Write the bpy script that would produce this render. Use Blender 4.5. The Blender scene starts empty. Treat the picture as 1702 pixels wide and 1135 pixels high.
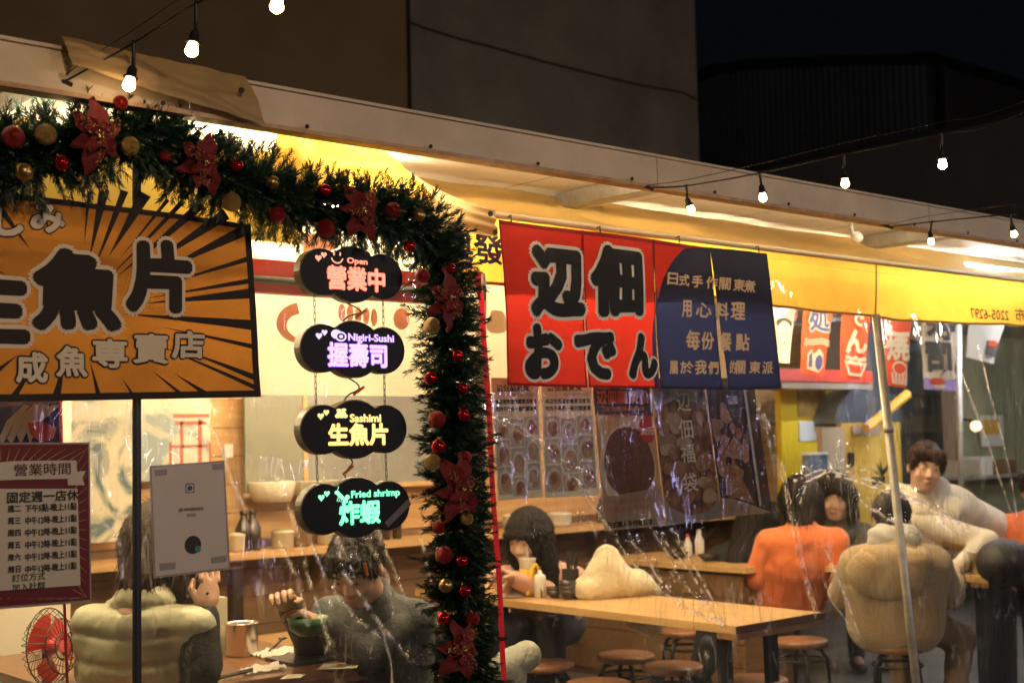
import bpy, bmesh, math, random
import numpy as np
from mathutils import Vector, Matrix, noise as mnoise
random.seed(7); np.random.seed(7)
SC = bpy.context.scene; COL = SC.collection
# ------------------------------------------------------------------ camera
W0, H0, FPX = 1702.0, 1135.0, 2230.0
CAMH, YAW, PITCH, ROLL = 1.50, math.radians(41.2), math.radians(4.18), math.radians(1.2)
_f = Vector((math.sin(YAW)*0+math.cos(math.radians(48.8)), math.sin(math.radians(48.8)), 0))
FW = Vector((_f.x*math.cos(PITCH), _f.y*math.cos(PITCH), math.sin(PITCH)))
_r = Vector((math.sin(math.radians(48.8)), -math.cos(math.radians(48.8)), 0))
_u = _r.cross(FW)
RT = _r*math.cos(ROLL) + _u*math.sin(ROLL)*-1
RT = (_r*math.cos(ROLL) - _u*math.sin(ROLL)); UP = (_u*math.cos(ROLL) + _r*math.sin(ROLL))
CAM = Vector((0, 0, CAMH))
cd = bpy.data.cameras.new('camera'); cam = bpy.data.objects.new('camera', cd); COL.objects.link(cam)
cd.sensor_width = 36; cd.lens = FPX/W0*36; cd.clip_start = .05; cd.clip_end = 400
cd.dof.use_dof = True; cd.dof.focus_distance = 3.9; cd.dof.aperture_fstop = 3.5
m3 = Matrix((RT, UP, -FW)).transposed(); cam.matrix_world = Matrix.Translation(CAM) @ m3.to_4x4()
SC.camera = cam

def ray(px, py):
    return (FW + RT*((px-W0/2)/FPX) + UP*((H0/2-py)/FPX))
def PV(px, py, v):            # point seen at a picture place on the plane y = v (parallel to the shop front)
    d = ray(px, py); return CAM + d*(v/d.y)
def PZ(px, py, z):
    d = ray(px, py); return CAM + d*((z-CAMH)/d.z)
def PX(px, py, x):
    d = ray(px, py); return CAM + d*(x/d.x)
def PD(px, py, dep):          # at a depth along the view axis
    d = ray(px, py); return CAM + d*dep
# ------------------------------------------------------------------ world, exposure
wd = bpy.data.worlds.new('World'); SC.world = wd; wd.use_nodes = True
wd.node_tree.nodes['Background'].inputs[0].default_value = (.35, .42, .6, 1)
wd.node_tree.nodes['Background'].inputs[1].default_value = .0055
SC.view_settings.view_transform = 'Standard'; SC.view_settings.look = 'None'
SC.view_settings.exposure = 0; SC.view_settings.gamma = 1
SC.render.engine = 'CYCLES'
cy = SC.cycles; cy.use_denoising = True; cy.max_bounces = 9; cy.diffuse_bounces = 4; cy.glossy_bounces = 4
cy.transmission_bounces = 6; cy.transparent_max_bounces = 16; cy.sample_clamp_indirect = 6; cy.caustics_reflective = False
cy.caustics_refractive = False; cy.blur_glossy = .3

# ------------------------------------------------------------------ lights added out of view
def light(name, kind, loc, power, col, size=.05, rot=None, size_y=None):
    l = bpy.data.lights.new(name, kind); l.energy = power; l.color = col
    if kind == 'AREA':
        l.size = size
        if size_y: l.shape = 'RECTANGLE'; l.size_y = size_y
    else: l.shadow_soft_size = size
    o = bpy.data.objects.new(name, l); COL.objects.link(o); o.location = loc
    if rot: o.rotation_euler = rot
    return o
# ------------------------------------------------------------------ materials
MATS = {}
def nt(m): return m.node_tree.nodes, m.node_tree.links
def M(name, col, rough=.6, metal=0, var=0, vs=6, bump=0, bs=60, emit=None, es=0, trans=0, stretch=None, col2=None, spec=.5, coat=0, sheen=0):
    if name in MATS: return MATS[name]
    m = bpy.data.materials.new(name); m.use_nodes = True; N, L = nt(m)
    b = N['Principled BSDF']; out = N['Material Output']
    c = (*col, 1)
    b.inputs['Base Color'].default_value = c; b.inputs['Roughness'].default_value = rough
    b.inputs['Metallic'].default_value = metal; b.inputs['Specular IOR Level'].default_value = spec
    if coat: b.inputs['Coat Weight'].default_value = coat; b.inputs['Coat Roughness'].default_value = .1
    if sheen: b.inputs['Sheen Weight'].default_value = sheen
    if emit: b.inputs['Emission Color'].default_value = (*emit, 1); b.inputs['Emission Strength'].default_value = es
    src = None
    if var or bump:
        tc = N.new('ShaderNodeTexCoord'); mp = N.new('ShaderNodeMapping'); L.new(tc.outputs['Object'], mp.inputs[0])
        if stretch: mp.inputs['Scale'].default_value = stretch
    if var:
        n = N.new('ShaderNodeTexNoise'); n.inputs['Scale'].default_value = vs; n.inputs['Detail'].default_value = 5
        n.inputs['Roughness'].default_value = .65
        L.new(mp.outputs[0], n.inputs['Vector'])
        r = N.new('ShaderNodeValToRGB'); r.color_ramp.elements[0].position = .32; r.color_ramp.elements[1].position = .72
        lo = col2 if col2 else tuple(x*(1-var) for x in col)
        hi = col if col2 else tuple(min(1, x*(1+var*.6)) for x in col)
        r.color_ramp.elements[0].color = (*lo, 1); r.color_ramp.elements[1].color = (*hi, 1)
        L.new(n.outputs['Fac'], r.inputs[0]); L.new(r.outputs[0], b.inputs['Base Color']); src = r.outputs[0]
    if bump:
        n2 = N.new('ShaderNodeTexNoise'); n2.inputs['Scale'].default_value = bs; n2.inputs['Detail'].default_value = 4
        L.new(mp.outputs[0], n2.inputs['Vector'])
        bp = N.new('ShaderNodeBump'); bp.inputs['Strength'].default_value = bump; bp.inputs['Distance'].default_value = .01
        L.new(n2.outputs['Fac'], bp.inputs['Height']); L.new(bp.outputs[0], b.inputs['Normal'])
    if trans:
        t = N.new('ShaderNodeBsdfTranslucent'); t.inputs[0].default_value = c
        if src: L.new(src, t.inputs[0])
        mx = N.new('ShaderNodeMixShader'); mx.inputs[0].default_value = trans
        L.new(b.outputs[0], mx.inputs[1]); L.new(t.outputs[0], mx.inputs[2]); L.new(mx.outputs[0], out.inputs[0])
    MATS[name] = m; return m
def wood(name, a, bcol, rough=.5, axis=0, sc=3.0):
    if name in MATS: return MATS[name]
    m = bpy.data.materials.new(name); m.use_nodes = True; N, L = nt(m); b = N['Principled BSDF']
    tc = N.new('ShaderNodeTexCoord'); mp = N.new('ShaderNodeMapping'); L.new(tc.outputs['Object'], mp.inputs[0])
    s = [14, 14, 14]; s[axis] = 1.1; mp.inputs['Scale'].default_value = s
    n = N.new('ShaderNodeTexNoise'); n.inputs['Scale'].default_value = sc; n.inputs['Detail'].default_value = 6; n.inputs['Distortion'].default_value = .6
    L.new(mp.outputs[0], n.inputs['Vector'])
    w = N.new('ShaderNodeTexVoronoi'); w.inputs['Scale'].default_value = 5.0
    L.new(tc.outputs['Object'], w.inputs['Vector'])
    kr = N.new('ShaderNodeValToRGB'); kr.color_ramp.elements[0].position = .05; kr.color_ramp.elements[0].color = (.35, .3, .25, 1)
    kr.color_ramp.elements[1].position = .11; kr.color_ramp.elements[1].color = (1, 1, 1, 1); L.new(w.outputs['Distance'], kr.inputs[0])
    r = N.new('ShaderNodeValToRGB'); r.color_ramp.elements[0].position = .3; r.color_ramp.elements[1].position = .7
    r.color_ramp.elements[0].color = (*bcol, 1); r.color_ramp.elements[1].color = (*a, 1)
    L.new(n.outputs['Fac'], r.inputs[0])
    mx = N.new('ShaderNodeMixRGB'); mx.blend_type = 'MULTIPLY'; mx.inputs[0].default_value = .7
    L.new(r.outputs[0], mx.inputs[1]); L.new(kr.outputs[0], mx.inputs[2]); L.new(mx.outputs[0], b.inputs['Base Color'])
    b.inputs['Roughness'].default_value = rough
    bp = N.new('ShaderNodeBump'); bp.inputs['Strength'].default_value = .15; bp.inputs['Distance'].default_value = .005
    L.new(n.outputs['Fac'], bp.inputs['Height']); L.new(bp.outputs[0], b.inputs['Normal'])
    MATS[name] = m; return m
# ------------------------------------------------------------------ mesh building
def rootloc(p):
    v = Vector((0, 0, 0))
    while p is not None: v += p.location; p = p.parent
    return v
class MB:
    def __init__(s): s.v = []; s.f = []
    def add(s, vs, fs):
        k = len(s.v); s.v += [tuple(x) for x in vs]; s.f += [tuple(i+k for i in f) for f in fs]; return s
    def box(s, a, b):
        x0, y0, z0 = [min(a[i], b[i]) for i in range(3)]; x1, y1, z1 = [max(a[i], b[i]) for i in range(3)]
        return s.add([(x0,y0,z0),(x1,y0,z0),(x1,y1,z0),(x0,y1,z0),(x0,y0,z1),(x1,y0,z1),(x1,y1,z1),(x0,y1,z1)],
                     [(0,3,2,1),(4,5,6,7),(0,1,5,4),(1,2,6,5),(2,3,7,6),(3,0,4,7)])
    def hexa(s, p): # 8 points, bottom ring then top ring
        return s.add(p, [(0,3,2,1),(4,5,6,7),(0,1,5,4),(1,2,6,5),(2,3,7,6),(3,0,4,7)])
    def tube(s, pts, r, n=8, caps=True):
        pts = [Vector(p) for p in pts]; k = len(pts); rs = r if isinstance(r, (list, tuple)) else [r]*k
        ring = []; prev = None
        for i, p in enumerate(pts):
            t = (pts[min(i+1, k-1)]-pts[max(i-1, 0)])
            if t.length < 1e-9: t = Vector((0, 0, 1))
            t.normalize()
            if prev is None:
                a = Vector((0, 0, 1)) if abs(t.z) < .9 else Vector((1, 0, 0)); a = (a-t*a.dot(t)).normalized()
            else:
                a = prev-t*prev.dot(t)
                a = a.normalized() if a.length > 1e-6 else prev
            prev = a; b = t.cross(a)
            ring.append([p+(a*math.cos(2*math.pi*j/n)+b*math.sin(2*math.pi*j/n))*rs[i] for j in range(n)])
        vs = [q for rr in ring for q in rr]; fs = []
        for i in range(k-1):
            for j in range(n): fs.append((i*n+j, i*n+(j+1) % n, (i+1)*n+(j+1) % n, (i+1)*n+j))
        if caps: fs.append(tuple(range(n-1, -1, -1))); fs.append(tuple((k-1)*n+j for j in range(n)))
        return s.add(vs, fs)
    def lathe(s, prof, c=(0, 0, 0), n=20, axis=2):
        vs = []; fs = []; k = len(prof)
        for (r, z) in prof:
            for j in range(n):
                a = 2*math.pi*j/n; q = (r*math.cos(a), r*math.sin(a), z)
                if axis == 1: q = (q[0], q[2], q[1])
                vs.append((q[0]+c[0], q[1]+c[1], q[2]+c[2]))
        for i in range(k-1):
            for j in range(n): fs.append((i*n+j, i*n+(j+1) % n, (i+1)*n+(j+1) % n, (i+1)*n+j))
        fs.append(tuple(range(n-1, -1, -1))); fs.append(tuple((k-1)*n+j for j in range(n)))
        return s.add(vs, fs)
    def sphere(s, c, r, n=14, m=9):
        rr = r if isinstance(r, (tuple, list)) else (r, r, r)
        vs = []; fs = []
        for i in range(m+1):
            ph = math.pi*i/m
            for j in range(n):
                a = 2*math.pi*j/n; vs.append((c[0]+rr[0]*math.sin(ph)*math.cos(a), c[1]+rr[1]*math.sin(ph)*math.sin(a), c[2]-rr[2]*math.cos(ph)))
        for i in range(m):
            for j in range(n): fs.append((i*n+j, i*n+(j+1) % n, (i+1)*n+(j+1) % n, (i+1)*n+j))
        return s.add(vs, fs)
    def grid(s, F, nu, nv, thick=None):
        vs = [F(i/nu, j/nv) for j in range(nv+1) for i in range(nu+1)]; fs = []
        for j in range(nv):
            for i in range(nu): a = j*(nu+1)+i; fs.append((a, a+1, a+nu+2, a+nu+1))
        return s.add(vs, fs)
    def slab(s, poly, d):   # flat polygon given thickness vector d
        n = len(poly); d = Vector(d); p = [Vector(q) for q in poly]
        return s.add(p+[q+d for q in p], [tuple(range(n)), tuple(range(2*n-1, n-1, -1))]+[(i, i+n, (i+1) % n+n, (i+1) % n) for i in range(n)])
    def build(s, name, mat, parent=None, smooth=False, **tags):
        me = bpy.data.meshes.new(name); off = rootloc(parent)
        me.from_pydata([(x-off.x, y-off.y, z-off.z) for x, y, z in s.v], [], s.f); me.validate()
        return link(name, me, mat, parent, smooth, **tags)
def link(name, me, mat, parent=None, smooth=False, bevel=0, solid=0, **tags):
    if mat is not None: me.materials.append(mat)
    if smooth: me.shade_smooth()
    o = bpy.data.objects.new(name, me); COL.objects.link(o)
    if parent is not None: o.parent = parent
    if solid:
        md = o.modifiers.new('s', 'SOLIDIFY'); md.thickness = solid; md.offset = 0
    if bevel:
        md = o.modifiers.new('b', 'BEVEL'); md.width = bevel; md.segments = 2; md.limit_method = 'ANGLE'
    tag(o, **tags); return o
def tag(o, label=None, cat=None, group=None, kind=None):
    if label: o['label'] = label
    if cat: o['category'] = cat
    if group: o['group'] = group
    if kind: o['kind'] = kind
    return o
def thing(name, label, cat, loc=(0, 0, 0), rz=0, group=None):
    o = bpy.data.objects.new(name, None); COL.objects.link(o); o.location = loc; o.rotation_euler = (0, 0, rz); o.empty_display_size = .1
    return tag(o, label, cat, group)
def dup(o, parent=None):
    c = o.copy(); COL.objects.link(c); c.parent = parent
    for ch in o.children: dup(ch, c)
    return c
def fbm(x, y, z=0., o=3):
    return mnoise.fractal(Vector((x, y, z)), 1., 2., o)
# ------------------------------------------------------------------ lettering
_gc = {}
def glyphs(s, off=0., res=3, line=1.):
    key = (s, off, res, line)
    if key in _gc: return _gc[key]
    c = bpy.data.curves.new('txt', 'FONT'); c.body = s; c.size = 1; c.offset = off; c.resolution_u = res; c.space_line = line
    o = bpy.data.objects.new('txt', c); COL.objects.link(o)
    dg = bpy.context.evaluated_depsgraph_get(); me = bpy.data.meshes.new_from_object(o.evaluated_get(dg))
    V = np.array([v.co[:] for v in me.vertices]) if len(me.vertices) else np.zeros((0, 3)); F = [tuple(p.vertices) for p in me.polygons]
    COL.objects.unlink(o); bpy.data.objects.remove(o); bpy.data.curves.remove(c); bpy.data.meshes.remove(me)
    _gc[key] = (V, F); return _gc[key]
def lettering(name, text, place, mat, parent, size=1., x=0, y=0, bold=0., depth=0., n=8, sx=1., cut=0, mirror=False, warp=0, center=False, slant=0., **tags):
    """glyph outlines laid on a surface: place(a, b, h) gives the point at a, b on the surface, h above it"""
    V, F = glyphs(text); V = V.copy()
    if not len(V): return None
    if center: V[:, 0] -= (V[:, 0].min()+V[:, 0].max())/2
    if warp:
        for i in range(len(V)):
            V[i, 0] += warp*mnoise.noise(Vector((V[i, 0]*3, V[i, 1]*3, 1))); V[i, 1] += warp*mnoise.noise(Vector((V[i, 0]*3, V[i, 1]*3, 7)))
    V[:, 0] += slant*V[:, 1]
    V[:, 0] *= size*sx*(-1 if mirror else 1); V[:, 1] *= size
    bm = bmesh.new(); vs = [bm.verts.new(v) for v in V]
    for f in F:
        try: bm.faces.new([vs[i] for i in f])
        except ValueError: pass
    if cut:
        for _ in range(4):
            es = [e for e in bm.edges if e.calc_length() > cut]
            if not es: break
            bmesh.ops.subdivide_edges(bm, edges=es, cuts=1)
            bmesh.ops.triangulate(bm, faces=bm.faces[:])
    bm.verts.index_update(); base = [v.co.copy() for v in bm.verts]; fc = [[v.index for v in f.verts] for f in bm.faces]; bm.free()
    mb = MB(); shifts = [(0, 0)]
    if bold:
        for j in range(n): a = 2*math.pi*j/n+.2; shifts.append((bold*size*math.cos(a), bold*size*math.sin(a)))
    for k, (dx, dy) in enumerate(shifts):
        mb.add([place(v.x+dx+x, v.y+dy+y, depth+k*.00006) for v in base], fc)
    return mb.build(name, mat, parent, **tags)
def quad(p00, p10, p11, p01, nrm=None):
    """bilinear patch; a, b in 0..1"""
    p00, p10, p11, p01 = map(Vector, (p00, p10, p11, p01)); n = Vector(nrm) if nrm else Vector((0, -1, 0))
    def F(a, b, h=0): return (p00*(1-a)+p10*a)*(1-b)+(p01*(1-a)+p11*a)*b+n*h
    return F
# unseen lights added on the street side to light the facade and make glints
light('street_fill_light', 'POINT', (.6, -1.2, 3.5), 215, (1, .68, .40), .12)
light('street_side_fill', 'POINT', (9.0, -3.0, 2.4), 50, (.62, .60, 1), .10)
light('street_side_fill', 'POINT', (5.4, -3.2, 3.3), 70, (1, .80, .55), .15)
light('glint_strip_light', 'AREA', (7.2, -3.4, 3.1), 60, (1, .84, .62), 9.0, (math.radians(78), 0, 0), .035)
light('glint_strip_light', 'AREA', (8.4, -2.4, 2.2), 10, (.60, .56, 1), .03, (math.radians(90), 0, math.radians(35)), 3.0)
light('glint_strip_light', 'AREA', (4.4, -2.4, 2.2), 10, (.66, .62, 1), .03, (math.radians(90), 0, 0), 2.4)
light('street_side_fill', 'POINT', (12.5, -1.5, 3.0), 90, (1, .85, .65), .15)
VF = 3.25
def fit(name, text, px0, yt, px1, yb, v, place, mat, parent, bold=0., mirror=False, warp=0, cut=0, depth=0., n=8, slant=0., **tags):
    V, F = glyphs(text)
    if not len(V): return
    x0, x1, y0, y1 = V[:, 0].min(), V[:, 0].max(), V[:, 1].min(), V[:, 1].max()
    a = PV(px0, yb, v); b = PV(px0, yt, v); c = PV(px1, (yt+yb)/2, v)
    sz = (b.z-a.z)/(y1-y0); sx = (c.x-a.x)/(x1-x0)/sz
    ox = a.x-x0*sz*sx if not mirror else c.x+x0*sz*sx
    return lettering(name, text, place, mat, parent, size=sz, x=ox, y=a.z-y0*sz, bold=bold, depth=depth, sx=sx, n=n, cut=cut, mirror=mirror, warp=warp, slant=slant, **tags)
def flatplace(v):
    return lambda a, b, h=0: (a, v-h, b)

# ================================================================== GROUND AND FAR BUILDINGS
street = M('asphalt', (.026, .026, .027), .85, var=.5, vs=3, bump=.5, bs=90)
concrete_floor = M('concrete_floor', (.12, .115, .105), .55, var=.35, vs=2.5, bump=.2, bs=40)
mb = MB().add([(-60, -60, -.02), (120, -60, -.02), (120, 120, -.02), (-60, 120, -.02)], [(0, 1, 2, 3)]); mb.build('street', street, kind='structure')
MB().box((-3.5, 3.1, -.015), (16, 7.2, .0)).build('shop_floor', concrete_floor, kind='structure')

plaster = M('plaster_wall', (.29, .245, .185), .9, var=.32, vs=1.2, bump=.3, bs=14)
plaster_b = M('plaster_wall_tan', (.30, .20, .10), .9, var=.18, vs=1.0, bump=.3, bs=14)
plaster_d = M('plaster_wall_dark', (.12, .12, .125), .9, var=.2, vs=1.2)
seam_m = M('dark_seam', (.03, .026, .022), .9)
t = thing('plaster_building', 'tall plain plastered building rising behind the stall roof with one thin sagging crack line', 'building', (7.5, 10, 0))
MB().box((1.9, 10.02, 0), (7.53, 16, 15)).build('wall_section', plaster_b, t, label='browner left half of the wall')
MB().box((7.545, 10.0, 0), (11.67, 16, 15)).build('wall_section', plaster, t, label='greyer right half of the wall')
MB().box((-20, 9.9, 0), (1.88, 16, 15)).build('wall_section', plaster_d, t)
pts = [PV(x, y, 9.985) for x, y in [(683, 38), (705, 47), (760, 64), (830, 82), (900, 102), (980, 122), (1060, 141), (1135, 154), (1158, 166)]]
MB().tube(pts, .012, 5).build('loose_cable', seam_m, t)
MB().box((7.525, 9.99, 0), (7.55, 10.03, 15)).build('joint', seam_m, t)

corr = M('corrugated_blue_grey', (.30, .36, .44), .6, .3, var=.25, vs=.7)
t = thing('corrugated_shed', 'dark corrugated metal shed with a low gable in the night behind the roof', 'shed', (24, 24, 0))
xs = 24.0
P0 = PX(1150, 150, xs); 
def onx(px, py): q = PX(px, py, xs); return (q.y, q.z)
yL, yR = onx(1140, 300)[0], onx(1576, 200)[0]
top = [onx(1140, 150), onx(1215, 118), onx(1400, 112), onx(1570, 108)]
mb = MB()
ys = np.linspace(yL, yR, 45)
def topz(y):
    P = sorted(top); 
    return float(np.interp(y, [p[0] for p in P], [p[1] for p in P]))
for i in range(44):
    a, b = ys[i], ys[i+1]; d = (b-a); rib = a+d*.22
    for (u0, u1, xx) in ((a, rib, xs-.12), (rib, b, xs)):
        mb.add([(xx, u0, 0), (xx, u1, 0), (xx, u1, topz(u1)), (xx, u0, topz(u0))], [(0, 1, 2, 3)])
    mb.add([(xs-.12, rib, 0), (xs, rib, 0), (xs, rib, topz(rib)), (xs-.12, rib, topz(rib))], [(0, 1, 2, 3)])
mb.build('corrugated_wall', corr, t, kind='stuff')
lo, hi = min(yL, yR), max(yL, yR)
mb = MB(); n = 6; yy = np.linspace(lo, hi, n+1)
for i in range(n): mb.hexa([(xs-.4, yy[i], topz(yy[i])), (xs+9, yy[i], topz(yy[i])), (xs+9, yy[i+1], topz(yy[i+1])), (xs-.4, yy[i+1], topz(yy[i+1])),
                            (xs-.4, yy[i], topz(yy[i])+.18), (xs+9, yy[i], topz(yy[i])+.18), (xs+9, yy[i+1], topz(yy[i+1])+.18), (xs-.4, yy[i+1], topz(yy[i+1])+.18)])
mb.build('roof', M('dark_metal_roof', (.02, .022, .026), .6), t)
MB().box((xs+.05, lo, 0), (xs+9, hi, min(topz(lo), topz(hi))-.05)).build('body_wall', plaster_d, t)
MB().tube([(xs-.3, lo-.05, 3), (xs-.3, lo-.05, topz(lo)+.1)], .09, 8).build('downpipe', seam_m, t)

side = M('side_wall_grey', (.20, .20, .185), .9, var=.2, vs=.8)
t = thing('side_building', 'plain grey side wall under the dark shed running towards the street', 'wall', (17, 6, 0))
xw = 17.0
a = PX(1215, 287, xw); b = PX(1576, 219, xw); c = PX(1900, 135, xw)
MB().hexa([(xw, c.y, 0), (xw+.3, c.y, 0), (xw+.3, a.y+1.5, 0), (xw, a.y+1.5, 0), (xw, c.y, b.z), (xw+.3, c.y, b.z), (xw+.3, a.y+1.5, a.z+.05), (xw, a.y+1.5, a.z+.05)]).build('wall_panel', side, t)
MB().box((xw-.05, c.y-.1, b.z+.0), (xw+.35, a.y+1.5, b.z+.07)).build('coping', M('coping_dark', (.06, .06, .06), .8), t)

# ================================================================== STALL ROOF
fm = M('cream_painted_steel', (.60, .49, .36), .5, var=.22, vs=3, bump=.05, bs=30)
rust = M('rusty_gutter_lip', (.36, .20, .10), .6, var=.4, vs=18, col2=(.55, .38, .24))
soff = M('white_ceiling_sheet', (.80, .76, .66), .45, var=.06, vs=4)
roof = thing('stall_roof', 'long cream roof edge with white ceiling sheets sloping across the picture', 'roof', (0, 3.05, 2.34))
segs = [-3.0, 1.60, 3.34, 5.02, 8.2, 14]
for i in range(len(segs)-1):
    MB().box((segs[i]+.002, 3.05, 2.345), (segs[i+1]-.002, 3.075, 2.443)).build('fascia', fm, roof)
    MB().box((segs[i]+.002, 3.035, 2.333), (segs[i+1]-.002, 3.09, 2.3445)).build('gutter_lip', rust, roof)
MB().box((-3, 3.04, 2.4435), (14, 3.3, 2.452)).build('roof_flashing', fm, roof)
MB().box((-3, 3.3, 2.452), (14, 7.0, 2.50)).build('roof_sheet', M('roof_steel', (.2, .2, .2), .5), roof)
# ceiling sheets, each piece its own
me0 = None
w = .62
for j in range(int(17/w)):
    x = -3+j*w
    for k, (y0, y1) in enumerate(((3.092, 4.36), (4.363, 5.6), (5.603, 6.9))):
        if me0 is None or True:
            mb = MB(); z = 2.420
            # pressed sheet: three shallow ridges
            n = 6; vs = []; fs = []
            for i in range(n+1):
                xx = (w-.006)*i/n; zz = z+(.0025 if i % 2 else 0)
                vs += [(x+xx, y0, zz), (x+xx, y1, zz)]
            for i in range(n): fs.append((2*i, 2*i+1, 2*i+3, 2*i+2))
            mb.add(vs, fs).build('ceiling_panel', soff, roof)
MB().box((-3, 6.9, 2.34), (14, 7.0, 2.46)).build('rear_beam', fm, roof)
led = M('soffit_fill', (1, 1, 1), .4, emit=(1, .86, .62), es=120); ledc = M('soffit_fill_cool', (1, 1, 1), .4, emit=(.84, .93, 1), es=150)
MB().box((-3, 3.076, 2.3455), (5.35, 3.086, 2.3525)).build('led_strip', led, roof); MB().box((5.4, 3.076, 2.3455), (11, 3.086, 2.3525)).build('led_strip', ledc, roof)  # unseen glowing strips added behind the lip to brighten the soffit
galv = M('galvanised_steel', (.50, .49, .45), .45, .6, var=.3, vs=14)
for i, x in enumerate((1.26, 3.42, 5.38)):   # beams across the soffit
    MB().box((x, 3.095, 2.362), (x+.09, 6.8, 2.418)).build('cross_beam', galv, roof)
# small hardware: screws along the lip
mb = MB()
for x in np.arange(1.1, 6.4, .42): mb.lathe([(.006, 0), (.006, .004), (.002, .006)], (x, 3.033, 2.352), 8, axis=1)
mb.build('screw_heads', seam_m, roof, kind='stuff')
# ================================================================== CANVAS
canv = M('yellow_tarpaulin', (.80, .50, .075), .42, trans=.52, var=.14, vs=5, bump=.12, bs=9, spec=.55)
canv2 = M('front_lit_tarpaulin', (.40, .25, .075), .42, trans=.07, var=.14, vs=5, bump=.12, bs=9, spec=.5)  # same yellow tarpaulin, its colour darkened for the front-lit look
canv_f = M('tan_tarpaulin', (.34, .23, .10), .55, var=.08, vs=3, bump=.05, bs=8, trans=.1)
aw = thing('tarpaulin_awning', 'yellow tarpaulin skirt sagging below the roof edge, glowing where lamps stand behind it', 'awning', (2.7, 3.25, 2.0))
def canvas(a, b):
    x = 2.62+(8.6-2.62)*a
    y = 3.665+(3.262-3.665)*b; z = 2.412+(2.222-2.412)*b
    s = math.sin(math.pi*b)
    z -= .03*s*(1+.5*math.sin(x*2.3)); y += .01*s*math.sin(x*7)
    d = fbm(x*.9+3, b*2.2)*.03-abs(fbm(x*1.7-b*1.9, b*.9, 4))*.055+.012*abs(math.sin(x*3.1+b*2.4))
    return (x, y+d*.6, z+d*s)
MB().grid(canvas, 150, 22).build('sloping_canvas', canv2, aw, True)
def vdisp(x, z): return .010*math.sin(x*5.2+z*2)+.012*fbm(x*2.2, z*1.5)
def valance(a, b):
    x = 2.60+(8.6-2.60)*a; zb = 1.995+.012*math.sin(x*2.1)+.008*fbm(x*3, 0)
    z = 2.216*(1-b)+zb*b
    return (x, 3.262+.025*b*math.sin(x*1.6)+b*vdisp(x, z), z)
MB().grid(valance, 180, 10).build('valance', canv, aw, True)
hem = M('tan_hem_tape', (.30, .16, .05), .7)
mb = MB(); pts = [valance(i/120, 1) for i in range(121)]
for i in range(120):
    p, q = pts[i], pts[i+1]; mb.add([(p[0], p[1]-.004, p[2]), (q[0], q[1]-.004, q[2]), (q[0], q[1]-.004, q[2]+.010), (p[0], p[1]-.004, p[2]+.010)], [(0, 1, 2, 3)])
mb.build('hem', hem, aw)
for xx in (4.93,): MB().grid(lambda a, b: (xx-.006+.012*a, valance((xx-2.6)/6, b)[1]-.004, valance((xx-2.6)/6, b)[2]), 1, 8).build('seam', hem, aw)
MB().tube([(2.66, 3.25, 2.222), (8.6, 3.25, 2.222)], .012, 10).build('rail', M('cream_rail', (.36, .27, .16), .5), aw, True)
def vplace(a, b, h=0):
    t_ = (2.216-b)/(2.216-1.995); return (a, 3.262+.025*t_*math.sin(a*1.6)+t_*vdisp(a, b)-h-.003, b)
ink = M('print_dark', (.05, .04, .03), .7); inkb = M('print_navy', (.03, .045, .12), .7)
fit('lettering', '2205-6297', 1617, 512, 1673, 528, 3.26, vplace, ink, aw, mirror=True, bold=.02, cut=.05)
fit('lettering', '帆布', 1684, 512, 1716, 534, 3.26, vplace, ink, aw, mirror=True, bold=.02, cut=.05)
fit('lettering', '興發', 730, 383, 832, 432, 3.26, vplace, inkb, aw, bold=.035, cut=.05)
fit('lettering', '02-2205-6197', 850, 385, 1130, 432, 3.26, vplace, inkb, aw, bold=.03, cut=.05, mirror=True)
# patch of tarpaulin folded over the roof edge at left
flap = thing('tarpaulin_flap', 'tan tarpaulin sheet pulled over the roof edge above the garland', 'tarpaulin', (1.3, 3.02, 2.4))
tl, tr = PV(100, 60, 3.03), PV(408, 128, 3.03); bl, brr = PV(118, 108, 3.0), PV(437, 210, 3.02)
q = quad(tl, tr, brr, bl)
def flapf(a, b):
    p = q(a, b); f = math.sin(math.pi*b)*(.010+.008*fbm(a*2, b*1.5))
    f += .006*math.exp(-((b-.15-.9*a)/.12)**2)+.004*math.exp(-((b-1.0+.5*a)/.10)**2)+.01*b*a
    p = p+Vector((0, -f, .004*fbm(a*6, 5)))
    return p
MB().grid(flapf, 60, 26).build('sheet', canv_f, flap, True, )
for px_, py_ in ((114, 103), (402, 150)):
    c = PV(px_, py_, 2.985); MB().lathe([(.008, 0), (.008, .004), (.004, .007)], c, 10, axis=1).build('grommet', seam_m, flap)
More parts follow.
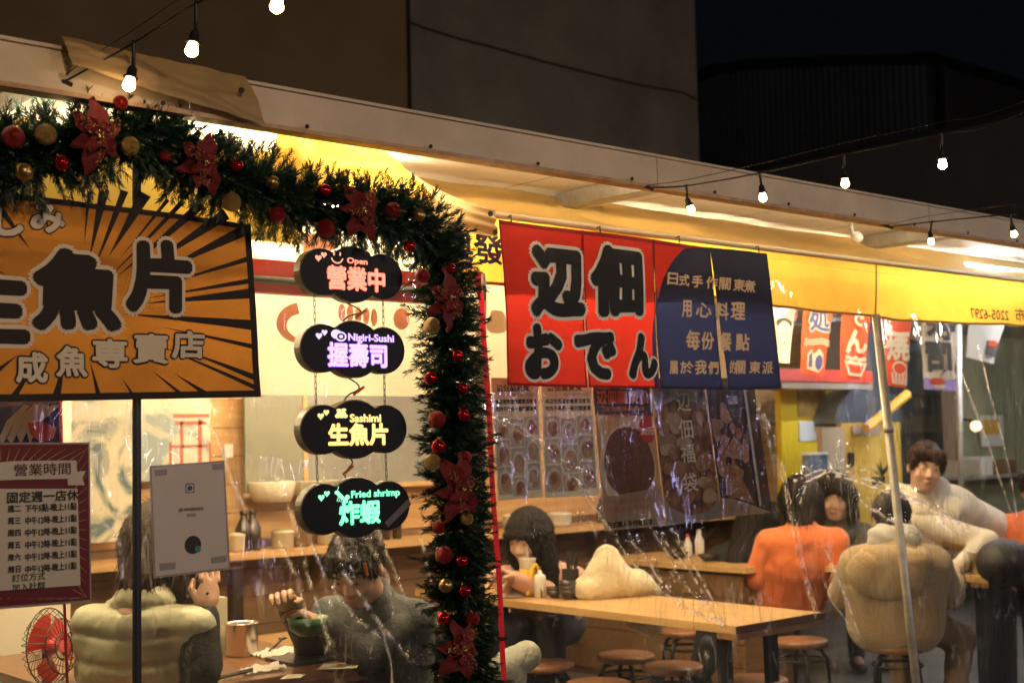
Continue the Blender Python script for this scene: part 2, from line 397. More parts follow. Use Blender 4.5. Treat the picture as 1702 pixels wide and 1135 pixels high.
# stretched sheet from the roof down behind the garland to the rail end
sh = thing('tarpaulin_drape', 'yellow tarpaulin drape lit from behind, tied off at the left end of the rail', 'tarpaulin', (2.2, 3.2, 2.2))
c00, c10 = PV(462, 212, 3.12), PV(612, 232, 3.22)
c01, c11 = PV(462, 330, 3.17), PV(745, 352, 3.24)
q2 = quad(c00, c10, c11, c01)
MB().grid(lambda a, b: q2(a, b)+Vector((0, .012*math.sin(a*4+b*3)+.02*fbm(a*2.5, b*2, 9), 0)), 40, 24).build('sheet', canv, sh, True)
p_ = [PV(x, y, v) for x, y, v in ((609, 231, 3.3), (700, 292, 3.27), (822, 352, 3.235), (832, 398, 3.225), (738, 348, 3.24), (700, 372, 3.245))]
tieoff = PV(822, 352, 3.225); fan0, fan1 = PV(612, 232, 3.22), PV(700, 372, 3.24)
def tie(a, b):
    s0 = PV(612, 232, 3.3)*(1-b)+PV(716, 378, 3.235)*b
    e = PV(822, 350, 3.215)*(1-b)+PV(828, 395, 3.21)*b
    p = s0*(1-a)+e*a; k = math.sin(b*math.pi*6+1.5*a)*.006*(a**.5)+.02*math.sin(math.pi*a)*math.sin(math.pi*b)
    return p+Vector((0, -k, -.035*math.sin(math.pi*a)*(1-b)))
MB().grid(tie, 40, 40).build('gathered_corner', M('pale_tarpaulin', (.62, .46, .22), .55, trans=.25, var=.1, bump=.2, bs=20), sh, True)
for px_, py_ in ((816, 355), (824, 386), (478, 222)):
    c = PV(px_, py_, 3.195); MB().lathe([(.009, 0), (.009, .004), (.004, .004), (.004, .006)], (c.x, c.y, c.z), 12, axis=1).build('eyelet', M('black_eyelet', (.02, .02, .02), .4, .5), sh)
# inner yellow tarpaulin seen behind the garland, upper left
inn = thing('inner_tarpaulin', 'yellow tarpaulin strip hanging behind the garland at upper left', 'tarpaulin', (1, 3.3, 2.2))
def innf(a, b):
    x = -.6+(2.10+.6)*a; z = 2.34+(2.08-2.34)*b
    return (x, 3.34+.012*math.sin(x*5)+.02*fbm(x*1.5, z*2, 2), z+.02*(1-b)*0)
MB().grid(innf, 80, 14).build('sheet', M('dim_yellow_tarpaulin', (.50, .36, .06), .45, trans=.16, var=.2, vs=4, bump=.12, bs=9), inn, True)
MB().box((-.6, 3.300, 2.306), (1.62, 3.325, 2.322)).build('top_bar', rust, inn)
# ================================================================== POLES
fr = thing('front_frame', 'galvanised pipe frame carrying the clear plastic curtain', 'frame', (2.63, 3.3, 0))
MB().tube([PV(1062-262, 470, 3.33)+Vector((0, 0, .12)), PV(800, 470, 3.33), (2.72, 3.33, -.01)], .018, 12).build('post', galv, fr, True)
pp = thing('leaning_pole', 'leaning galvanised pipe in front of the person in the fleece jacket', 'pole', (5.1, 3.22, 0))
a, b = PV(1456, 522, 3.235), PV(1523, 1135, 3.235); d = (b-a)/(b.z-a.z)
MB().tube([a+d*.02*0, b, b+d*(-.0-b.z)], .018, 14).build('pipe', galv, pp, True)
MB().tube([a+(b-a)*.30, a+(b-a)*.32], .0215, 14).build('coupling', galv, pp, True)
redm = M('red_webbing', (.62, .012, .03), .55, bump=.3, bs=120, trans=.25)
rb = thing('red_strip', 'red fabric strip running down the right side of the garland', 'strip', (2.7, 3.2, 0))
a, b = PV(797, 452, 3.215), PV(838, 1135, 3.215); e = b+(b-a)*(b.z/(a.z-b.z))
def rs(s, t_):
    p = a*(1-t_)+e*t_; return (p.x-.011+.022*s*(1-.5*t_*0), 3.212+.003*math.sin(t_*23), p.z)
MB().grid(rs, 2, 50).build('webbing', redm, rb, True)
blk = M('black_zip_tape', (.012, .012, .014), .5)
zp = thing('zip_strip', 'black zip strip between the opening hours poster and the white contact sheet', 'zip', (1.53, 3.21, 0))
a, b = PV(226, 655, 3.215), PV(230, 1135, 3.215)
MB().box((a.x-.011, 3.208, -.0), (a.x+.011, 3.213, a.z+.6)).build('tape', blk, zp)
mb = MB()
for z in np.arange(.6, 1.7, .006): mb.box((a.x-.0025, 3.205, z), (a.x+.0025, 3.2078, z+.003))
mb.build('zip_teeth', M('zip_teeth', (.06, .06, .06), .35), zp, kind='stuff')
# red bar of the doorway with a black pipe
rbar = thing('red_lintel', 'red lintel bar with a dark pipe along it, left of the top cloud sign', 'lintel', (2, 3.45, 2))
a, b = PV(405, 428, 3.42), PV(720, 470, 3.42)
redpaint = M('red_paint', (.60, .02, .03), .4, trans=.25)
MB().box((a.x-.9, 3.42, a.z-.098), (b.x+.1, 3.46, a.z)).build('bar', redpaint, rbar)
MB().tube([(a.x-.9, 3.405, a.z-.062), (b.x+.1, 3.405, a.z-.062)], .011, 10).build('pipe', M('dark_pipe', (.06, .06, .07), .35, .4), rbar, True)
# ================================================================== CLEAR PLASTIC CURTAINS
def pvc():
    m = bpy.data.materials.new('clear_plastic'); m.use_nodes = True; N, L = nt(m); N.remove(N['Principled BSDF']); out = N['Material Output']
    tc = N.new('ShaderNodeTexCoord'); mp = N.new('ShaderNodeMapping'); mp.inputs['Rotation'].default_value = (0, -.38, 0); mp.inputs['Scale'].default_value = (1, 1, .24)
    L.new(tc.outputs['Object'], mp.inputs[0])
    hs = []
    for sc_, di in ((17, 1.2), (42, .6)):
        n = N.new('ShaderNodeTexNoise'); n.noise_type = 'RIDGED_MULTIFRACTAL'; n.inputs['Scale'].default_value = sc_; n.inputs['Detail'].default_value = 3
        n.inputs['Distortion'].default_value = di; n.inputs['Roughness'].default_value = .6
        L.new(mp.outputs[0], n.inputs['Vector']); hs.append(n)
    msk = N.new('ShaderNodeTexNoise'); msk.inputs['Scale'].default_value = 2.1; msk.inputs['Detail'].default_value = 2; L.new(tc.outputs['Object'], msk.inputs['Vector'])
    mr = N.new('ShaderNodeMapRange'); mr.inputs[1].default_value = .40; mr.inputs[2].default_value = .66; mr.inputs[3].default_value = .10; mr.inputs[4].default_value = 1
    L.new(msk.outputs['Fac'], mr.inputs[0])
    at = N.new('ShaderNodeAttribute'); at.attribute_name = 'crumple'; am = N.new('ShaderNodeMath'); am.operation = 'MULTIPLY'; am.inputs[1].default_value = 1.5; L.new(at.outputs['Fac'], am.inputs[0])
    mm_ = N.new('ShaderNodeMath'); mm_.operation = 'MAXIMUM'; L.new(mr.outputs[0], mm_.inputs[0]); L.new(am.outputs[0], mm_.inputs[1])
    # smooth sheet high up, crumpled from sign height downwards
    sx = N.new('ShaderNodeSeparateXYZ'); L.new(tc.outputs['Object'], sx.inputs[0])
    mz = N.new('ShaderNodeMapRange'); mz.inputs[1].default_value = 1.95; mz.inputs[2].default_value = 1.55; mz.inputs[3].default_value = .25; mz.inputs[4].default_value = 1
    L.new(sx.outputs[2], mz.inputs[0])
    ad = N.new('ShaderNodeMath'); ad.operation = 'ADD'; L.new(hs[0].outputs['Fac'], ad.inputs[0])
    ml = N.new('ShaderNodeMath'); ml.operation = 'MULTIPLY'; ml.inputs[1].default_value = .35; L.new(hs[1].outputs['Fac'], ml.inputs[0]); L.new(ml.outputs[0], ad.inputs[1])
    h = N.new('ShaderNodeMath'); h.operation = 'MULTIPLY'; L.new(ad.outputs[0], h.inputs[0]); L.new(mm_.outputs[0], h.inputs[1])
    h2 = N.new('ShaderNodeMath'); h2.operation = 'MULTIPLY'; L.new(h.outputs[0], h2.inputs[0]); L.new(mz.outputs[0], h2.inputs[1])
    bp = N.new('ShaderNodeBump'); bp.inputs['Strength'].default_value = 1; bp.inputs['Distance'].default_value = .016
    L.new(h2.outputs[0], bp.inputs['Height'])
    g = N.new('ShaderNodeBsdfGlossy'); g.inputs['Roughness'].default_value = .065; L.new(bp.outputs[0], g.inputs['Normal'])
    t_ = N.new('ShaderNodeBsdfTransparent'); t_.inputs[0].default_value = (.955, .955, .95, 1)
    fr_ = N.new('ShaderNodeFresnel'); fr_.inputs[0].default_value = 1.5; L.new(bp.outputs[0], fr_.inputs['Normal'])
    k = N.new('ShaderNodeMath'); k.operation = 'MULTIPLY'; k.inputs[1].default_value = 2.6; k.use_clamp = True; L.new(fr_.outputs[0], k.inputs[0])
    kc = N.new('ShaderNodeMath'); kc.operation = 'MINIMUM'; kc.inputs[1].default_value = .42; L.new(k.outputs[0], kc.inputs[0])
    mx = N.new('ShaderNodeMixShader'); L.new(kc.outputs[0], mx.inputs[0]); L.new(t_.outputs[0], mx.inputs[1]); L.new(g.outputs[0], mx.inputs[2])
    df = N.new('ShaderNodeBsdfDiffuse'); df.inputs[0].default_value = (.7, .68, .62, 1)
    tl_ = N.new('ShaderNodeBsdfTranslucent'); tl_.inputs[0].default_value = (.8, .77, .7, 1)
    ms = N.new('ShaderNodeMixShader'); ms.inputs[0].default_value = .6; L.new(df.outputs[0], ms.inputs[1]); L.new(tl_.outputs[0], ms.inputs[2])
    m2 = N.new('ShaderNodeMixShader'); hz = N.new('ShaderNodeTexNoise'); hz.inputs['Scale'].default_value = 6; hz.inputs['Detail'].default_value = 4; hz.inputs['Distortion'].default_value = .4; hmp = N.new('ShaderNodeMapping'); hmp.inputs['Scale'].default_value = (1.6, 1, .16); L.new(tc.outputs['Object'], hmp.inputs[0]); L.new(hmp.outputs[0], hz.inputs['Vector']); hr = N.new('ShaderNodeMapRange'); hr.inputs[1].default_value = .42; hr.inputs[2].default_value = .72; hr.inputs[3].default_value = .005; hr.inputs[4].default_value = .030; L.new(hz.outputs['Fac'], hr.inputs[0]); L.new(hr.outputs[0], m2.inputs[0]); L.new(mx.outputs[0], m2.inputs[1]); L.new(ms.outputs[0], m2.inputs[2])
    # painted glints: pale and violet strokes in the colour stand in for highlights
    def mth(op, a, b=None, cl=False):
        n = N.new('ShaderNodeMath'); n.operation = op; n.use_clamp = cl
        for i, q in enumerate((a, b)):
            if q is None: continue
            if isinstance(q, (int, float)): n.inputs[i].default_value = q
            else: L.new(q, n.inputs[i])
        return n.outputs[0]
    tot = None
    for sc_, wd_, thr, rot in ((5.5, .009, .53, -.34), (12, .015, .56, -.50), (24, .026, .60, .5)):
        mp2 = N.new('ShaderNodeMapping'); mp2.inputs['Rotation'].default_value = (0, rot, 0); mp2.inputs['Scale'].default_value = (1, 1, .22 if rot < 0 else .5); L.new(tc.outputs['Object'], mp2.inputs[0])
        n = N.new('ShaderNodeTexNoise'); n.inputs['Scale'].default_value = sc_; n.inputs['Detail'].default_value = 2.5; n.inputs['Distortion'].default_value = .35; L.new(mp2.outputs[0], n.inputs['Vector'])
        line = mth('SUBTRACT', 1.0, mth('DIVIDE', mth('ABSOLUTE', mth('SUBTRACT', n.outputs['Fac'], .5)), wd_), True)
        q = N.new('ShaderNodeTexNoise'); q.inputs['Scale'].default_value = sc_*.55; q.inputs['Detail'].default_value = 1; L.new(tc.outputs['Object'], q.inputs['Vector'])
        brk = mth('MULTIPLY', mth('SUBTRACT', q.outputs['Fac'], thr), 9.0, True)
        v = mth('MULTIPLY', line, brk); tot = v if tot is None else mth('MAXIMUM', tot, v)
    ca_ = N.new('ShaderNodeAttribute'); ca_.attribute_name = 'crease_glint'
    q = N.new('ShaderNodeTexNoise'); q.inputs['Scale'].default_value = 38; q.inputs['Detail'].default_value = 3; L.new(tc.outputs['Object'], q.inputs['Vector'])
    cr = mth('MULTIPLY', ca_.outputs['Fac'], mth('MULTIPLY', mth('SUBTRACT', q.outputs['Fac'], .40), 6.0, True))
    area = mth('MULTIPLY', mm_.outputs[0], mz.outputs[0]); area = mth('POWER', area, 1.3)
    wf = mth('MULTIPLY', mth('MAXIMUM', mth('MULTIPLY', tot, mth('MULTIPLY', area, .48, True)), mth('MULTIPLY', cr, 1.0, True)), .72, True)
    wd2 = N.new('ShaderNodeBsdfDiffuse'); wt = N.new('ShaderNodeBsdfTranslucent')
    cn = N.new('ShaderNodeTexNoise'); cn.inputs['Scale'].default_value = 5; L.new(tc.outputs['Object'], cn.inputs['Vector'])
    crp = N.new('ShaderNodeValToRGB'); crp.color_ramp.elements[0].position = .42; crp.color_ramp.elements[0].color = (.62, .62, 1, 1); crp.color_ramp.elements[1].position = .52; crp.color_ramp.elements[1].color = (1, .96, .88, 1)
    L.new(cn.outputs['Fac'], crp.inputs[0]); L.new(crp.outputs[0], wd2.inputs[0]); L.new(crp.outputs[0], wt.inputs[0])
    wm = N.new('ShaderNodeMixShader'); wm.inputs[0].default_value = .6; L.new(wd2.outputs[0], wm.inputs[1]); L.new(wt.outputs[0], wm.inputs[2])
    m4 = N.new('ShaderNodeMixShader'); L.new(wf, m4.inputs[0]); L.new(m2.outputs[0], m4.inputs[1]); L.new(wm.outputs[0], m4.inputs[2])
    L.new(m4.outputs[0], out.inputs[0]); return m
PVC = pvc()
# fold lines pressed into the sheet, as (polyline of picture marks on the curtain plane, height, width)
FOLDS = []
def fold(pts, h, w):
    P = [PV(x, y, VF) for x, y in pts]; FOLDS.append((np.array([(p.x, p.z) for p in P]), h, w))
fold([(905, 745), (950, 790), (1010, 870), (1050, 925), (1100, 975), (1150, 1010), (1215, 1040)], .020, .012)
fold([(1090, 870), (1120, 915), (1140, 960), (1170, 995), (1218, 1038)], .022, .010)
fold([(1120, 900), (1165, 960), (1200, 1030)], .014, .008)
fold([(1395, 790), (1440, 800), (1500, 825), (1560, 850), (1620, 882)], .026, .016)
fold([(1440, 830), (1480, 860), (1530, 890), (1560, 905)], .022, .013)
fold([(1330, 800), (1370, 780), (1420, 790)], .02, .012)
fold([(1300, 760), (1322, 870), (1345, 960), (1365, 1025)], .016, .008)
fold([(1335, 870), (1352, 960), (1372, 1020)], .014, .007)
fold([(1640, 580), (1660, 680), (1690, 800), (1702, 860)], .014, .007)
fold([(1270, 690), (1290, 760), (1320, 830)], .012, .010)
fold([(470, 800), (500, 880), (520, 960), (560, 1080)], .012, .010)
fold([(560, 860), (580, 950), (640, 1040), (690, 1100)], .012, .010)
fold([(600, 640), (606, 760), (640, 900), (680, 1000)], .010, .010)
fold([(540, 760), (552, 850), (600, 960)], .010, .009)
fold([(1405, 960), (1430, 1020), (1450, 1075)], .012, .012)
fold([(1385, 915), (1400, 950)], .02, .02)
for pts, h, w in (([(1440, 792), (1475, 802), (1520, 830), (1570, 848), (1612, 876)], .02, .02), ([(1462, 845), (1500, 872), (1545, 898)], .02, .012), ([(1500, 820), (1545, 845), (1600, 890)], .018, .012), ([(1340, 835), (1352, 800), (1385, 782), (1425, 792)], .02, .02),
                  ([(1130, 880), (1150, 920), (1175, 960), (1205, 1010)], .016, .009), ([(1060, 900), (1085, 925), (1105, 960), (1130, 985)], .016, .014), ([(820, 700), (870, 715), (900, 735), (940, 770), (985, 790)], .012, .006), ([(1010, 700), (1020, 760), (1040, 830)], .010, .006),
                  ([(1575, 500), (1640, 700), (1702, 880)], .010, .006), ([(1310, 770), (1325, 860), (1340, 930), (1362, 1010)], .014, .005), ([(700, 880), (720, 960), (740, 1060)], .010, .012), ([(470, 900), (500, 960), (520, 1040)], .014, .006), ([(520, 890), (545, 950), (560, 1010)], .012, .006), ([(620, 900), (650, 960), (662, 1040)], .012, .006), ([(560, 980), (600, 1030), (640, 1060)], .010, .008),
                  ([(1385, 965), (1400, 1005), (1440, 1060)], .010, .004), ([(170, 860), (200, 900), (206, 960)], .008, .005), ([(350, 700), (372, 740), (395, 800), (420, 850)], .010, .005)): fold(pts, h, w)
def sheet(name, label, x0, x1, z0, z1, y, step=.009, amp=1., seed=0., slack=0.):
    nx, nz = int((x1-x0)/step), int((z1-z0)/step)
    X, Z = np.meshgrid(np.linspace(x0, x1, nx+1), np.linspace(z0, z1, nz+1))
    D = .010*np.sin(X*6.1+seed+1.2*Z)+.006*np.sin(X*13.7+3*np.sin(Z*2+seed))+.004*np.sin(Z*9+2*np.sin(X*4))
    D = D*amp
    n1 = np.array([[mnoise.noise(Vector((x*5+seed, z*2.2, 0))) for x in np.linspace(x0, x1, nx//5+2)] for z in np.linspace(z0, z1, nz//5+2)])
    ii = np.linspace(0, n1.shape[0]-1.001, nz+1); jj = np.linspace(0, n1.shape[1]-1.001, nx+1)
    i0 = ii.astype(int); j0 = jj.astype(int); fi = (ii-i0)[:, None]; fj = (jj-j0)[None]
    B = (n1[i0][:, j0]*(1-fi)*(1-fj)+n1[i0+1][:, j0]*fi*(1-fj)+n1[i0][:, j0+1]*(1-fi)*fj+n1[i0+1][:, j0+1]*fi*fj)
    D += .012*B*amp
    CR = np.zeros(X.shape); CE = np.zeros(X.shape)
    for P, h, w in FOLDS:
        if P[:, 0].max() < x0-.1 or P[:, 0].min() > x1+.1: continue
        best = np.full(X.shape, 9.)
        for k in range(len(P)-1):
            a, b = P[k], P[k+1]; ab = b-a; t_ = np.clip(((X-a[0])*ab[0]+(Z-a[1])*ab[1])/(ab@ab), 0, 1)
            best = np.minimum(best, np.hypot(X-a[0]-t_*ab[0], Z-a[1]-t_*ab[1]))
        CR = np.maximum(CR, np.exp(-(best/(w*3.2))**2)*min(1, h/.018))
        CE = np.maximum(CE, np.exp(-(best/(.0030+.10*w))**2)*min(1, h/.014))  # mask for the painted glint along each fold line
        D -= h*.42*np.exp(-(best/w)**1.5)*(1+.35*np.sin(X*90+Z*70)+.25*np.sin(Z*210+X*60))
    me = bpy.data.meshes.new(name); V = np.stack([X, y+slack*(1-(Z-z0)/(z1-z0))+D, Z], -1).reshape(-1, 3)
    idx = (np.arange(nz)[:, None]*(nx+1)+np.arange(nx)[None]).ravel(); F = np.stack([idx, idx+1, idx+nx+2, idx+nx+1], 1)
    me.vertices.add(len(V)); me.vertices.foreach_set('co', V.ravel()); me.loops.add(F.size); me.loops.foreach_set('vertex_index', F.ravel().astype(np.int32))
    me.polygons.add(len(F)); me.polygons.foreach_set('loop_start', np.arange(len(F), dtype=np.int32)*4); me.update(); ca = me.attributes.new('crumple', 'FLOAT', 'POINT'); ca.data.foreach_set('value', CR.ravel().astype(np.float32)); cb_ = me.attributes.new('crease_glint', 'FLOAT', 'POINT'); cb_.data.foreach_set('value', CE.ravel().astype(np.float32)); me.validate()
    return link(name, me, PVC, None, True, label=label, cat='plastic curtain')
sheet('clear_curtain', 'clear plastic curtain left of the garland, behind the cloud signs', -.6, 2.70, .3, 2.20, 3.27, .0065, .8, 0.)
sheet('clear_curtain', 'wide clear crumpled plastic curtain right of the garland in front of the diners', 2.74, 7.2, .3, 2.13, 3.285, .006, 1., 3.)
# ================================================================== STRING LIGHTS
socket_m = M('black_rubber', (.012, .012, .012), .45)
bulb_m = M('lit_bulb_glass', (1, .9, .7), .3, emit=(1, .64, .28), es=30)
def bulb_at(parent, top, bot, cable_pt, r, lit=True):
    """holder hangs from the cable point; top = holder mouth; bot = centre of the glass"""
    top, bot, cp = Vector(top), Vector(bot), Vector(cable_pt)
    ax = (bot-top).normalized()
    mb = MB(); mid = top-ax*r*2.1
    mb.tube([cp+(cp-mid).normalized()*r*.4, cp, cp.lerp(mid, .5)+Vector((.001, 0, 0)), mid], r*.33, 8)
    mb.tube([mid, mid+ax*r*.2, mid+ax*r*.5, top-ax*r*.35, top-ax*r*.2, top], [r*.35, r*.55, r*.72, r*.85, r*1.18, r*1.2], 14)
    h = mb.build('lamp_holder', socket_m, parent, True)
    n = 7; b = MB(); L_ = r*2.3
    prof = [(0, .7), (.12, .74), (.3, .86), (.5, .98), (.65, 1.0), (.8, .86), (.92, .52), (.99, .15)]
    b.tube([top+ax*(t*L_) for t, _ in prof], [r*q for _, q in prof], 16)
    b.build('bulb', bulb_m, h, True)
def strand(pts3, r, seg=8):
    out = []
    for i in range(len(pts3)-1):
        for k in range(seg):
            t = k/seg; p0 = pts3[max(i-1, 0)]; p1 = pts3[i]; p2 = pts3[i+1]; p3 = pts3[min(i+2, len(pts3)-1)]
            out.append(.5*((2*p1)+(-p0+p2)*t+(2*p0-5*p1+4*p2-p3)*t*t+(-p0+3*p1-3*p2+p3)*t**3))
    out.append(pts3[-1]); return out
def string(label, cable, bulbs, extra):
    C3 = [PV(x, y, v) for x, y, v in cable]+[Vector(e) for e in extra]
    t = thing('string_light', label, 'string lights', C3[0], group='festoon strings tied to the roof edge')
    path = strand(C3, 0)
    MB().tube(path, .0027, 7).build('cable', socket_m, t, True)
    MB().tube([p+Vector((0, .004, .008+.028*math.sin(math.pi*i/len(path)))) for i, p in enumerate(path)], .0012, 5).build('support_wire', socket_m, t)
    MB().tube([C3[0]+Vector((-.02, .05, .02)), C3[0], C3[0]+Vector((.02, 0, -.005))], .006, 6).build('cable_tie', socket_m, t)
    for (cx, cy_, tx, ty, bx, by, v, r) in bulbs:
        bulb_at(t, PV(tx, ty, v), PV(bx, by, v), PV(cx, cy_, v), r)
    return t, path
string('string of lit bulbs rising from the garland across the plaster wall at upper left',
       [(106, 136, 3.05), (133, 122, 3.03), (222, 72, 2.95), (326, 6, 2.7), (470, -80, 2.35)],
       [(222, 72, 217, 130, 214.5, 142, 2.95, .0150), (326, 6, 321, 72, 318, 88, 2.7, .0145), (462, -70, 461, -2, 460, 14, 2.35, .0140)],
       [PV(470, -80, 2.35)+Vector((-.05, -.9, .55)), PV(470, -80, 2.35)+Vector((-.1, -1.9, 1.2))])
string('middle string of four lit bulbs crossing the dark shed',
       [(1078, 312, 3.03), (1141, 309, 2.95), (1262, 288, 2.65), (1403, 257, 2.35), (1565, 223, 2.05), (1720, 180, 1.8)],
       [(1141, 309, 1146, 341, 1149, 349, 2.95, .0125), (1262, 288, 1267, 321, 1268, 329, 2.65, .0128), (1403, 257, 1404, 297, 1405, 307, 2.35, .0128), (1565, 223, 1566, 265, 1567, 277, 2.05, .0130), (1735, 176, 1738, 222, 1739, 236, 1.78, .0130)],
       [PV(1720, 180, 1.8)+Vector((.4, -.9, .35)), PV(1720, 180, 1.8)+Vector((.9, -2.2, .9))])
string('far right string with two lit bulbs near the bright ceiling gap',
       [(1478, 377, 3.03), (1549, 369, 2.8), (1680, 356, 2.4), (1760, 348, 2.2)],
       [(1549, 369, 1547, 396, 1548, 403, 2.8, .0115), (1680, 356, 1684, 383, 1686, 392, 2.4, .0118), (1800, 344, 1801, 372, 1802, 382, 2.15, .0118)],
       [PV(1760, 348, 2.2)+Vector((.7, -1.1, .3)), PV(1760, 348, 2.2)+Vector((1.4, -2.4, .8))])

# ================================================================== GARLAND
needle_m = M('pine_needles', (.012, .056, .024), .38, var=.5, vs=22, col2=(.004, .015, .008), spec=.6, trans=.12)
garl = thing('christmas_garland', 'dark green pine garland with baubles and poinsettias arching over the entrance', 'garland', (2.45, 3.12, .3))
gp = [(-120, 250, 3.16), (-20, 258, 3.16), (60, 262, 3.14), (150, 235, 3.12), (210, 225, 3.11), (290, 250, 3.11), (370, 300, 3.11), (460, 328, 3.11), (560, 352, 3.11), (650, 362, 3.11), (715, 395, 3.12),
      (738, 470, 3.13), (742, 560, 3.13), (750, 660, 3.13), (756, 760, 3.13), (758, 860, 3.13), (760, 960, 3.13), (768, 1060, 3.13), (775, 1150, 3.13), (782, 1270, 3.13)]
GP = strand([PV(*p) for p in gp], 0, 14)
MB().tube(GP, .012, 6).build('wire_core', M('green_wire', (.01, .03, .015), .7), garl)
tang = [(GP[min(i+1, len(GP)-1)]-GP[max(i-1, 0)]).normalized() for i in range(len(GP))]
rng = random.Random(3)
nv, nf = [], []
def needle(p, d, l, w, side):
    k = len(nv); e = p+d*l; s_ = side*w
    nv.extend([p-s_*.5, p+s_*.5, p+d*l*.6+s_*.5, e, p+d*l*.6-s_*.5]); nf.append((k, k+1, k+2, k+3, k+4))
NB = 3300
cum = [0]
for i in range(1, len(GP)): cum.append(cum[-1]+(GP[i]-GP[i-1]).length)
for b in range(NB):
    s_ = cum[-1]*(b+rng.random())/NB
    i = max(0, min(len(GP)-2, int(np.searchsorted(cum, s_))-1)); p = GP[i].lerp(GP[i+1], (s_-cum[i])/(cum[i+1]-cum[i]+1e-9)); t = tang[i]
    u_ = t.cross(Vector((0, -1, 0))).normalized(); w_ = Vector((0, -1, 0))
    ang = rng.uniform(-.35, math.pi+.35) if rng.random() < .8 else rng.uniform(0, 6.28)
    d = (u_*math.cos(ang)+w_*math.sin(ang)*.75+t*rng.uniform(-.5, .5)).normalized()
    L_ = (rng.uniform(.095, .150)*(1.05 if abs(math.cos(ang)) > .7 else .85)) if b % 3 else rng.uniform(.04, .085)
    clump = .82+.3*mnoise.noise(Vector((s_*9, ang, 2))); L_ *= clump
    curl = Vector((rng.uniform(-.3, .3), rng.uniform(-.2, .1), rng.uniform(-.45, .25)))
    steps = 15
    q = p.copy(); dd = d.copy()
    for k in range(steps):
        f = k/steps; dd = (d+curl*f).normalized(); q = q+dd*(L_/steps)
        if f < .12: continue
        a1 = dd.cross(Vector((.3, .8, .5))).normalized(); a2 = dd.cross(a1)
        for m_ in range(4):
            a = rng.uniform(0, 6.28); o = a1*math.cos(a)+a2*math.sin(a)
            nd = (dd*(.75+.6*f)+o*(.95-.25*f)).normalized()
            needle(q, nd, rng.uniform(.016, .025), .0021, nd.cross(Vector((0, 1, .2))).normalized())
me = bpy.data.meshes.new('needles'); off = garl.location
me.from_pydata([tuple(v-off) for v in nv], [], nf); link('needles', me, needle_m, garl, False, kind='stuff')
# baubles
red_gl = M('red_glitter', (.30, .005, .009), .30, .55, var=.35, vs=260, bump=.9, bs=420, coat=.2)
red_sh = M('red_gloss', (.45, .006, .012), .10, .8)
gold_gl = M('gold_glitter', (.45, .30, .10), .30, .75, var=.4, vs=260, bump=.9, bs=420)
gold_mt = M('gold_satin', (.42, .28, .09), .28, .85)
cap_m = M('gold_cap', (.6, .45, .15), .25, .9)
def zp(px, py, v=3.03): return PV(px, py, v)
BA = [(22, 228, 19, 'rg'), (76, 224, 18, 'gg'), (40, 286, 15, 'gm'), (102, 271, 13, 'rs'), (200, 172, 13, 'rg'), (216, 243, 16, 'gg'), (275, 260, 10, 'rg'), (392, 275, 12, 'rs'), (385, 336, 16, 'gg'), (453, 304, 12, 'gm'),
      (461, 357, 14, 'rg'), (540, 317, 11, 'rs'), (542, 380, 16, 'rg'), (653, 350, 14, 'rg'), (696, 358, 11, 'gm'), (680, 409, 10, 'rs'), (702, 459, 13, 'rg'), (749, 446, 9, 'rs'),
      (718, 541, 14, 'gg'), (760, 591, 10, 'rs'), (716, 628, 11, 'rs'), (769, 645, 9, 'rs'), (726, 697, 15, 'rg'), (771, 690, 11, 'rs'), (729, 742, 12, 'rs'), (773, 760, 11, 'rg'), (719, 768, 14, 'gg'),
      (776, 862, 11, 'gg'), (729, 876, 11, 'rg'), (738, 922, 15, 'rg'), (768, 933, 10, 'rs'), (741, 973, 12, 'gm'), (773, 982, 10, 'rs'), (737, 1027, 11, 'rs'), (786, 1028, 12, 'rg')]
BM = {'rg': red_gl, 'rs': red_sh, 'gg': gold_gl, 'gm': gold_mt}
for (px_, py_, r_, k) in BA:
    c = zp(px_, py_, 3.035); R = r_*(c-CAM).dot(FW)/FPX
    o = MB().sphere(c, R, 20, 13).build('bauble', BM[k], garl, True)
    a = math.radians(rng.uniform(20, 160)); d = Vector((math.cos(a), .3, math.sin(a))).normalized()
    MB().tube([c+d*R*.93, c+d*R*1.12], R*.22, 8).tube([c+d*R*1.1, c+d*R*1.35, c+d*R*1.5+Vector((0, .01, 0))], R*.05, 5).build('cap', cap_m, o)
# poinsettias
vel = M('red_velvet', (.15, .002, .005), .8, var=.3, vs=40, bump=.3, bs=160, sheen=.15)
gth = M('gold_glitter_edge', (.55, .36, .12), .3, .8, bump=.6, bs=300)
def petal(c, ang, L_, w, tilt, curl=0.2):
    mb = MB(); n = 7; ca, sa = math.cos(ang), math.sin(ang)
    def F(a, b):
        l = a*L_; wd = w*math.sin(math.pi*min(1, a**.8))**.8*(1-.1*a)*(1 if a < .97 else .4)
        s_ = (b-.5)*wd; h = tilt*l-curl*l*l/L_+.30*abs(s_)-.008*math.sin(a*11+b*6+ang*3)+.3*s_*math.sin(ang*5)
        return (c.x+ca*l-sa*s_, c.y-h, c.z+sa*l+ca*s_)
    return mb.grid(F, 8, 4)
PO = [(160, 226, 58, 0.4), (335, 272, 46, .2), (600, 352, 44, 1.0), (745, 497, 50, .5), (762, 812, 52, .1), (765, 1078, 48, .8)]
petals = {0: [(140, 70, 50, 1), (75, 62, 44, 1), (205, 50, 34, 1), (-70, 52, 40, 1), (190, 62, 40, .0), (-40, 50, 30, 1), (100, 40, 26, 1)]}
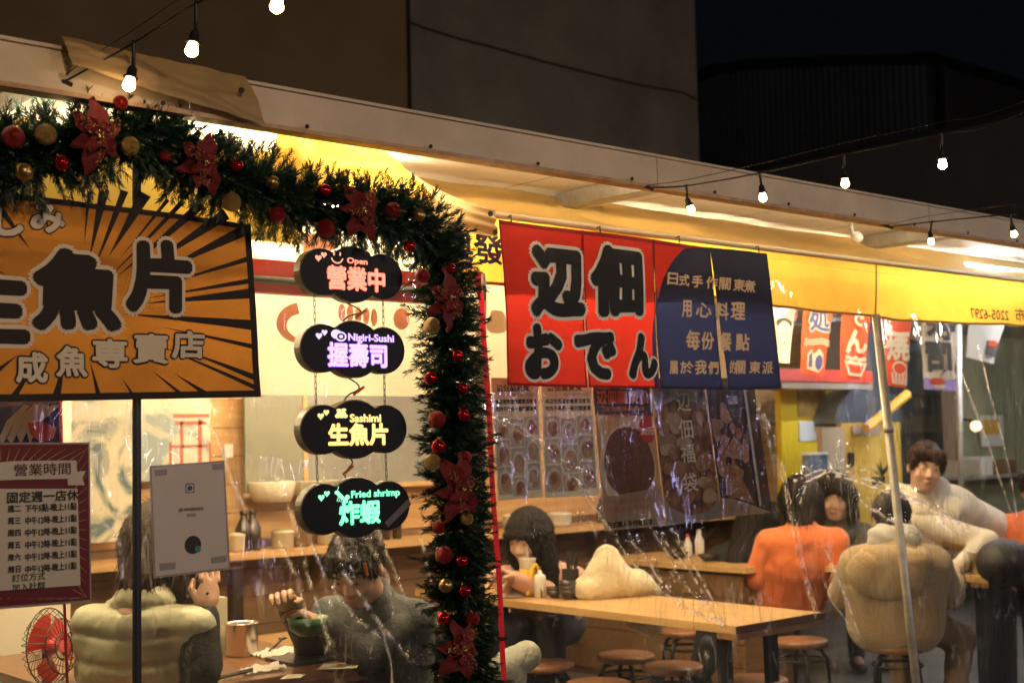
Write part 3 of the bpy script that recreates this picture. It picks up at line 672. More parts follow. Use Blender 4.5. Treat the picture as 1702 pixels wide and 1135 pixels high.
for n_, (px_, py_, R_, ph) in enumerate(PO):
    c = zp(px_, py_, 3.005); k = (c-CAM).dot(FW)/FPX
    fo = thing('poinsettia', None, None, (0, 0, 0)); bpy.data.objects.remove(fo)
    heart = MB()
    for j in range(7): heart.sphere((c.x+rng.uniform(-.008, .008), c.y-.02+rng.uniform(-.004, .004), c.z+rng.uniform(-.008, .008)), .0042, 8, 6)
    root = heart.build('poinsettia', cap_m, garl, True)
    na = 6
    for j in range(na):
        a = ph+2*math.pi*j/na+rng.uniform(-.15, .15); L_ = R_*k*rng.uniform(.88, 1.2)*(.85 if abs(math.cos(a)) > .7 else 1.05)
        petal(c, a, L_, L_*.62, .10, rng.uniform(.1, .5)).build('petal', vel, root, True)
    for j in range(4):
        a = ph+.5+2*math.pi*j/4+rng.uniform(-.2, .2)
        petal(c+Vector((0, -.012, 0)), a, R_*k*.62, R_*k*.38, .25, .3).build('petal', vel, root, True)
    for j in range(3):   # gold filigree leaves
        a = ph+.2+2.1*j; mb = MB(); 
        for _ in range(26):
            l = rng.uniform(.2, 1)*R_*k*.8; w_ = rng.uniform(-.18, .18)*R_*k; p = Vector((c.x+math.cos(a)*l-math.sin(a)*w_, c.y-.022-rng.uniform(0, .006), c.z+math.sin(a)*l+math.cos(a)*w_))
            q = p+Vector((rng.uniform(-.007, .007), 0, rng.uniform(-.007, .007))); mb.tube([p, p.lerp(q, .5)+Vector((.002, 0, .002)), q], .0008, 4)
        mb.build('gold_filigree', gth, root, kind='stuff')
# little lights tucked in the garland
fl_m = M('tiny_lamp', (1, .9, .7), .3, emit=(1, .82, .5), es=60)
for px_, py_ in ((88, 216), (96, 219), (112, 221), (118, 218), (272, 214), (278, 222), (322, 220), (345, 214), (360, 219)):
    c = PV(px_, py_, 3.14); MB().sphere(c, .0055, 8, 6).build('fairy_light', fl_m, garl, True)
sp_m = M('lamp_spot_lens', (1, .9, .7), .3, emit=(1, .80, .42), es=15)
sl = thing('clamp_lamp', 'small lit lamp behind the yellow tarpaulin beside the garland', 'lamp', PV(425, 255, 3.4))
c = PV(422, 238, 3.43); c.z = 2.235; MB().lathe([(.001, -.02), (.045, -.02), (.05, 0), (.03, .03), (.012, .05)], c, 18, axis=1).build('reflector', socket_m, sl, True)
MB().lathe([(.044, -.024), (.044, -.021)], c, 18, axis=1).build('lens', sp_m, sl)
# ================================================================== CLOUD SIGNS
casing_m = M('sign_casing', (.17, .15, .12), .4, .2, var=.1); face_m = M('sign_face', (.004, .0035, .006), .5, spec=.25)
chain_m = M('chain_steel', (.12, .11, .10), .35, .9); orange_m = M('orange_connector', (.55, .13, .02), .5)
def cloud(R=1., ry=1.):
    cs = [(0, .0, .093, .079), (-.105, .0, .072, .066), (.102, .0, .072, .066)]
    out = []
    for k in range(96):
        a = 2*math.pi*k/96; dx, dz = math.cos(a), math.sin(a); best = 0
        for cx, cz, rx, rz in cs:
            A = (dx/rx)**2+(dz/rz)**2; B = -2*(cx*dx/rx**2+cz*dz/rz**2); C_ = (cx/rx)**2+(cz/rz)**2-1; D = B*B-4*A*C_
            if D >= 0: best = max(best, (-B+math.sqrt(D))/(2*A))
        out.append((dx*best*R, dz*best*ry))
    return out
def heartpoly(s):
    return [(s*.0625*16*math.sin(t)**3, s*.0625*(13*math.cos(t)-5*math.cos(2*t)-2*math.cos(3*t)-math.cos(4*t))) for t in np.linspace(0, 2*math.pi, 24, endpoint=False)]
SG = [('top', 588, 456, 'red', (1, .13, .07), (1, .40, .25), '營業中', (544.5, 440, 638.6, 478.7), 'Open', (577, 429, 610, 441.5), (535, 427), (560, 429)),
      ('second', 590, 580, 'violet', (.42, .16, 1), (.78, .62, 1), '握壽司', (545.6, 568, 642, 608), 'Nigiri-Sushi', (579, 555, 654, 571), (536, 556), (563, 558)),
      ('third', 592, 713, 'yellow', (1, .50, .08), (1, .80, .30), '生魚片', (547, 703.5, 644, 740), 'Sashimi', (582, 689.5, 632.6, 702.5), (539, 689), (567, 690)),
      ('lowest', 595, 843, 'green', (.04, .85, .32), (.35, 1, .62), '炸蝦', (565, 833, 631, 872), 'Fried shrimp', (584, 817, 664, 832), (540, 824), (568, 824))]
vs_ = 3.085
prev = None
for (pos, cx, cy_, colname, halo, core, t1, b1, t2, b2, hp, ip) in SG:
    c = PV(cx, cy_, vs_)
    words_ = {'top': 'top black cloud sign with red lettering and a smiley face', 'second': 'black cloud sign with violet lettering under the red one', 'third': 'black cloud sign with yellow lettering between violet and green ones', 'lowest': 'lowest black cloud sign with green lettering and a strip of tape'}[pos]
    s_ = thing('cloud_sign', words_, 'sign', c, group='illuminated cloud signs hanging in a column')
    sc_ = {'top': .97, 'second': .985, 'third': 1., 'lowest': 1.02}[pos]
    mb = MB(); prof = [(0, 1.0), (.004, 1.035), (.034, 1.035), (.038, 1.0)]; pts = cloud(sc_, sc_); n = len(pts); vv = []; ff = []
    for dy, k in prof: vv += [(c.x+a*(1+(k-1)*.4), c.y+dy, c.z+b*(1+(k-1)*1.)) for a, b in pts]
    for i in range(len(prof)-1):
        for j in range(n): ff.append((i*n+j, (i+1)*n+j, (i+1)*n+(j+1) % n, i*n+(j+1) % n))
    ff.append(tuple((len(prof)-1)*n+j for j in range(n)))
    mb.add(vv, ff).build('casing', casing_m, s_, False)
    vv = [(c.x+a*.995, c.y+.001, c.z+b*.995) for a, b in pts]; MB().add(vv, [tuple(range(n-1, -1, -1))]).build('face_panel', face_m, s_)
    em = M('led_'+colname, (.1, .1, .1), .5, emit=core, es=1.25); eh = M('led_edge_'+colname, (.1, .1, .1), .5, emit=halo, es=2.3)
    pl = flatplace(c.y+.001)
    fit('lettering', t1, b1[0], b1[1]+1.5, b1[2], b1[3], vs_, pl, em, s_, bold=.022, depth=.003)
    fit('lettering_edge', t1, b1[0], b1[1]+1.5, b1[2], b1[3], vs_, pl, eh, s_, bold=.052, depth=.0012)
    fit('lettering', t2, b2[0], b2[1]-1, b2[2], b2[3]-1.5, vs_, pl, em, s_, bold=.018, depth=.003)
    fit('lettering_edge', t2, b2[0], b2[1]-1, b2[2], b2[3]-1.5, vs_, pl, eh, s_, bold=.044, depth=.0012)
    for dx, dz, hs in ((-.012, -.004, .0105), (.006, .006, .0095)):
        h_ = PV(*hp, vs_); P = [pl(h_.x+dx+a, h_.z+dz+b, .002) for a, b in heartpoly(hs)]
        MB().add(P, [tuple(range(len(P)))]).build('heart_icon', em, s_)
    q = PV(*ip, vs_)
    def disc(mb, x, z, rx, rz, h=.002, a0=0, a1=2*math.pi, n=18):
        P = [pl(q.x+x+rx*math.cos(t), q.z+z+rz*math.sin(t), h) for t in np.linspace(a0, a1, n)]; mb.add(P, [tuple(range(n))])
    mb = MB()
    if pos == 'top':
        disc(mb, -.010, .012, .003, .006); disc(mb, .010, .012, .003, .006)
        mb.tube([pl(q.x+.019*math.cos(t), q.z+.004+.018*math.sin(t), .002) for t in np.linspace(math.pi*1.08, math.pi*1.92, 12)], .0022, 6)
    elif pos == 'second':
        disc(mb, -.008, .004, .018, .013); disc(mb, .006, -.002, .019, .014, .0024)
        mb.build('roll_icon', em, s_); mb = MB(); disc(mb, .006, -.002, .013, .009, .003); mb.build('roll_ring', face_m, s_); mb = MB(); disc(mb, .006, -.002, .007, .005, .0035)
    elif pos == 'third':
        for i in range(5): disc(mb, -.012+.006*i, -.006+.008*(i % 2)+.004, .009, .006, .002+.0001*i)
        disc(mb, -.008, .014, .008, .004); disc(mb, .008, .015, .009, .004)
    else:
        for i in range(6): disc(mb, -.016+.006*i, .010-.005*i, .008-.0006*i, .0055, .002+.0001*i)
        for i in range(4): mb.tube([pl(q.x-.01+.006*i, q.z+.004-.004*i, .002), pl(q.x-.016+.006*i, q.z-.014-.001*i, .002)], .0012, 4)
        mb.tube([pl(q.x-.016, q.z+.012, .002), pl(q.x-.010, q.z+.026, .002)], .001, 4); disc(mb, .018, -.004, .008, .007)
    mb.build('pictogram', em, s_)
    if pos == 'lowest':
        a_, b_, c_, d_ = PV(639, 868, vs_), PV(645, 876, vs_), PV(684, 838, vs_), PV(678, 829, vs_)
        MB().add([pl(p.x, p.z, .001) for p in (a_, b_, c_, d_)], [(0, 1, 2, 3)]).build('tape_strip', M('clear_tape', (.16, .15, .16), .25), s_)
    for xx in (-.118, .112):
        sc1 = MB().sphere((c.x+xx, c.y+.019, c.z+.066*sc_*.93), .004, 8, 6); sc1.sphere((c.x+xx, c.y+.019, c.z-.066*sc_*.93), .004, 8, 6); sc1.build('hanging_screw', chain_m, s_, kind='stuff')
    if prev is None: zt = c.z+.22
    else: zt = prev.z-.060
    for k, xx in enumerate((-.118, .112)):   # chain of small links up to the sign above
        z0 = c.z+.062; px0 = (prev.x if prev else c.x)+xx; nl = max(3, int((zt-z0)/.016)); mb = MB()
        for j in range(nl):
            f0, f1 = j/nl, (j+1)/nl; zz0 = z0+(zt-z0)*f0-.002; zz1 = z0+(zt-z0)*f1+.002; x0_ = c.x+xx+(px0-c.x-xx)*f0; yb = c.y+.019
            w_ = .0030
            lp = [(x0_+(w_ if j % 2 else 0), yb+(0 if j % 2 else w_), zz0+.002), (x0_+(w_ if j % 2 else 0), yb+(0 if j % 2 else w_), zz1-.002), (x0_, yb, zz1), (x0_-(w_ if j % 2 else 0), yb-(0 if j % 2 else w_), zz1-.002), (x0_-(w_ if j % 2 else 0), yb-(0 if j % 2 else w_), zz0+.002), (x0_, yb, zz0), (x0_+(w_ if j % 2 else 0), yb+(0 if j % 2 else w_), zz0+.002)]
            mb.tube(lp, .0011, 5)
        mb.build('chain', chain_m, s_)
    if prev is not None:
        pz = prev.z-.078; nz_ = c.z+.078
        dx = {'second': .03, 'third': .02, 'lowest': -.02}[pos]
        e1 = Vector((c.x-.005, c.y+.03, pz)); e2 = Vector((c.x-.02, c.y+.03, nz_))
        m_ = Vector((c.x+dx, c.y+.015, (pz+nz_)/2))
        MB().tube(strand([e1, e1.lerp(m_, .5)+Vector((.012, 0, 0)), m_, m_.lerp(e2, .6)+Vector((-.01, -.01, .004)), e2], 0, 6), .0022, 6).build('wire', socket_m, s_, True)
        MB().tube([m_+Vector((.012, -.008, .006)), m_+Vector((-.022, -.008, -.016))], .0042, 6).build('connector', orange_m, s_)
    prev = c
c = PV(600, 892, vs_); e = PV(606, 935, vs_)
MB().tube(strand([Vector((c.x, vs_+.02, c.z+.01)), Vector((c.x+.002, vs_+.01, (c.z+e.z)/2)), Vector((e.x, vs_, e.z))], 0, 6), .0022, 6).build('wire', socket_m, s_, True)
MB().tube([Vector((e.x, vs_, e.z)), Vector((e.x+.008, vs_, e.z-.036))], .0055, 6).build('connector', orange_m, s_)
# ================================================================== LEFT BANNER
def bdisp(x, z): return .010*math.sin(x*7+z*3)+.008*fbm(x*3, z*3, 4)
BV = 3.15
def bplace(a, b, h=0): return (a, BV+bdisp(a, b)-h, b)
def cloth(name, corners, v, disp, mat, parent, nu=50, nv=30, off=0., edge=None):
    P = [PV(x, y, v) for x, y in corners]
    def F(a, b):
        p = (P[0]*(1-a)+P[1]*a)*(1-b)+(P[3]*(1-a)+P[2]*a)*b
        if edge: p = p+edge(a, b)
        return (p.x, v+disp(p.x, p.z)-off, p.z)
    return MB().grid(F, nu, nv).build(name, mat, parent, True)
orange_cl = M('orange_cloth', (.52, .215, .03), .8, var=.14, vs=5, bump=.3, bs=220, trans=.2)
black_pr = M('black_print', (.022, .014, .012), .75, trans=.12); white_pr = M('cream_print', (.74, .64, .50), .8)
ban = thing('orange_banner', 'orange cloth banner with big black lettering under the garland at left', 'banner', (1.4, BV, 1.62))
cor = [(-160, 296), (417, 374), (429.5, 660), (-160, 671)]
cloth('cloth', cor, BV, bdisp, orange_cl, ban, 60, 30)
def strip(parent, pts, w, v, place, mat, name='border', h=.0015):
    P = [PV(x, y, v) for x, y in pts]; mb = MB()
    for a, b in zip(P[:-1], P[1:]):
        n = 24; d = Vector((b.x-a.x, 0, b.z-a.z)).normalized(); s_ = Vector((-d.z, 0, d.x))*w
        for i in range(n):
            p, q = a.lerp(b, i/n), a.lerp(b, (i+1)/n)
            mb.add([place(p.x, p.z, h), place(q.x, q.z, h), place(q.x+s_.x, q.z+s_.z, h), place(p.x+s_.x, p.z+s_.z, h)], [(0, 1, 2, 3)])
    return mb.build(name, mat, parent)
strip(ban, [(429.5, 660), (417, 374)], .020, BV, bplace, black_pr)
strip(ban, [(-160, 671), (429.5, 660)], .018, BV, bplace, black_pr, h=.002)
strip(ban, [(417, 374), (-160, 296)], .014, BV, bplace, black_pr, h=.0018)
C0 = (130, 515); mb = MB()
for (ox, oy, w_, f) in [(148, 318, 7, .55), (172, 318, 17, .42), (205, 318, 13, .30), (238, 323, 22, .45), (275, 333, 7, .45), (300, 336, 9, .25), (330, 342, 16, .28), (375, 356, 20, .40), (412, 380, 20, .42), (414, 430, 9, .45), (415, 467, 9, .38), (416, 488, 17, .36), (419, 541, 17, .25),
                       (420, 577, 8, .45), (421, 628, 10, .55), (422, 645, 8, .4), (340, 655, 8, .75), (300, 655, 6, .7), (222, 656, 5, .8), (165, 655, 8, .6), (96, 660, 14, .55), (20, 664, 12, .6), (-60, 660, 20, .5), (-100, 560, 16, .5), (-100, 480, 16, .5), (-100, 400, 20, .5), (-20, 318, 16, .5), (60, 316, 12, .6)]:
    dx, dy = ox-C0[0], oy-C0[1]; L_ = math.hypot(dx, dy); nx_, ny_ = -dy/L_*w_/2, dx/L_*w_/2; n = 8; prevp = None; mb = MB()
    for i in range(n+1):
        t = 1-(1-f)*i/n; k = 1-i/n; x_, y_ = C0[0]+dx*t, C0[1]+dy*t
        a_ = PV(x_+nx_*k, y_+ny_*k, BV); b_ = PV(x_-nx_*k, y_-ny_*k, BV); cur = (bplace(a_.x, a_.z, .001), bplace(b_.x, b_.z, .001))
        if prevp: mb.add([prevp[0], prevp[1], cur[1], cur[0]], [(0, 1, 2, 3)])
        prevp = cur
    mb.build('printed_ray', black_pr, ban)
for ch, bx in (('生', (-98, 440, 46, 560)), ('魚', (62, 418, 196, 540)), ('片', (214, 404, 308, 512))):
    fit('lettering', ch, *bx, BV, bplace, white_pr, ban, bold=.115, cut=.03, depth=.002, warp=.02, n=14)
    fit('lettering', ch, *bx, BV, bplace, black_pr, ban, bold=.060, cut=.03, depth=.004, warp=.02, n=10)
for ch, bx in (('熟', (-52, 605, -4, 650)), ('成', (30, 586, 80, 634)), ('魚', (97, 576, 145, 624)), ('専', (156, 564, 210, 609)), ('賣', (222, 556, 276, 602)), ('店', (284, 551, 334, 594)), ('し', (-6, 342, 38, 388)), ('み', (54, 340, 106, 382))):
    big = ch in 'しみ'
    fit('lettering', ch, *bx, BV, bplace, black_pr, ban, bold=.10, cut=.03, depth=.002, n=12)
    fit('lettering', ch, *bx, BV, bplace, white_pr, ban, bold=.055 if big else .038, cut=.03, depth=.004, n=10)
# ================================================================== POSTERS ON THE LEFT CURTAIN
def sheetpoly(name, corners, v, mat, parent, h=0., solid=0):
    P = [PV(x, y, v) for x, y in corners]; return MB().slab([(p.x, v-h, p.z) for p in P], (0, .0008, 0)).build(name, mat, parent)
hrs = thing('opening_hours_poster', 'dark red poster of opening hours with a cream panel on the left curtain', 'poster', PV(75, 1000, 3.2))
maroon = M('maroon_print', (.13, .004, .010), .6, var=.1); creamp = M('cream_poster_panel', (.58, .53, .44), .5, var=.05); goldp = M('gold_rays', (.42, .27, .10), .5)
v_ = 3.195
sheetpoly('laminate', [(-152, 736), (149, 735), (152, 1000), (-152, 1024)], v_, M('laminate_edge', (.35, .30, .27), .15), hrs)
sheetpoly('paper', [(-150, 739), (146, 738), (149, 996), (-150, 1019)], v_, maroon, hrs, .0015)
cxp, cyp = (0, 880); mb = MB()
for k in range(64):
    a = 2*math.pi*k/64; r0 = 1.0; dx, dy = math.cos(a), math.sin(a)
    s0 = 1/max(abs(dx)/134, abs(dy)/128); s1 = s0*1.28
    ex = min(max(cxp+dx*s1, -145), 144); ey = min(max(cyp+dy*s1, 745), 992)
    if s0 < 10: continue
    P = [PV(x, y, v_) for x, y in ((cxp+dx*s0*.9-dy*.8, cyp+dy*s0*.9+dx*.8), (ex-dy*.2, ey+dx*.2), (ex+dy*.2, ey-dx*.2), (cxp+dx*s0*.9+dy*.8, cyp+dy*s0*.9-dx*.8))]
    mb.add([(p.x, v_-.0025, p.z) for p in P], [(0, 1, 2, 3)])
mb.build('printed_rays', goldp, hrs, kind='stuff')
sheetpoly('cream_panel', [(-130, 812), (128, 812), (133, 972), (-132, 990)], v_, creamp, hrs, .003)
sheetpoly('ribbon', [(-140, 783), (20, 766), (126, 765), (128, 795), (20, 797), (-140, 806)], v_, creamp, hrs, .0035)
sheetpoly('ribbon_tail', [(112, 786), (142, 782), (136, 794), (140, 806), (112, 806)], v_, creamp, hrs, .0031)
pk = M('poster_ink_dark', (.06, .01, .015), .6); pb = M('poster_ink_black', (.02, .018, .016), .6)
pl = flatplace(v_-.0038)
fit('lettering', '營業時間', 22, 771, 116, 791, v_, pl, pk, hrs, bold=.01, depth=.0006)
fit('lettering', '固定週一店休', 11, 818, 129, 836, v_, pl, pb, hrs, bold=.03, depth=.0006)
for i, (d, tt) in enumerate((('週二', '下午5點-晚上11點'), ('周三', '中午12時-晚上11點'), ('周四', '中午12時-晚上11點'), ('周五', '中午12時-晚上11點'), ('周六', '中午12時-晚上11點'), ('周日', '中午12時-晚上11點'))):
    y0 = 840+20.2*i
    fit('lettering', d, 12, y0, 33, y0+11, v_, pl, pb, hrs, bold=.03, depth=.0006)
    fit('lettering', tt, 41, y0-1.5, 126, y0+11, v_, pl, pb, hrs, bold=.03, depth=.0006)
fit('lettering', '訂位方式', 19, 954, 74, 967, v_, pl, pb, hrs, depth=.0006, bold=.008)
fit('lettering', '加入社群', 19, 970, 74, 983, v_, pl, pb, hrs, depth=.0006, bold=.008)
ctc = thing('contact_sheet', 'white laminated contact sheet with a small camera symbol right of the black zip', 'poster', PV(315, 950, 3.2))
wpaper = M('grey_white_paper', (.60, .54, .50), .5, var=.06); v_ = 3.19
sheetpoly('laminate', [(248, 774), (373, 765), (383, 946), (255, 961)], v_, M('laminate_edge', (.35, .30, .27), .15), ctc)
sheetpoly('paper', [(251, 777), (370, 768), (379, 943), (258, 957)], v_, wpaper, ctc, .0015)
tape_ = M('grey_tape', (.30, .27, .26), .3)
for cc in ([(256, 781), (277, 779), (277, 789), (257, 791)], [(352, 771), (369, 770), (370, 780), (353, 781)], [(264, 936), (291, 934), (291, 945), (265, 948)], [(350, 926), (376, 922), (376, 933), (351, 936)], [(310, 853), (325, 852), (325, 858), (310, 859)]):
    sheetpoly('tape_piece', cc, v_, tape_, ctc, .0025)
pl = flatplace(v_-.002)
fit('lettering', '@LANGJIN2023', 296, 844, 337, 851, v_, pl, pb, ctc, bold=.01, depth=.0006)
c = PV(315, 811, v_); bl_ = M('ink_blue', (.05, .06, .25), .5)
mb = MB(); rr = .0125
def rrect(r, rad, n=5):
    out = []
    for (sx, sz, a0) in ((1, 1, 0), (-1, 1, 90), (-1, -1, 180), (1, -1, 270)):
        for k in range(n+1):
            a = math.radians(a0+90*k/n); out.append(((r-rad)*sx+rad*math.cos(a), (r-rad)*sz+rad*math.sin(a)))
    return out
o_ = rrect(rr, .004); i_ = rrect(rr*.82, .003); n = len(o_)
mb.add([pl(c.x+a, c.z+b, .0006) for a, b in o_+i_], [(k, (k+1) % n, n+(k+1) % n, n+k) for k in range(n)])
mb.lathe([(.0048, 0), (.0068, 0), (.0068, .0004), (.0048, .0004)], (c.x, v_-.0030, c.z), 20, axis=1)
mb.build('camera_symbol', bl_, ctc)
c = PV(320, 905, v_); MB().lathe([(.0001, 0), (.0235, 0), (.0235, .0004), (.0001, .0004)], (c.x, v_-.0026, c.z), 28, axis=1).build('round_badge', pb, ctc)
MB().lathe([(.0001, 0), (.0085, 0), (.0085, .0003), (.0001, .0003)], (c.x+.014, v_-.0032, c.z-.012), 20, axis=1).build('round_badge', M('badge_green', (.05, .25, .14), .5), ctc, label='small green dot')
# ================================================================== NOREN
NV = 3.195
def ndisp(x, z):
    return .006*math.sin(x*9)+.010*fbm(x*2.6, z*2.2, 8)+.006*math.sin((2.2-z)*7)*math.sin(x*4)
def nplace(a, b, h=0): return (a, NV+ndisp(a, b)-h, b)
red_cl = M('red_cloth', (.60, .035, .020), .8, var=.10, vs=7, bump=.35, bs=240, trans=.30)
navy_cl = M('navy_cloth', (.016, .022, .080), .8, var=.1, vs=7, bump=.35, bs=240, trans=.34)
nor = thing('noren_curtain', 'short red and navy split door curtain with brush lettering', 'door curtain', (3.4, NV, 1.7))
panels = [((828, 365), (968, 383), (975, 644), (845, 640)), ((968, 383), (1085, 398), (1094, 646), (978, 644)), ((1085, 398), (1182, 411), (1200, 647), (1097, 646)), ((1182, 411), (1272, 422), (1296, 646), (1211, 648))]
arc = []
for t in np.linspace(0, 1, 28):
    y = 407+(660-407)*t
    k = max(0, 1-((y-575)/172)**2) if y < 575 else 1-((y-575)/300)**2
    arc.append((1168-84*math.sqrt(k), y))
ax_ = [PV(x, y, NV) for x, y in arc]; az = [p.z for p in ax_][::-1]; axx = [p.x for p in ax_][::-1]
def bound(z): return float(np.interp(z, az, axx)) if z < az[-1] else 99
for pi_, cor in enumerate(panels):
    P = [PV(x, y, NV) for x, y in cor]; nu, nv_ = 26, 44
    def pos(a, b, off=0.):
        p = (P[0]*(1-a)+P[1]*a)*(1-b)+(P[3]*(1-a)+P[2]*a)*b; return p
    for which, mat in (('red', red_cl), ('navy', navy_cl)):
        mb = MB()
        for j in range(nv_):
            for sgn in (0,):
                b0, b1 = j/nv_, (j+1)/nv_; row = []
                for b in (b0, b1):
                    l, r = pos(0, b), pos(1, b); bx_ = bound((l.z+r.z)/2)
                    lo_, hi_ = (l.x, min(r.x, bx_)) if which == 'red' else (max(l.x, bx_), r.x)
                    row.append((lo_, hi_, l, r))
                if row[0][1]-row[0][0] < 1e-5 and row[1][1]-row[1][0] < 1e-5: continue
                n = 20
                vs2 = []
                for (lo_, hi_, l, r) in row:
                    hi_ = max(hi_, lo_)
                    for i in range(n+1):
                        x = lo_+(hi_-lo_)*i/n; f = (x-l.x)/(r.x-l.x); z = l.z*(1-f)+r.z*f; vs2.append(nplace(x, z))
                mb.add(vs2, [(i, i+1, n+2+i, n+1+i) for i in range(n)])
        if mb.v:
            o = mb.build('cloth_panel', mat, nor, True, label=which+' cloth of the split curtain')
            bm = bmesh.new(); bm.from_mesh(o.data); bmesh.ops.remove_doubles(bm, verts=bm.verts, dist=.0004); bm.to_mesh(o.data); bm.free()
hemr = M('red_hem', (.26, .010, .012), .8, trans=.2); hemn = M('navy_hem', (.008, .009, .03), .8)
for pi_, cor in enumerate(panels):
    hm = hemr if pi_ < 2 else hemn
    strip(nor, [cor[0], cor[3]], .006, NV, nplace, hm, 'hem', .001); strip(nor, [cor[2], cor[1]], .006, NV, nplace, hm, 'hem', .001)
    strip(nor, [cor[3], cor[2]], .008, NV, nplace, hm, 'hem', .0012)
strip(nor, [(828, 372), (1150, 413)], .012, NV, nplace, hemr, 'hem', .001)
strip(nor, [(1150, 413), (1272, 428)], .012, NV, nplace, hemn, 'hem', .001)
blk_br = M('brush_black', (.012, .013, .016), .8, trans=.1); wht_ol = M('outline_cream', (.90, .85, .76), .8); gold_br = M('brush_gold', (.86, .62, .36), .8)
for ch, bx in (('辺', (888, 413, 968, 518)), ('佃', (988, 415, 1062, 517)), ('お', (879, 546, 930, 624)), ('で', (960, 556, 1018, 626)), ('ん', (1046, 560, 1088, 624))):
    fit('lettering', ch, *bx, NV, nplace, wht_ol, nor, bold=.118, cut=.02, depth=.0022, warp=.05, n=14)
    fit('lettering', ch, *bx, NV, nplace, blk_br, nor, bold=.066, cut=.02, depth=.0045, warp=.05, n=10)
def row(chars, boxes, mat, v, place, parent, **k):
    for ch, bx in zip(chars, boxes): fit('lettering', ch, *bx, v, place, mat, parent, **k)
G = dict(bold=.030, depth=.003, cut=.03, warp=.03, slant=.08, n=6)
row('日式手作關東煮', [(1110+w0*1.0, 453+i*2.2, 1110+w0+17, 472+i*2.2) for i, w0 in enumerate((0, 20, 42, 65, 85, 107, 124))], gold_br, NV, nplace, nor, **G)
row('用心料理', [(1135, 499, 1150, 526), (1158, 503, 1182, 526), (1190, 503, 1209, 531), (1214, 503, 1235, 530)], gold_br, NV, nplace, nor, **G)
row('每份餐點', [(1143, 549, 1163, 580), (1167, 552, 1186, 580), (1197, 553, 1214, 583), (1222, 555, 1242, 582)], gold_br, NV, nplace, nor, **G)
row('屬於我們的關東派', [(1113, 600, 1127, 621), (1132, 600, 1153, 620), (1157, 599, 1175, 621), (1178, 601, 1193, 621), (1212, 600, 1221, 620), (1222, 600, 1236, 621), (1243, 601, 1260, 620), (1264, 601, 1280, 621)], gold_br, NV, nplace, nor, **G)
for xx in (2.80, 3.2, 3.6, 4.05): MB().tube([(xx, NV+.01, 2.21), (xx, NV-.004, 2.215), (xx, NV-.006, 2.19)], .003, 5).build('tie_loop', socket_m, nor)
pg = thing('clothes_peg', 'red and steel clothes peg clipped at the top of the red strip', 'peg', PV(800, 470, 3.18))
for k, dx in enumerate((0, 12)):
    a, b = PV(791+dx, 455, 3.18), PV(797+dx*.8, 499, 3.18); MB().tube([a, a.lerp(b, .4), b], [.006, .008, .004], 8).build('jaw', redpaint if k == 0 else galv, pg, True)
# ================================================================== MENU POSTERS
def stew(name, a, b, sc_=28):
    if name in MATS: return MATS[name]
    m = bpy.data.materials.new(name); m.use_nodes = True; N, L = nt(m); bs = N['Principled BSDF']
    tc = N.new('ShaderNodeTexCoord'); v = N.new('ShaderNodeTexVoronoi'); v.inputs['Scale'].default_value = sc_; nn = N.new('ShaderNodeTexNoise'); nn.inputs['Scale'].default_value = 14; nn.inputs['Detail'].default_value = 5
    mx_ = N.new('ShaderNodeMixRGB'); mx_.inputs[0].default_value = .07; L.new(tc.outputs['Object'], mx_.inputs[1]); L.new(nn.outputs['Color'], mx_.inputs[2]); L.new(mx_.outputs[0], v.inputs['Vector'])
    r = N.new('ShaderNodeValToRGB'); r.color_ramp.elements[0].color = (*a, 1); r.color_ramp.elements[1].color = (*b, 1); r.color_ramp.elements[1].position = .75
    e = r.color_ramp.elements.new(.35); e.color = tuple(.5*(x+y) for x, y in zip(a, b))+(1,)
    L.new(v.outputs['Distance'], r.inputs[0])
    mm = N.new('ShaderNodeMixRGB'); mm.blend_type = 'MULTIPLY'; mm.inputs[0].default_value = .8; L.new(r.outputs[0], mm.inputs[1]); L.new(v.outputs['Color'], mm.inputs[2])
    hs_ = N.new('ShaderNodeHueSaturation'); hs_.inputs['Saturation'].default_value = 0.0; L.new(v.outputs['Color'], hs_.inputs['Color'])
    ad_ = N.new('ShaderNodeMixRGB'); ad_.blend_type = 'ADD'; ad_.inputs[0].default_value = 1; ad_.inputs[2].default_value = (.35, .35, .35, 1); L.new(hs_.outputs[0], ad_.inputs[1]); L.new(ad_.outputs[0], mm.inputs[2])
    L.new(mm.outputs[0], bs.inputs['Base Color']); bs.inputs['Roughness'].default_value = .35
    MATS[name] = m; return m
pw = M('menu_paper', (.78, .74, .64), .4, var=.08, trans=.3); tile_m = M('photo_grey_blue', (.48, .48, .43), .4); bowl_m = M('photo_bowl', (.70, .71, .66), .4); broth = M('photo_broth', (.55, .36, .16), .4)
foods = [stew('photo_food', (.50, .30, .17), (.26, .13, .07), 90), stew('photo_food_pale', (.68, .54, .38), (.40, .28, .18), 70), stew('photo_food_red', (.52, .22, .13), (.25, .09, .05), 60)]
PVV = 3.335
def quadpx(c, a, b):
    x = (c[0][0]*(1-a)+c[1][0]*a)*(1-b)+(c[3][0]*(1-a)+c[2][0]*a)*b; y = (c[0][1]*(1-a)+c[1][1]*a)*(1-b)+(c[3][1]*(1-a)+c[2][1]*a)*b
    return x, y
def inq(name, c, poly, mat, parent, h):
    P = [PV(*quadpx(c, a, b), PVV) for a, b in poly]; return MB().add([(p.x, PVV-h, p.z) for p in P], [tuple(range(len(P)))]).build(name, mat, parent)
def ell(cx, cy_, rx, ry, n=14, wob=0., seed=0):
    return [(cx+rx*math.cos(t)*(1+wob*math.sin(3*t+seed)), cy_+ry*math.sin(t)*(1+wob*math.cos(2*t+seed))) for t in np.linspace(0, 2*math.pi, n, endpoint=False)]
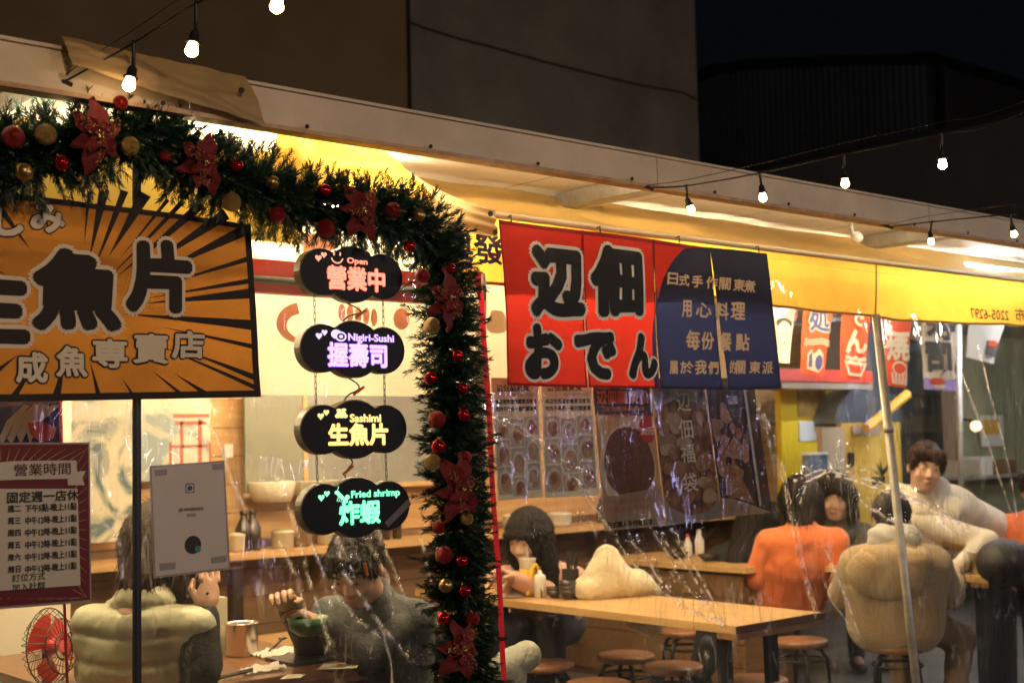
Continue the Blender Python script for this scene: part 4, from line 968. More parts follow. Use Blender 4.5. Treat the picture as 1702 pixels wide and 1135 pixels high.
PC = {1: [(816, 628), (893, 628), (902, 826), (828, 832)], 2: [(900, 628), (981, 628), (996, 823), (906, 827)], 3: [(984, 628), (1078, 628), (1106, 873), (1005, 882)],
      4: [(1081, 628), (1168, 628), (1200, 861), (1108, 873)], 5: [(1171, 628), (1250, 628), (1282, 851), (1202, 860)]}
labs = {1: 'leftmost menu poster with a grid of small bowl photos', 2: 'menu poster with small dish photos, second from the left', 3: 'menu poster of one large brown fried piece with a flame price mark',
        4: 'menu poster filled with brown stew and pale vertical lettering', 5: 'dark menu poster of fried tofu pieces, rightmost of the five'}
def tq(parent, text, c, a0, b0, a1, b1, mat, bold=.03, h=.003, slant=0):
    V, F = glyphs(text); V = V.copy(); x0, x1, y0, y1 = V[:, 0].min(), V[:, 0].max(), V[:, 1].min(), V[:, 1].max(); mb = MB()
    base = []
    for v in V:
        fa = (v[0]-x0)/(x1-x0); fb = (v[1]-y0)/(y1-y0); base.append((a0+(a1-a0)*fa, b1+(b0-b1)*fb))
    sh_ = [(0, 0)]+([(bold*(b1-b0)*math.cos(t), bold*(b1-b0)*math.sin(t)) for t in np.linspace(0, 6.28, 6, endpoint=False)] if bold else [])
    for k, (dx, dy) in enumerate(sh_):
        P = [PV(*quadpx(c, a+dx*1.6, b+dy), PVV) for a, b in base]; mb.add([(p.x, PVV-h-.00005*k, p.z) for p in P], F)
    return mb.build('lettering', mat, parent)
for k, c in PC.items():
    p0 = PV(*c[3], PVV); t = thing('menu_poster', labs[k], 'poster', p0)
    bgm = {1: pw, 2: pw, 3: M('menu_buff', (.55, .42, .28), .4, var=.1, trans=.3), 4: stew('photo_stew', (.44, .23, .10), (.12, .05, .02), 22), 5: M('menu_dark', (.07, .04, .025), .3)}[k]
    P = [PV(x, y, PVV) for x, y in c]; MB().slab([(p.x, PVV, p.z) for p in P], (0, .001, 0)).build('paper', bgm, t)
    if k in (1, 2):
        tq(t, '辺佃關東煮', c, .10, .055, .80, .11, pb, .05); tq(t, '職人手作料理', c, .42, .125, .92, .155, M('ink_grey_blue', (.2, .24, .3), .6), 0)
        tq(t, '本店使用道地關東派煮法', c, .05, .175, .95, .215, pb, .05); tq(t, '吃的不再是一般的關東煮', c, .05, .235, .95, .275, pb, .05)
        rg2 = random.Random(k)
        for col in range(3):
            y = .32+(0.02 if col == 1 else 0)
            hs2 = {0: [.19, .22, .24], 1: [.24, .24, .17] if k == 1 else [.22, .25, .16], 2: [.17, .22, .24]}[col]
            for hh in hs2:
                a0, a1 = .03+col*.32, .03+col*.32+.295
                inq('photo_tile', c, [(a0, y), (a1, y), (a1, y+hh-.015), (a0, y+hh-.015)], tile_m, t, .0012)
                inq('bowl_print', c, ell((a0+a1)/2, y+hh/2, .14, hh*.42), bowl_m, t, .002); inq('broth_print', c, ell((a0+a1)/2+.01, y+hh/2+.01, .115, hh*.34), broth, t, .0026)
                fm_ = foods[rg2.randrange(3)]
                for q_ in range(3): inq('food_print', c, ell((a0+a1)/2+rg2.uniform(-.05, .05), y+hh/2+rg2.uniform(-.03, .03), rg2.uniform(.035, .08), rg2.uniform(.022, .05), 10, .2, q_), fm_, t, .0031+.0003*q_)
                y += hh
    elif k == 3:
        inq('dark_header', c, [(0, 0), (1, 0), (1, .26), (0, .24)], M('menu_dark', (.07, .04, .025), .3), t, .0012)
        orp = M('ink_orange', (.62, .22, .08), .6)
        tq(t, '辺佃關東煮', c, .04, .085, .93, .17, pb, .12, .002); tq(t, '辺佃關東煮', c, .04, .085, .93, .17, orp, .06, .004)
        tq(t, '道地關東風煮法', c, .16, .19, .86, .22, orp, .02); tq(t, '外酥內嫩十足!', c, .22, .235, .78, .265, orp, .02)
        inq('bowl_print', c, ell(.47, .60, .47, .28, 30), M('photo_rim', (.72, .63, .50), .4), t, .0018)
        inq('fried_piece_print', c, ell(.50, .56, .42, .245, 34, .04), stew('photo_fried', (.24, .085, .035), (.14, .045, .02), 110), t, .0028)
        inq('lower_field', c, [(0, .78), (1, .74), (1, 1), (0, 1)], M('menu_buff', (.40, .30, .20), .4), t, .0034)
        fl_ = [(.86, .44), (.76, .42), (.72, .36), (.74, .30), (.79, .27), (.80, .30), (.85, .25), (.88, .20), (.90, .27), (.95, .25), (.97, .33), (.98, .39), (.93, .43)]
        inq('flame_mark', c, fl_, M('ink_flame', (.62, .05, .02), .5), t, .0045); tq(t, '30元', c, .74, .335, .955, .385, wht_ol, .03, .0052)
        tq(t, '一定要加點的', c, .06, .80, .72, .83, orp, .02, .004); tq(t, '下飯又下酒料理', c, .06, .85, .8, .88, orp, .02, .004); tq(t, '日式職人手作關東煮！', c, .05, .945, .82, .985, pb, .05, .004)
    elif k == 4:
        inq('bowl_print', c, [(0, 0), (1, 0), (1, .25), (.8, .17), (.4, .15), (.1, .2), (0, .28)], M('photo_rim_grey', (.34, .31, .27), .3), t, .0015)
        inq('bowl_print', c, [(0, 1), (0, .80), (.1, .88), (.4, .955), (.8, .94), (1, .84), (1, 1)], M('photo_rim_grey', (.34, .31, .27), .3), t, .0015)
        rg2 = random.Random(4)
        for q_ in range(26): inq('food_print', c, ell(rg2.uniform(.1, .9), rg2.uniform(.22, .86), rg2.uniform(.07, .15), rg2.uniform(.035, .06), 12, .15, q_), (stew('photo_tofu', (.50, .28, .12), (.28, .13, .055), 60), foods[1], foods[0])[q_ % 3], t, .002+.0001*q_)
        for ch, (a0, b0) in zip('辺佃福袋', ((.42, .10), (.40, .29), (.38, .46), (.36, .66))): tq(t, ch, c, a0, b0, a0+.26, b0+.13, wht_ol, .012, .006)
        tq(t, '金\n玉\n一\n袋', c, .70, .56, .78, .80, M('ink_gold', (.45, .3, .04), .5), .0, .006)
    else:
        rg2 = random.Random(8)
        for q_ in range(24): inq('food_print', c, ell(rg2.uniform(.08, .68), rg2.uniform(.15, .9), rg2.uniform(.06, .13), rg2.uniform(.035, .06), 12, .15, q_), (stew('photo_tofu', (.50, .28, .12), (.28, .13, .055), 60), foods[0], foods[2])[q_ % 3], t, .0014+.0001*q_)
        inq('food_print', c, [(.08, .84), (.34, .58), (.66, .92)], stew('photo_tofu', (.50, .28, .12), (.28, .13, .055), 60), t, .005)
        inq('food_print', c, [(.12, .56), (.44, .42), (.56, .60)], stew('photo_tofu', (.50, .28, .12), (.28, .13, .055), 60), t, .005)
        inq('table_print', c, [(0, .86), (.3, .88), (1, 1), (0, 1)], M('menu_buff', (.40, .30, .20), .4), t, .0054)
        inq('pot_rim_print', c, [(.76, 0), (.81, 0), (.80, .94), (.75, .95)], galv, t, .0056)
        inq('side_strip', c, [(.81, 0), (1, 0), (1, 1), (.80, .95)], M('menu_dark', (.07, .04, .025), .3), t, .005)
        tq(t, '辺佃', c, .40, .13, .60, .19, wht_ol, .02, .006)
        for q_ in range(3): inq('dot_mark', c, ell(.90, .62+q_*.09, .03, .012, 10), (redpaint, wht_ol)[q_ % 2], t, .006)
def proj(p):
    d = Vector(p)-CAM; z = d.dot(FW); return (W0/2+FPX*d.dot(RT)/z, H0/2-FPX*d.dot(UP)/z, z)
# ================================================================== CEILING TUBES
tube_w = M('tube_warm', (1, 1, 1), .4, emit=(1, .76, .44), es=195); tube_c = M('tube_cool', (1, 1, 1), .4, emit=(.92, .95, 1), es=120)
t = thing('tube_light', 'warm ceiling tube light hidden above the tarpaulin skirt', 'tube light', (0, 0, 0), group='ceiling tube lights')
MB().box((-.62, -.03, .03), (.62, .03, .065)).build('housing', M('white_metal', (.7, .7, .7), .4), t)
MB().tube([(-.6, 0, 0), (.6, 0, 0)], .015, 12).build('tube', tube_w, t, True)
t2 = thing('tube_light', 'cool white ceiling tube light over the kitchen', 'tube light', (0, 0, 0), group='ceiling tube lights')
MB().box((-.62, -.03, .03), (.62, .03, .065)).build('housing', MATS['white_metal'], t2)
MB().tube([(-.6, 0, 0), (.6, 0, 0)], .015, 12).build('tube', tube_c, t2, True)
tw = [(2.1, 4.3), (3.5, 3.66), (5.3, 4.6), (3.9, 5.9), (5.7, 3.78), (1.0, 5.2), (2.3, 3.62)]
tc_ = [(8.4, 4.8), (9.6, 7.2), (8.3, 3.8)]
for i, (x, y) in enumerate(tw):
    o = t if i == 0 else dup(t); o.location = (x, y, 2.275); o['label'] = 'warm ceiling tube light '+('behind the left banner', 'above the middle of the red and navy door curtain', 'over the stools right of the pine table', 'at the rear over the plank counter', 'behind the valance by the leaning pole', 'deep at far left near the fan', 'just behind the cloud signs')[i]
for i, (x, y) in enumerate(tc_):
    o = t2 if i == 0 else dup(t2); o.location = (x, y, 2.275); o['label'] = 'cool white kitchen tube light '+('over the right table', 'in front of the blue kitchen wall', 'behind the far right of the valance')[i]
# ================================================================== BACK WALLS
pine = wood('pine_board', (.62, .40, .18), (.48, .27, .10), .5, 0, 2.5); pine_y = wood('pine_table', (.66, .44, .20), (.54, .32, .12), .35, 1, 2.5)
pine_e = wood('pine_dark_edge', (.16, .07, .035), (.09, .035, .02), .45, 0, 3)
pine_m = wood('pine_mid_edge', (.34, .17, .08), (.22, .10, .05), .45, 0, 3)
dwood = wood('dark_walnut', (.22, .10, .045), (.13, .055, .025), .3, 1, 2.5); brn = wood('brown_board', (.21, .115, .05), (.13, .07, .03), .5, 0, 2.5)
cream_w = M('cream_wall', (.66, .62, .48), .6, var=.12, vs=1.6)
bw = thing('plank_wall', 'back wall of horizontal pine planks at the rear of the dining room', 'wall', (4, 6.6, 0))
MB().box((.4, 6.63, 0), (9.4, 6.75, 2.36)).build('backing', brn, bw)
pm = None
for j in range(15):
    z0 = .05+j*.155
    o = MB().box((.4, 6.6+.002*(j % 3), z0), (9.4, 6.63, z0+.15)).build('plank', pine if z0 > .9 else brn, bw)
sh_ = thing('wall_shelf', 'long pine shelf along the back wall holding small boxes', 'shelf', (4, 6.4, .9))
MB().box((1.6, 6.28, .90), (9.3, 6.6, .935)).build('board', pine, sh_)
for x in np.arange(2, 9, 1.1): MB().hexa([(x, 6.56, .70), (x+.03, 6.56, .70), (x+.03, 6.6, .70), (x, 6.6, .70), (x, 6.33, .9), (x+.03, 6.33, .9), (x+.03, 6.6, .9), (x, 6.6, .9)]).build('bracket', brn, sh_)
side_w = thing('cream_panel', 'cream wall panel behind the fan at far left', 'wall', (0, 5.2, 0))
MB().box((-3, 5.2, 0), (PV(118, 800, 5.2).x, 5.26, 2.34)).build('panel', cream_w, side_w)
kb = thing('kitchen_wall', 'pale blue kitchen wall behind the hanging flags', 'wall', (9, 7.1, 0))
MB().box((9.4, 7.2, 0), (16, 7.3, 2.36)).build('panel', M('pale_blue_wall', (.42, .56, .70), .5, var=.1, vs=2), kb)
MB().box((9.38, 6.6, 0), (9.44, 7.2, 2.36)).build('panel', MATS['pale_blue_wall'], kb)
MB().box((13.9, 3.3, 0), (14, 7.2, 2.36)).build('panel', M('greenish_wall', (.34, .35, .27), .6, var=.1, vs=2), kb)
# cream printed cloth seen through the plastic behind the cloud signs
cb = thing('cream_backdrop', 'cream cloth lit from behind with faint octopus and shrimp prints above the dining room', 'banner', (2.5, 3.55, 1.7))
CBV = 3.56
def cdisp(x, z): return .014*math.sin(x*5)+.01*fbm(x*3, z*3, 3)
cor = [(395, 350), (842, 405), (842, 640), (395, 655)]
P = [PV(x, y, CBV) for x, y in cor]
creamc = M('cream_cloth', (.80, .76, .60), .8, trans=.55, var=.05, vs=3)
MB().grid(lambda a, b: (P[0].x+(P[1].x-P[0].x)*a, CBV+cdisp(P[0].x+(P[1].x-P[0].x)*a, 2.2-.6*b), 2.2-.55*b), 40, 20).build('cloth', creamc, cb, True)
faint = M('faint_red_print', (.74, .36, .26), .8, trans=.5); faintg = M('faint_grey_print', (.52, .47, .40), .8, trans=.5)
cpl = lambda a, b, h=0: (a, CBV+cdisp(a, b)-h-.004, b)
def px_poly(pts, v, place, h=0):
    return [place(PV(x, y, v).x, PV(x, y, v).z, h) for x, y in pts]
mb = MB(); cx, cy_ = 497, 540; prevp = None
for k in range(26):
    a = math.radians(100+k*9.5); r = 34; w_ = 12*(1-k/30)
    o_, i_ = (cx+(r+w_)*math.cos(a), cy_-(r+w_)*math.sin(a)*.8), (cx+(r-w_)*math.cos(a), cy_-(r-w_)*math.sin(a)*.8)
    cur = px_poly([o_, i_], CBV, cpl)
    if prevp: mb.add([prevp[0], prevp[1], cur[1], cur[0]], [(0, 1, 2, 3)])
    prevp = cur
mb.build('tentacle_print', faint, cb)
for k in range(5): MB().add(px_poly(ell(563+k*14, 520+k*2, 6, 15, 12), CBV, cpl, .001*0), [tuple(range(12))]).build('shrimp_print', faint, cb)
MB().add(px_poly(ell(668, 530, 15, 18, 14), CBV, cpl), [tuple(range(14))]).build('shrimp_print', faint, cb)
MB().add(px_poly(ell(826, 535, 16, 24, 14, .2), CBV, cpl), [tuple(range(14))]).build('shrimp_print', faintg, cb)
MB().add(px_poly([(500, 388), (560, 392), (560, 420), (500, 420)], CBV, cpl), [(0, 1, 2, 3)]).build('pink_patch', faint, cb)
# wall prints
def noiseprint(name, cols, sc_, dist=2.):
    m = bpy.data.materials.new(name); m.use_nodes = True; N, L = nt(m); tc = N.new('ShaderNodeTexCoord'); n = N.new('ShaderNodeTexNoise'); n.inputs['Scale'].default_value = sc_; n.inputs['Detail'].default_value = 7; n.inputs['Distortion'].default_value = dist
    L.new(tc.outputs['Object'], n.inputs['Vector']); r = N.new('ShaderNodeValToRGB'); r.color_ramp.interpolation = 'EASE'
    r.color_ramp.elements[0].position = .38; r.color_ramp.elements[0].color = (*cols[0], 1); r.color_ramp.elements[1].position = .6; r.color_ramp.elements[1].color = (*cols[-1], 1)
    for k, c in enumerate(cols[1:-1]): e = r.color_ramp.elements.new(.38+.22*(k+1)/(len(cols)-1)); e.color = (*c, 1)
    L.new(n.outputs['Fac'], r.inputs[0]); L.new(r.outputs[0], N['Principled BSDF'].inputs['Base Color']); N['Principled BSDF'].inputs['Roughness'].default_value = .5; return m
wp = thing('wall_print', 'large cream and blue-grey wall print behind the woman in the puffer vest', 'wall print', (1.5, 5.6, 1))
v_ = 6.5
def rectpx(name, x0, y0, x1, y1, v, mat, parent, th=.01, h=0):
    a, b = PV(x0, y1, v), PV(x1, (y0+y1)/2, v); zt = PV(x0, y0, v).z
    return MB().box((a.x, v-h-th, a.z), (b.x, v-h, zt)).build(name, mat, parent)
np_ = noiseprint('blue_cream_print', [(.10, .15, .16), (.36, .38, .32), (.62, .57, .42), (.66, .62, .48)], 3.2, 1.5)
rectpx('sheet', 112, 600, 226, 905, v_, np_, wp)
wp2 = thing('wall_print', 'pale wall print with a red timber gate beside the blue-grey one', 'wall print', (2.6, 6.5, 1))
rectpx('sheet', 230, 600, 348, 800, v_, noiseprint('pale_print', [(.30, .36, .36), (.58, .55, .42), (.68, .64, .50)], 4, 1), wp2)
gate = M('faded_red_print', (.45, .12, .07), .5)
for (x0, y0, x1, y1) in ((298, 700, 303, 790), (328, 696, 334, 790), (280, 735, 284, 790), (346, 735, 349, 790), (284, 740, 346, 744), (290, 700, 342, 706), (286, 688, 346, 694)): rectpx('gate_print', x0, y0, x1, y1, v_, gate, wp2, .002, .0105)
gb = thing('grey_board', 'grey-green notice board on the plank wall left of the cloud signs', 'board', (3, 6.5, 1))
rectpx('board', 405, 640, 500, 822, v_, M('grey_green_board', (.22, .22, .17), .6, var=.15, vs=3), gb, .02)
rectpx('frame_rail', 404, 820, 501, 826, v_, M('pale_frame', (.55, .5, .36), .5), gb, .03)
gb = thing('grey_window', 'wide grey glazed panel behind the lower cloud signs', 'window', (4, 6.5, 1))
rectpx('pane', 505, 630, 800, 812, v_, M('grey_pane', (.27, .27, .25), .2, var=.2, vs=2.2), gb, .02)
rectpx('frame', 501, 628, 507, 818, v_, pine, gb, .03); rectpx('frame', 505, 808, 800, 816, v_, pine, gb, .03)
nt_ = thing('paper_note', 'small white note pinned to the planks right of the gate print', 'note', (3, 6.5, 1)); rectpx('sheet', 373, 738, 387, 760, v_, wpaper, nt_, .003)
bk = thing('cloth_basket', 'cream cloth covered basket on the back shelf below the grey board', 'basket', PV(450, 830, 6.4))
mb = MB(); c = PV(452, 815, 6.42); mb.lathe([(.10, -.06), (.12, -.02), (.13, .04), (.12, .05), (.10, .045)], c, 20); mb.build('basket_body', M('cream_fabric', (.62, .56, .42), .8, bump=.6, bs=30), bk, True)
pt = thing('paper_stack', 'pale paper stack on the shelf edge beside the basket', 'paper', PV(500, 830, 6.4)); rectpx('sheet', 484, 800, 560, 822, 6.45, M('pale_frame', (.55, .5, .36), .5), pt, .1)
for k in range(5): rectpx('sheet_edge', 484, 803+4*k, 561, 804+4*k, 6.348, brn, pt, .002)
it = thing('sauce_bottle', 'dark sauce bottles standing on the back shelf', 'bottle', (0, 0, 0)); bpy.data.objects.remove(it)
dk = M('dark_glass', (.03, .02, .015), .2); wh = M('white_plastic', (.72, .70, .62), .35); redp = M('red_plastic', (.6, .03, .02), .4)
def bottle(name, label, c, r, h, mat, cap=None, group=None):
    o = thing(name, label, 'bottle', c, group=group)
    MB().lathe([(r*.9, 0), (r, .01), (r, h*.55), (r*.45, h*.78), (r*.42, h*.88)], c, 16).build('body', mat, o, True)
    MB().lathe([(r*.48, h*.87), (r*.48, h*.96), (r*.25, h)], c, 12).build('cap', cap or mat, o, True); return o
for (px_, l_) in ((405, 'dark sauce bottle at the left end of the back shelf'), (420, 'dark sauce bottle second from the left on the back shelf')):
    c = PV(px_, 905, 6.42); c.z = .935; bottle('sauce_bottle', l_, c, .045, .22, dk)
rng = random.Random(11)
for i, (px_, w_, h_, m_, l_) in enumerate(((395, .09, .10, 'cream_fabric', 'cream jar on the back shelf left of the dark bottles'), (470, .12, .10, 'pale_frame', 'pale box on the back shelf under the basket'), (505, .10, .14, 'brown_board', 'brown carton on the back shelf right of the pale box'), (545, .12, .09, 'cream_fabric', 'cream tub on the back shelf behind the green cloud sign'),
                                      (850, .10, .10, 'cream_fabric', 'cream tub at the shelf end above the girl in pink'), (930, .16, .09, 'white_plastic', 'white plastic tub on the shelf right of the girl in pink'))):
    c = PV(px_, 900, 6.42); c.z = .936; o = thing('shelf_jar' if i != 2 else 'carton', l_, 'container', c)
    MB().lathe([(w_*.42, 0), (w_*.5, .01), (w_*.52, h_*.8), (w_*.54, h_*.82), (w_*.54, h_*.9), (w_*.3, h_)], c, 18 if i != 2 else 4).build('body', MATS[m_], o, i != 2)
o = thing('dark_post', 'dark square post standing behind the contact sheet and the raised hand', 'post', PV(392, 1010, 6.2)); boxpx0 = PV(388, 1120, 6.1); boxpx1 = PV(404, 880, 6.1)
MB().box((boxpx0.x, 6.1, 0), (boxpx1.x, 6.16, .88)).build('post_body', dk, o)
for i, (px_, h_, r_, m_, l_) in enumerate(((640, .16, .03, dk, 'short dark bottle on the back shelf beside the garland'), (660, .20, .028, dk, 'tall dark bottle on the back shelf beside the garland'), (575, .13, .03, wh, 'white shaker on the back shelf below the green sign'), (1000, .17, .03, dk, 'dark bottle on the back shelf under the fried piece poster'), (340, .18, .03, wh, 'white squeeze bottle on the back shelf above the raised hand'))):
    c = PV(px_, 905, 6.42); c.z = .936; bottle('shelf_bottle', l_, c, r_, h_, m_)
# flag at far left
lf = thing('hanging_flag', 'navy flag with white brush strokes and a red mark at far left', 'flag', PV(50, 735, 3.5))
v_ = 3.45; pts = [(-90, 640), (103, 640), (106, 790), (-90, 800)]
P = [PV(x, y, v_) for x, y in pts]; MB().slab([(p.x, v_, p.z) for p in P], (0, .002, 0)).build('cloth', M('flag_navy', (.05, .04, .16), .7, trans=.4), lf)
fpl = flatplace(v_-.002); strp = M('flag_white', (.75, .72, .68), .7, trans=.4)
for k in range(4):
    pp_ = [(-5+k*16, 735-k*6), (10+k*16, 700-k*4), (40+k*16, 672), (50+k*16, 674), (22+k*14, 704), (4+k*15, 738)]
    MB().add(px_poly(pp_, v_, fpl, .0005*k), [tuple(range(6))]).build('stroke_print', strp, lf)
MB().add(px_poly([(45, 702), (70, 700), (92, 712), (88, 728), (66, 735), (50, 722)], v_, fpl, .003), [tuple(range(6))]).build('fish_print', M('flag_red', (.66, .09, .05), .7, trans=.4), lf)
rc = thing('red_ribbon', 'thin red fabric strip behind the curtain left of the puffer vest', 'strip', PV(108, 1000, 3.4))
MB().tube([PV(99, 640, 3.42), PV(103, 800, 3.40), PV(107, 1000, 3.41), PV(114, 1200, 3.40)], .004, 6).build('strip', redm, rc, True)
# fan
fan = thing('standing_fan', 'standing fan with red blades at the lower left corner', 'fan', PZ(80, 1200, 0))
fc = PV(83, 1075, 4.3); R_ = .125
MB().tube([(fc.x, fc.y+.03, 0), (fc.x, fc.y+.03, fc.z)], .014, 8).build('pole', blk, fan)
MB().lathe([(.18, 0), (.17, .02), (.03, .03)], (fc.x, fc.y+.03, 0), 24).build('base', blk, fan)
cage = MB(); fd = Vector((.55, -.83, .1)).normalized(); s1 = fd.cross(Vector((0, 0, 1))).normalized(); s2 = s1.cross(fd)
for k in range(26):
    a = 2*math.pi*k/26; d = s1*math.cos(a)+s2*math.sin(a); cage.tube([fc+fd*.05+d*.02, fc+fd*.045+d*R_*.7, fc+d*R_, fc-fd*.045+d*R_*.7, fc-fd*.05+d*.02], .0014, 4)
for rr_, off_ in ((R_, 0), (R_*.7, .045), (R_*.35, .05)):
    cage.tube([fc+fd*off_+(s1*math.cos(a)+s2*math.sin(a))*rr_ for a in np.linspace(0, 2*math.pi, 30)], .0022, 5)
cage.build('cage', blk, fan, kind='stuff')
for k in range(3):
    a0 = 2*math.pi*k/3; mb = MB(); mb.grid(lambda a, b: fc+(s1*math.cos(a0+a*1.6)+s2*math.sin(a0+a*1.6))*(R_*(.15+.72*b))+fd*(.02*(a-.5)), 8, 4); mb.build('blade', redp, fan, True)
MB().sphere(fc, .028, 12, 8).build('motor_hub', redp, fan, True)
# ================================================================== TABLES
def table(name, label, x0, y0, x1, y1, top, endm, legs, th=.032, z=.75, planks=4):
    t = thing(name, label, 'table', ((x0+x1)/2, (y0+y1)/2, 0)); w_ = (x1-x0)/planks
    for k in range(planks): MB().box((x0+k*w_+.0006, y0+.004, z-th), (x0+(k+1)*w_-.0006, y1, z)).build('plank', top, t)
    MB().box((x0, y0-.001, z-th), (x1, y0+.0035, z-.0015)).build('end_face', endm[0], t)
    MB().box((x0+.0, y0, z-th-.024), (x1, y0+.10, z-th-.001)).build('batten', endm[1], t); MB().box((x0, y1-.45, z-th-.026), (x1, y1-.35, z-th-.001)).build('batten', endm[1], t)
    for (lx, ly, wx, wy) in legs: MB().box((lx, ly, 0), (lx+wx, ly+wy, z-th-.027)).build('leg', blkm, t)
    return t
blkm = M('black_steel', (.012, .012, .013), .4, .3)
a, b = PZ(1220, 1041, .75), PZ(1372, 1018, .75)
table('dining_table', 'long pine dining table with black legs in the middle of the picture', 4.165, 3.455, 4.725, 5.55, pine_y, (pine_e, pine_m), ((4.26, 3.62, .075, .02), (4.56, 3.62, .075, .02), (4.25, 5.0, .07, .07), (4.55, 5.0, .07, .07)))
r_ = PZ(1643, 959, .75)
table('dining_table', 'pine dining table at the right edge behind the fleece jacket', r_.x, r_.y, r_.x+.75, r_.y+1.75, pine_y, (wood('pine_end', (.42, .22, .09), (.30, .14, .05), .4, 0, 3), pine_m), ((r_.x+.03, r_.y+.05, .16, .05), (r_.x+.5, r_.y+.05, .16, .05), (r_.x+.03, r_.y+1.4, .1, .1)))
table('dark_table', 'dark walnut table at lower left between the two people eating', 1.72, 3.85, 2.70, 5.0, dwood, (pine_m, dwood), ((1.80, 3.95, .06, .06), (2.56, 3.95, .06, .06), (2.56, 4.8, .06, .06)))
a, b = PZ(1029, 923, .75), PZ(1240, 944, .75)
wt = thing('plank_counter', 'pine counter with plank side behind the middle table', 'counter', (b.x+.3, (a.y+b.y)/2, 0))
MB().box((b.x, b.y, .718), (b.x+.55, 7.0 if a.y > 6.5 else a.y, .75)).build('top_board', pine_y, wt)
for k in range(5): MB().box((b.x+.03, b.y+.05, .05+.13*k), (b.x+.05, 6.5, .05+.13*k+.125)).build('plank', brn, wt)
MB().box((b.x+.05, b.y+.06, 0), (b.x+.5, 6.5, .70)).build('body', brn, wt)
def counter_item(px, py): p = PZ(px, py, .752); return p
bn = thing('wall_bench', 'low wooden bench board along the left room under the shelf', 'bench', (3.5, 6.2, 0))
MB().box((2.6, 5.9, .46), (5.6, 6.3, .50)).build('seat', pine, bn)
for x in (2.7, 3.4, 4.1, 4.8, 5.5): MB().box((x, 5.95, 0), (x+.05, 6.25, .459)).build('leg', blkm, bn)
# stools
seatw = wood('stool_seat_wood', (.27, .13, .07), (.16, .07, .035), .38, 0, 3)
def stool():
    t = thing('round_stool', '', 'stool', (0, 0, 0), group='round stools with bent black legs')
    MB().lathe([(.125, .425), (.14, .43), (.14, .452), (.134, .458), (.001, .458)], (0, 0, 0), 32).build('seat', seatw, t, True)
    for k in range(4):
        a = math.pi/4+k*math.pi/2; c_, s_ = math.cos(a), math.sin(a)
        MB().tube([(c_*.05, s_*.05, .42), (c_*.105, s_*.105, .405), (c_*.13, s_*.13, .36), (c_*.165, s_*.165, .0)], .011, 8).build('leg', blkm, t, True)
    for z_, r_ in ((.16, .152), (.36, .118)): MB().tube([(r_*math.cos(a), r_*math.sin(a), z_) for a in np.linspace(0, 2*math.pi, 28)], .008, 6).build('foot_ring', blkm, t, True)
    return t
st = stool(); first = True
for (px_, py_, l_) in ((1118, 1104, 'round stool with its whole seat in view under the front of the pine table'), (1040, 1086, 'round stool half hidden left of the nearest whole seat under the pine table'), (1138, 1045, 'round stool directly behind the pine table edge, between the table and the counter'),
                   (994, 1133, 'round stool at the bottom edge of the picture below the pine table, leftmost of them'), (1256, 1127, 'round stool behind the front legs of the pine table'), (905, 1100, 'round stool in the dark under the far end of the pine table'), (1330, 1062, 'round stool under the person in the orange sweater')):
    o = st if first else dup(st); first = False; p = PZ(px_, py_, .458); o.location = (p.x, p.y, 0); o.rotation_euler = (0, 0, random.uniform(0, 1.5)); o['label'] = l_
_q = PD(1490, 1070, 6.6); FLEECE = (_q.x, _q.y)
o = dup(st); o.location = (FLEECE[0], FLEECE[1], 0); o['label'] = 'round stool under the person in the tan fleece jacket'
# ------------------------------------------------------------------ things on the tables
TZ = .7505
def T_(px, py): return PZ(px, py, TZ)
steel = M('brushed_steel', (.62, .56, .48), .22, .95, bump=.1, bs=200, stretch=(1, 1, .05)); blkp = M('black_plastic', (.015, .015, .016), .35)
def pot(label, c, r, h):
    o = thing('steel_pot', label, 'pot', c)
    MB().lathe([(r*.94, 0), (r, .008), (r, h-.006), (r*1.05, h), (r*1.05, h+.004), (r*.97, h+.003), (r*.96, h-.01), (r*.95, .01), (.001, .009)], c, 36).build('body', steel, o, True); return o
c = T_(991, 990); k = 2.23e3/proj(c)[2]
pot('brushed steel pot on the pine table beside the chopstick holder', c, 23.5/k, 36/k)
c = T_(949, 991)
o = thing('chopstick_holder', 'black box full of black chopsticks on the pine table', 'chopstick holder', c); r_ = 12.5/k; MB().box((c.x-r_*.8, c.y-r_*.8, TZ), (c.x+r_*.8, c.y+r_*.8, TZ+46/k)).build('box', blkp, o)
for q_ in range(14):
    dx, dy = random.uniform(-.5, .5)*r_, random.uniform(-.5, .5)*r_; MB().tube([(c.x+dx, c.y+dy, TZ+.06), (c.x+dx*2.2+.012, c.y+dy*1.5, TZ+random.uniform(70, 78)/k)], .0032, 5).build('chopstick', blkp, o)
bowl_mat = M('dark_glaze', (.045, .035, .028), .2, var=.3, vs=30)
def bowl(label, c, r, n=1):
    o = thing('bowl_stack', label, 'bowls', c)
    for j in range(n): MB().lathe([(r*.5, 0), (r*.55, .003), (r*.92, r*.5), (r, r*.95), (r*.94, r*.97), (r*.85, r*.5), (r*.4, .01), (.001, .01)], (c.x, c.y, c.z+j*r*.42), 24).build('bowl', bowl_mat, o, True)
bowl('stack of dark bowls in front of the chopstick holder', T_(945, 995), 16/k, 3); bowl('smaller stack of dark dishes left of the bowl stack', T_(921, 993), 13/k, 2)
c = T_(898, 992); o = thing('sauce_bottle', 'white squeeze bottle with a brown patch on the pine table', 'bottle', c)
MB().lathe([(9/k, 0), (10/k, .005), (10/k, 34/k), (8/k, 37/k), (4/k, 38/k), (3.5/k, 44/k), (.001, 45/k)], c, 20).build('body', wh, o, True)
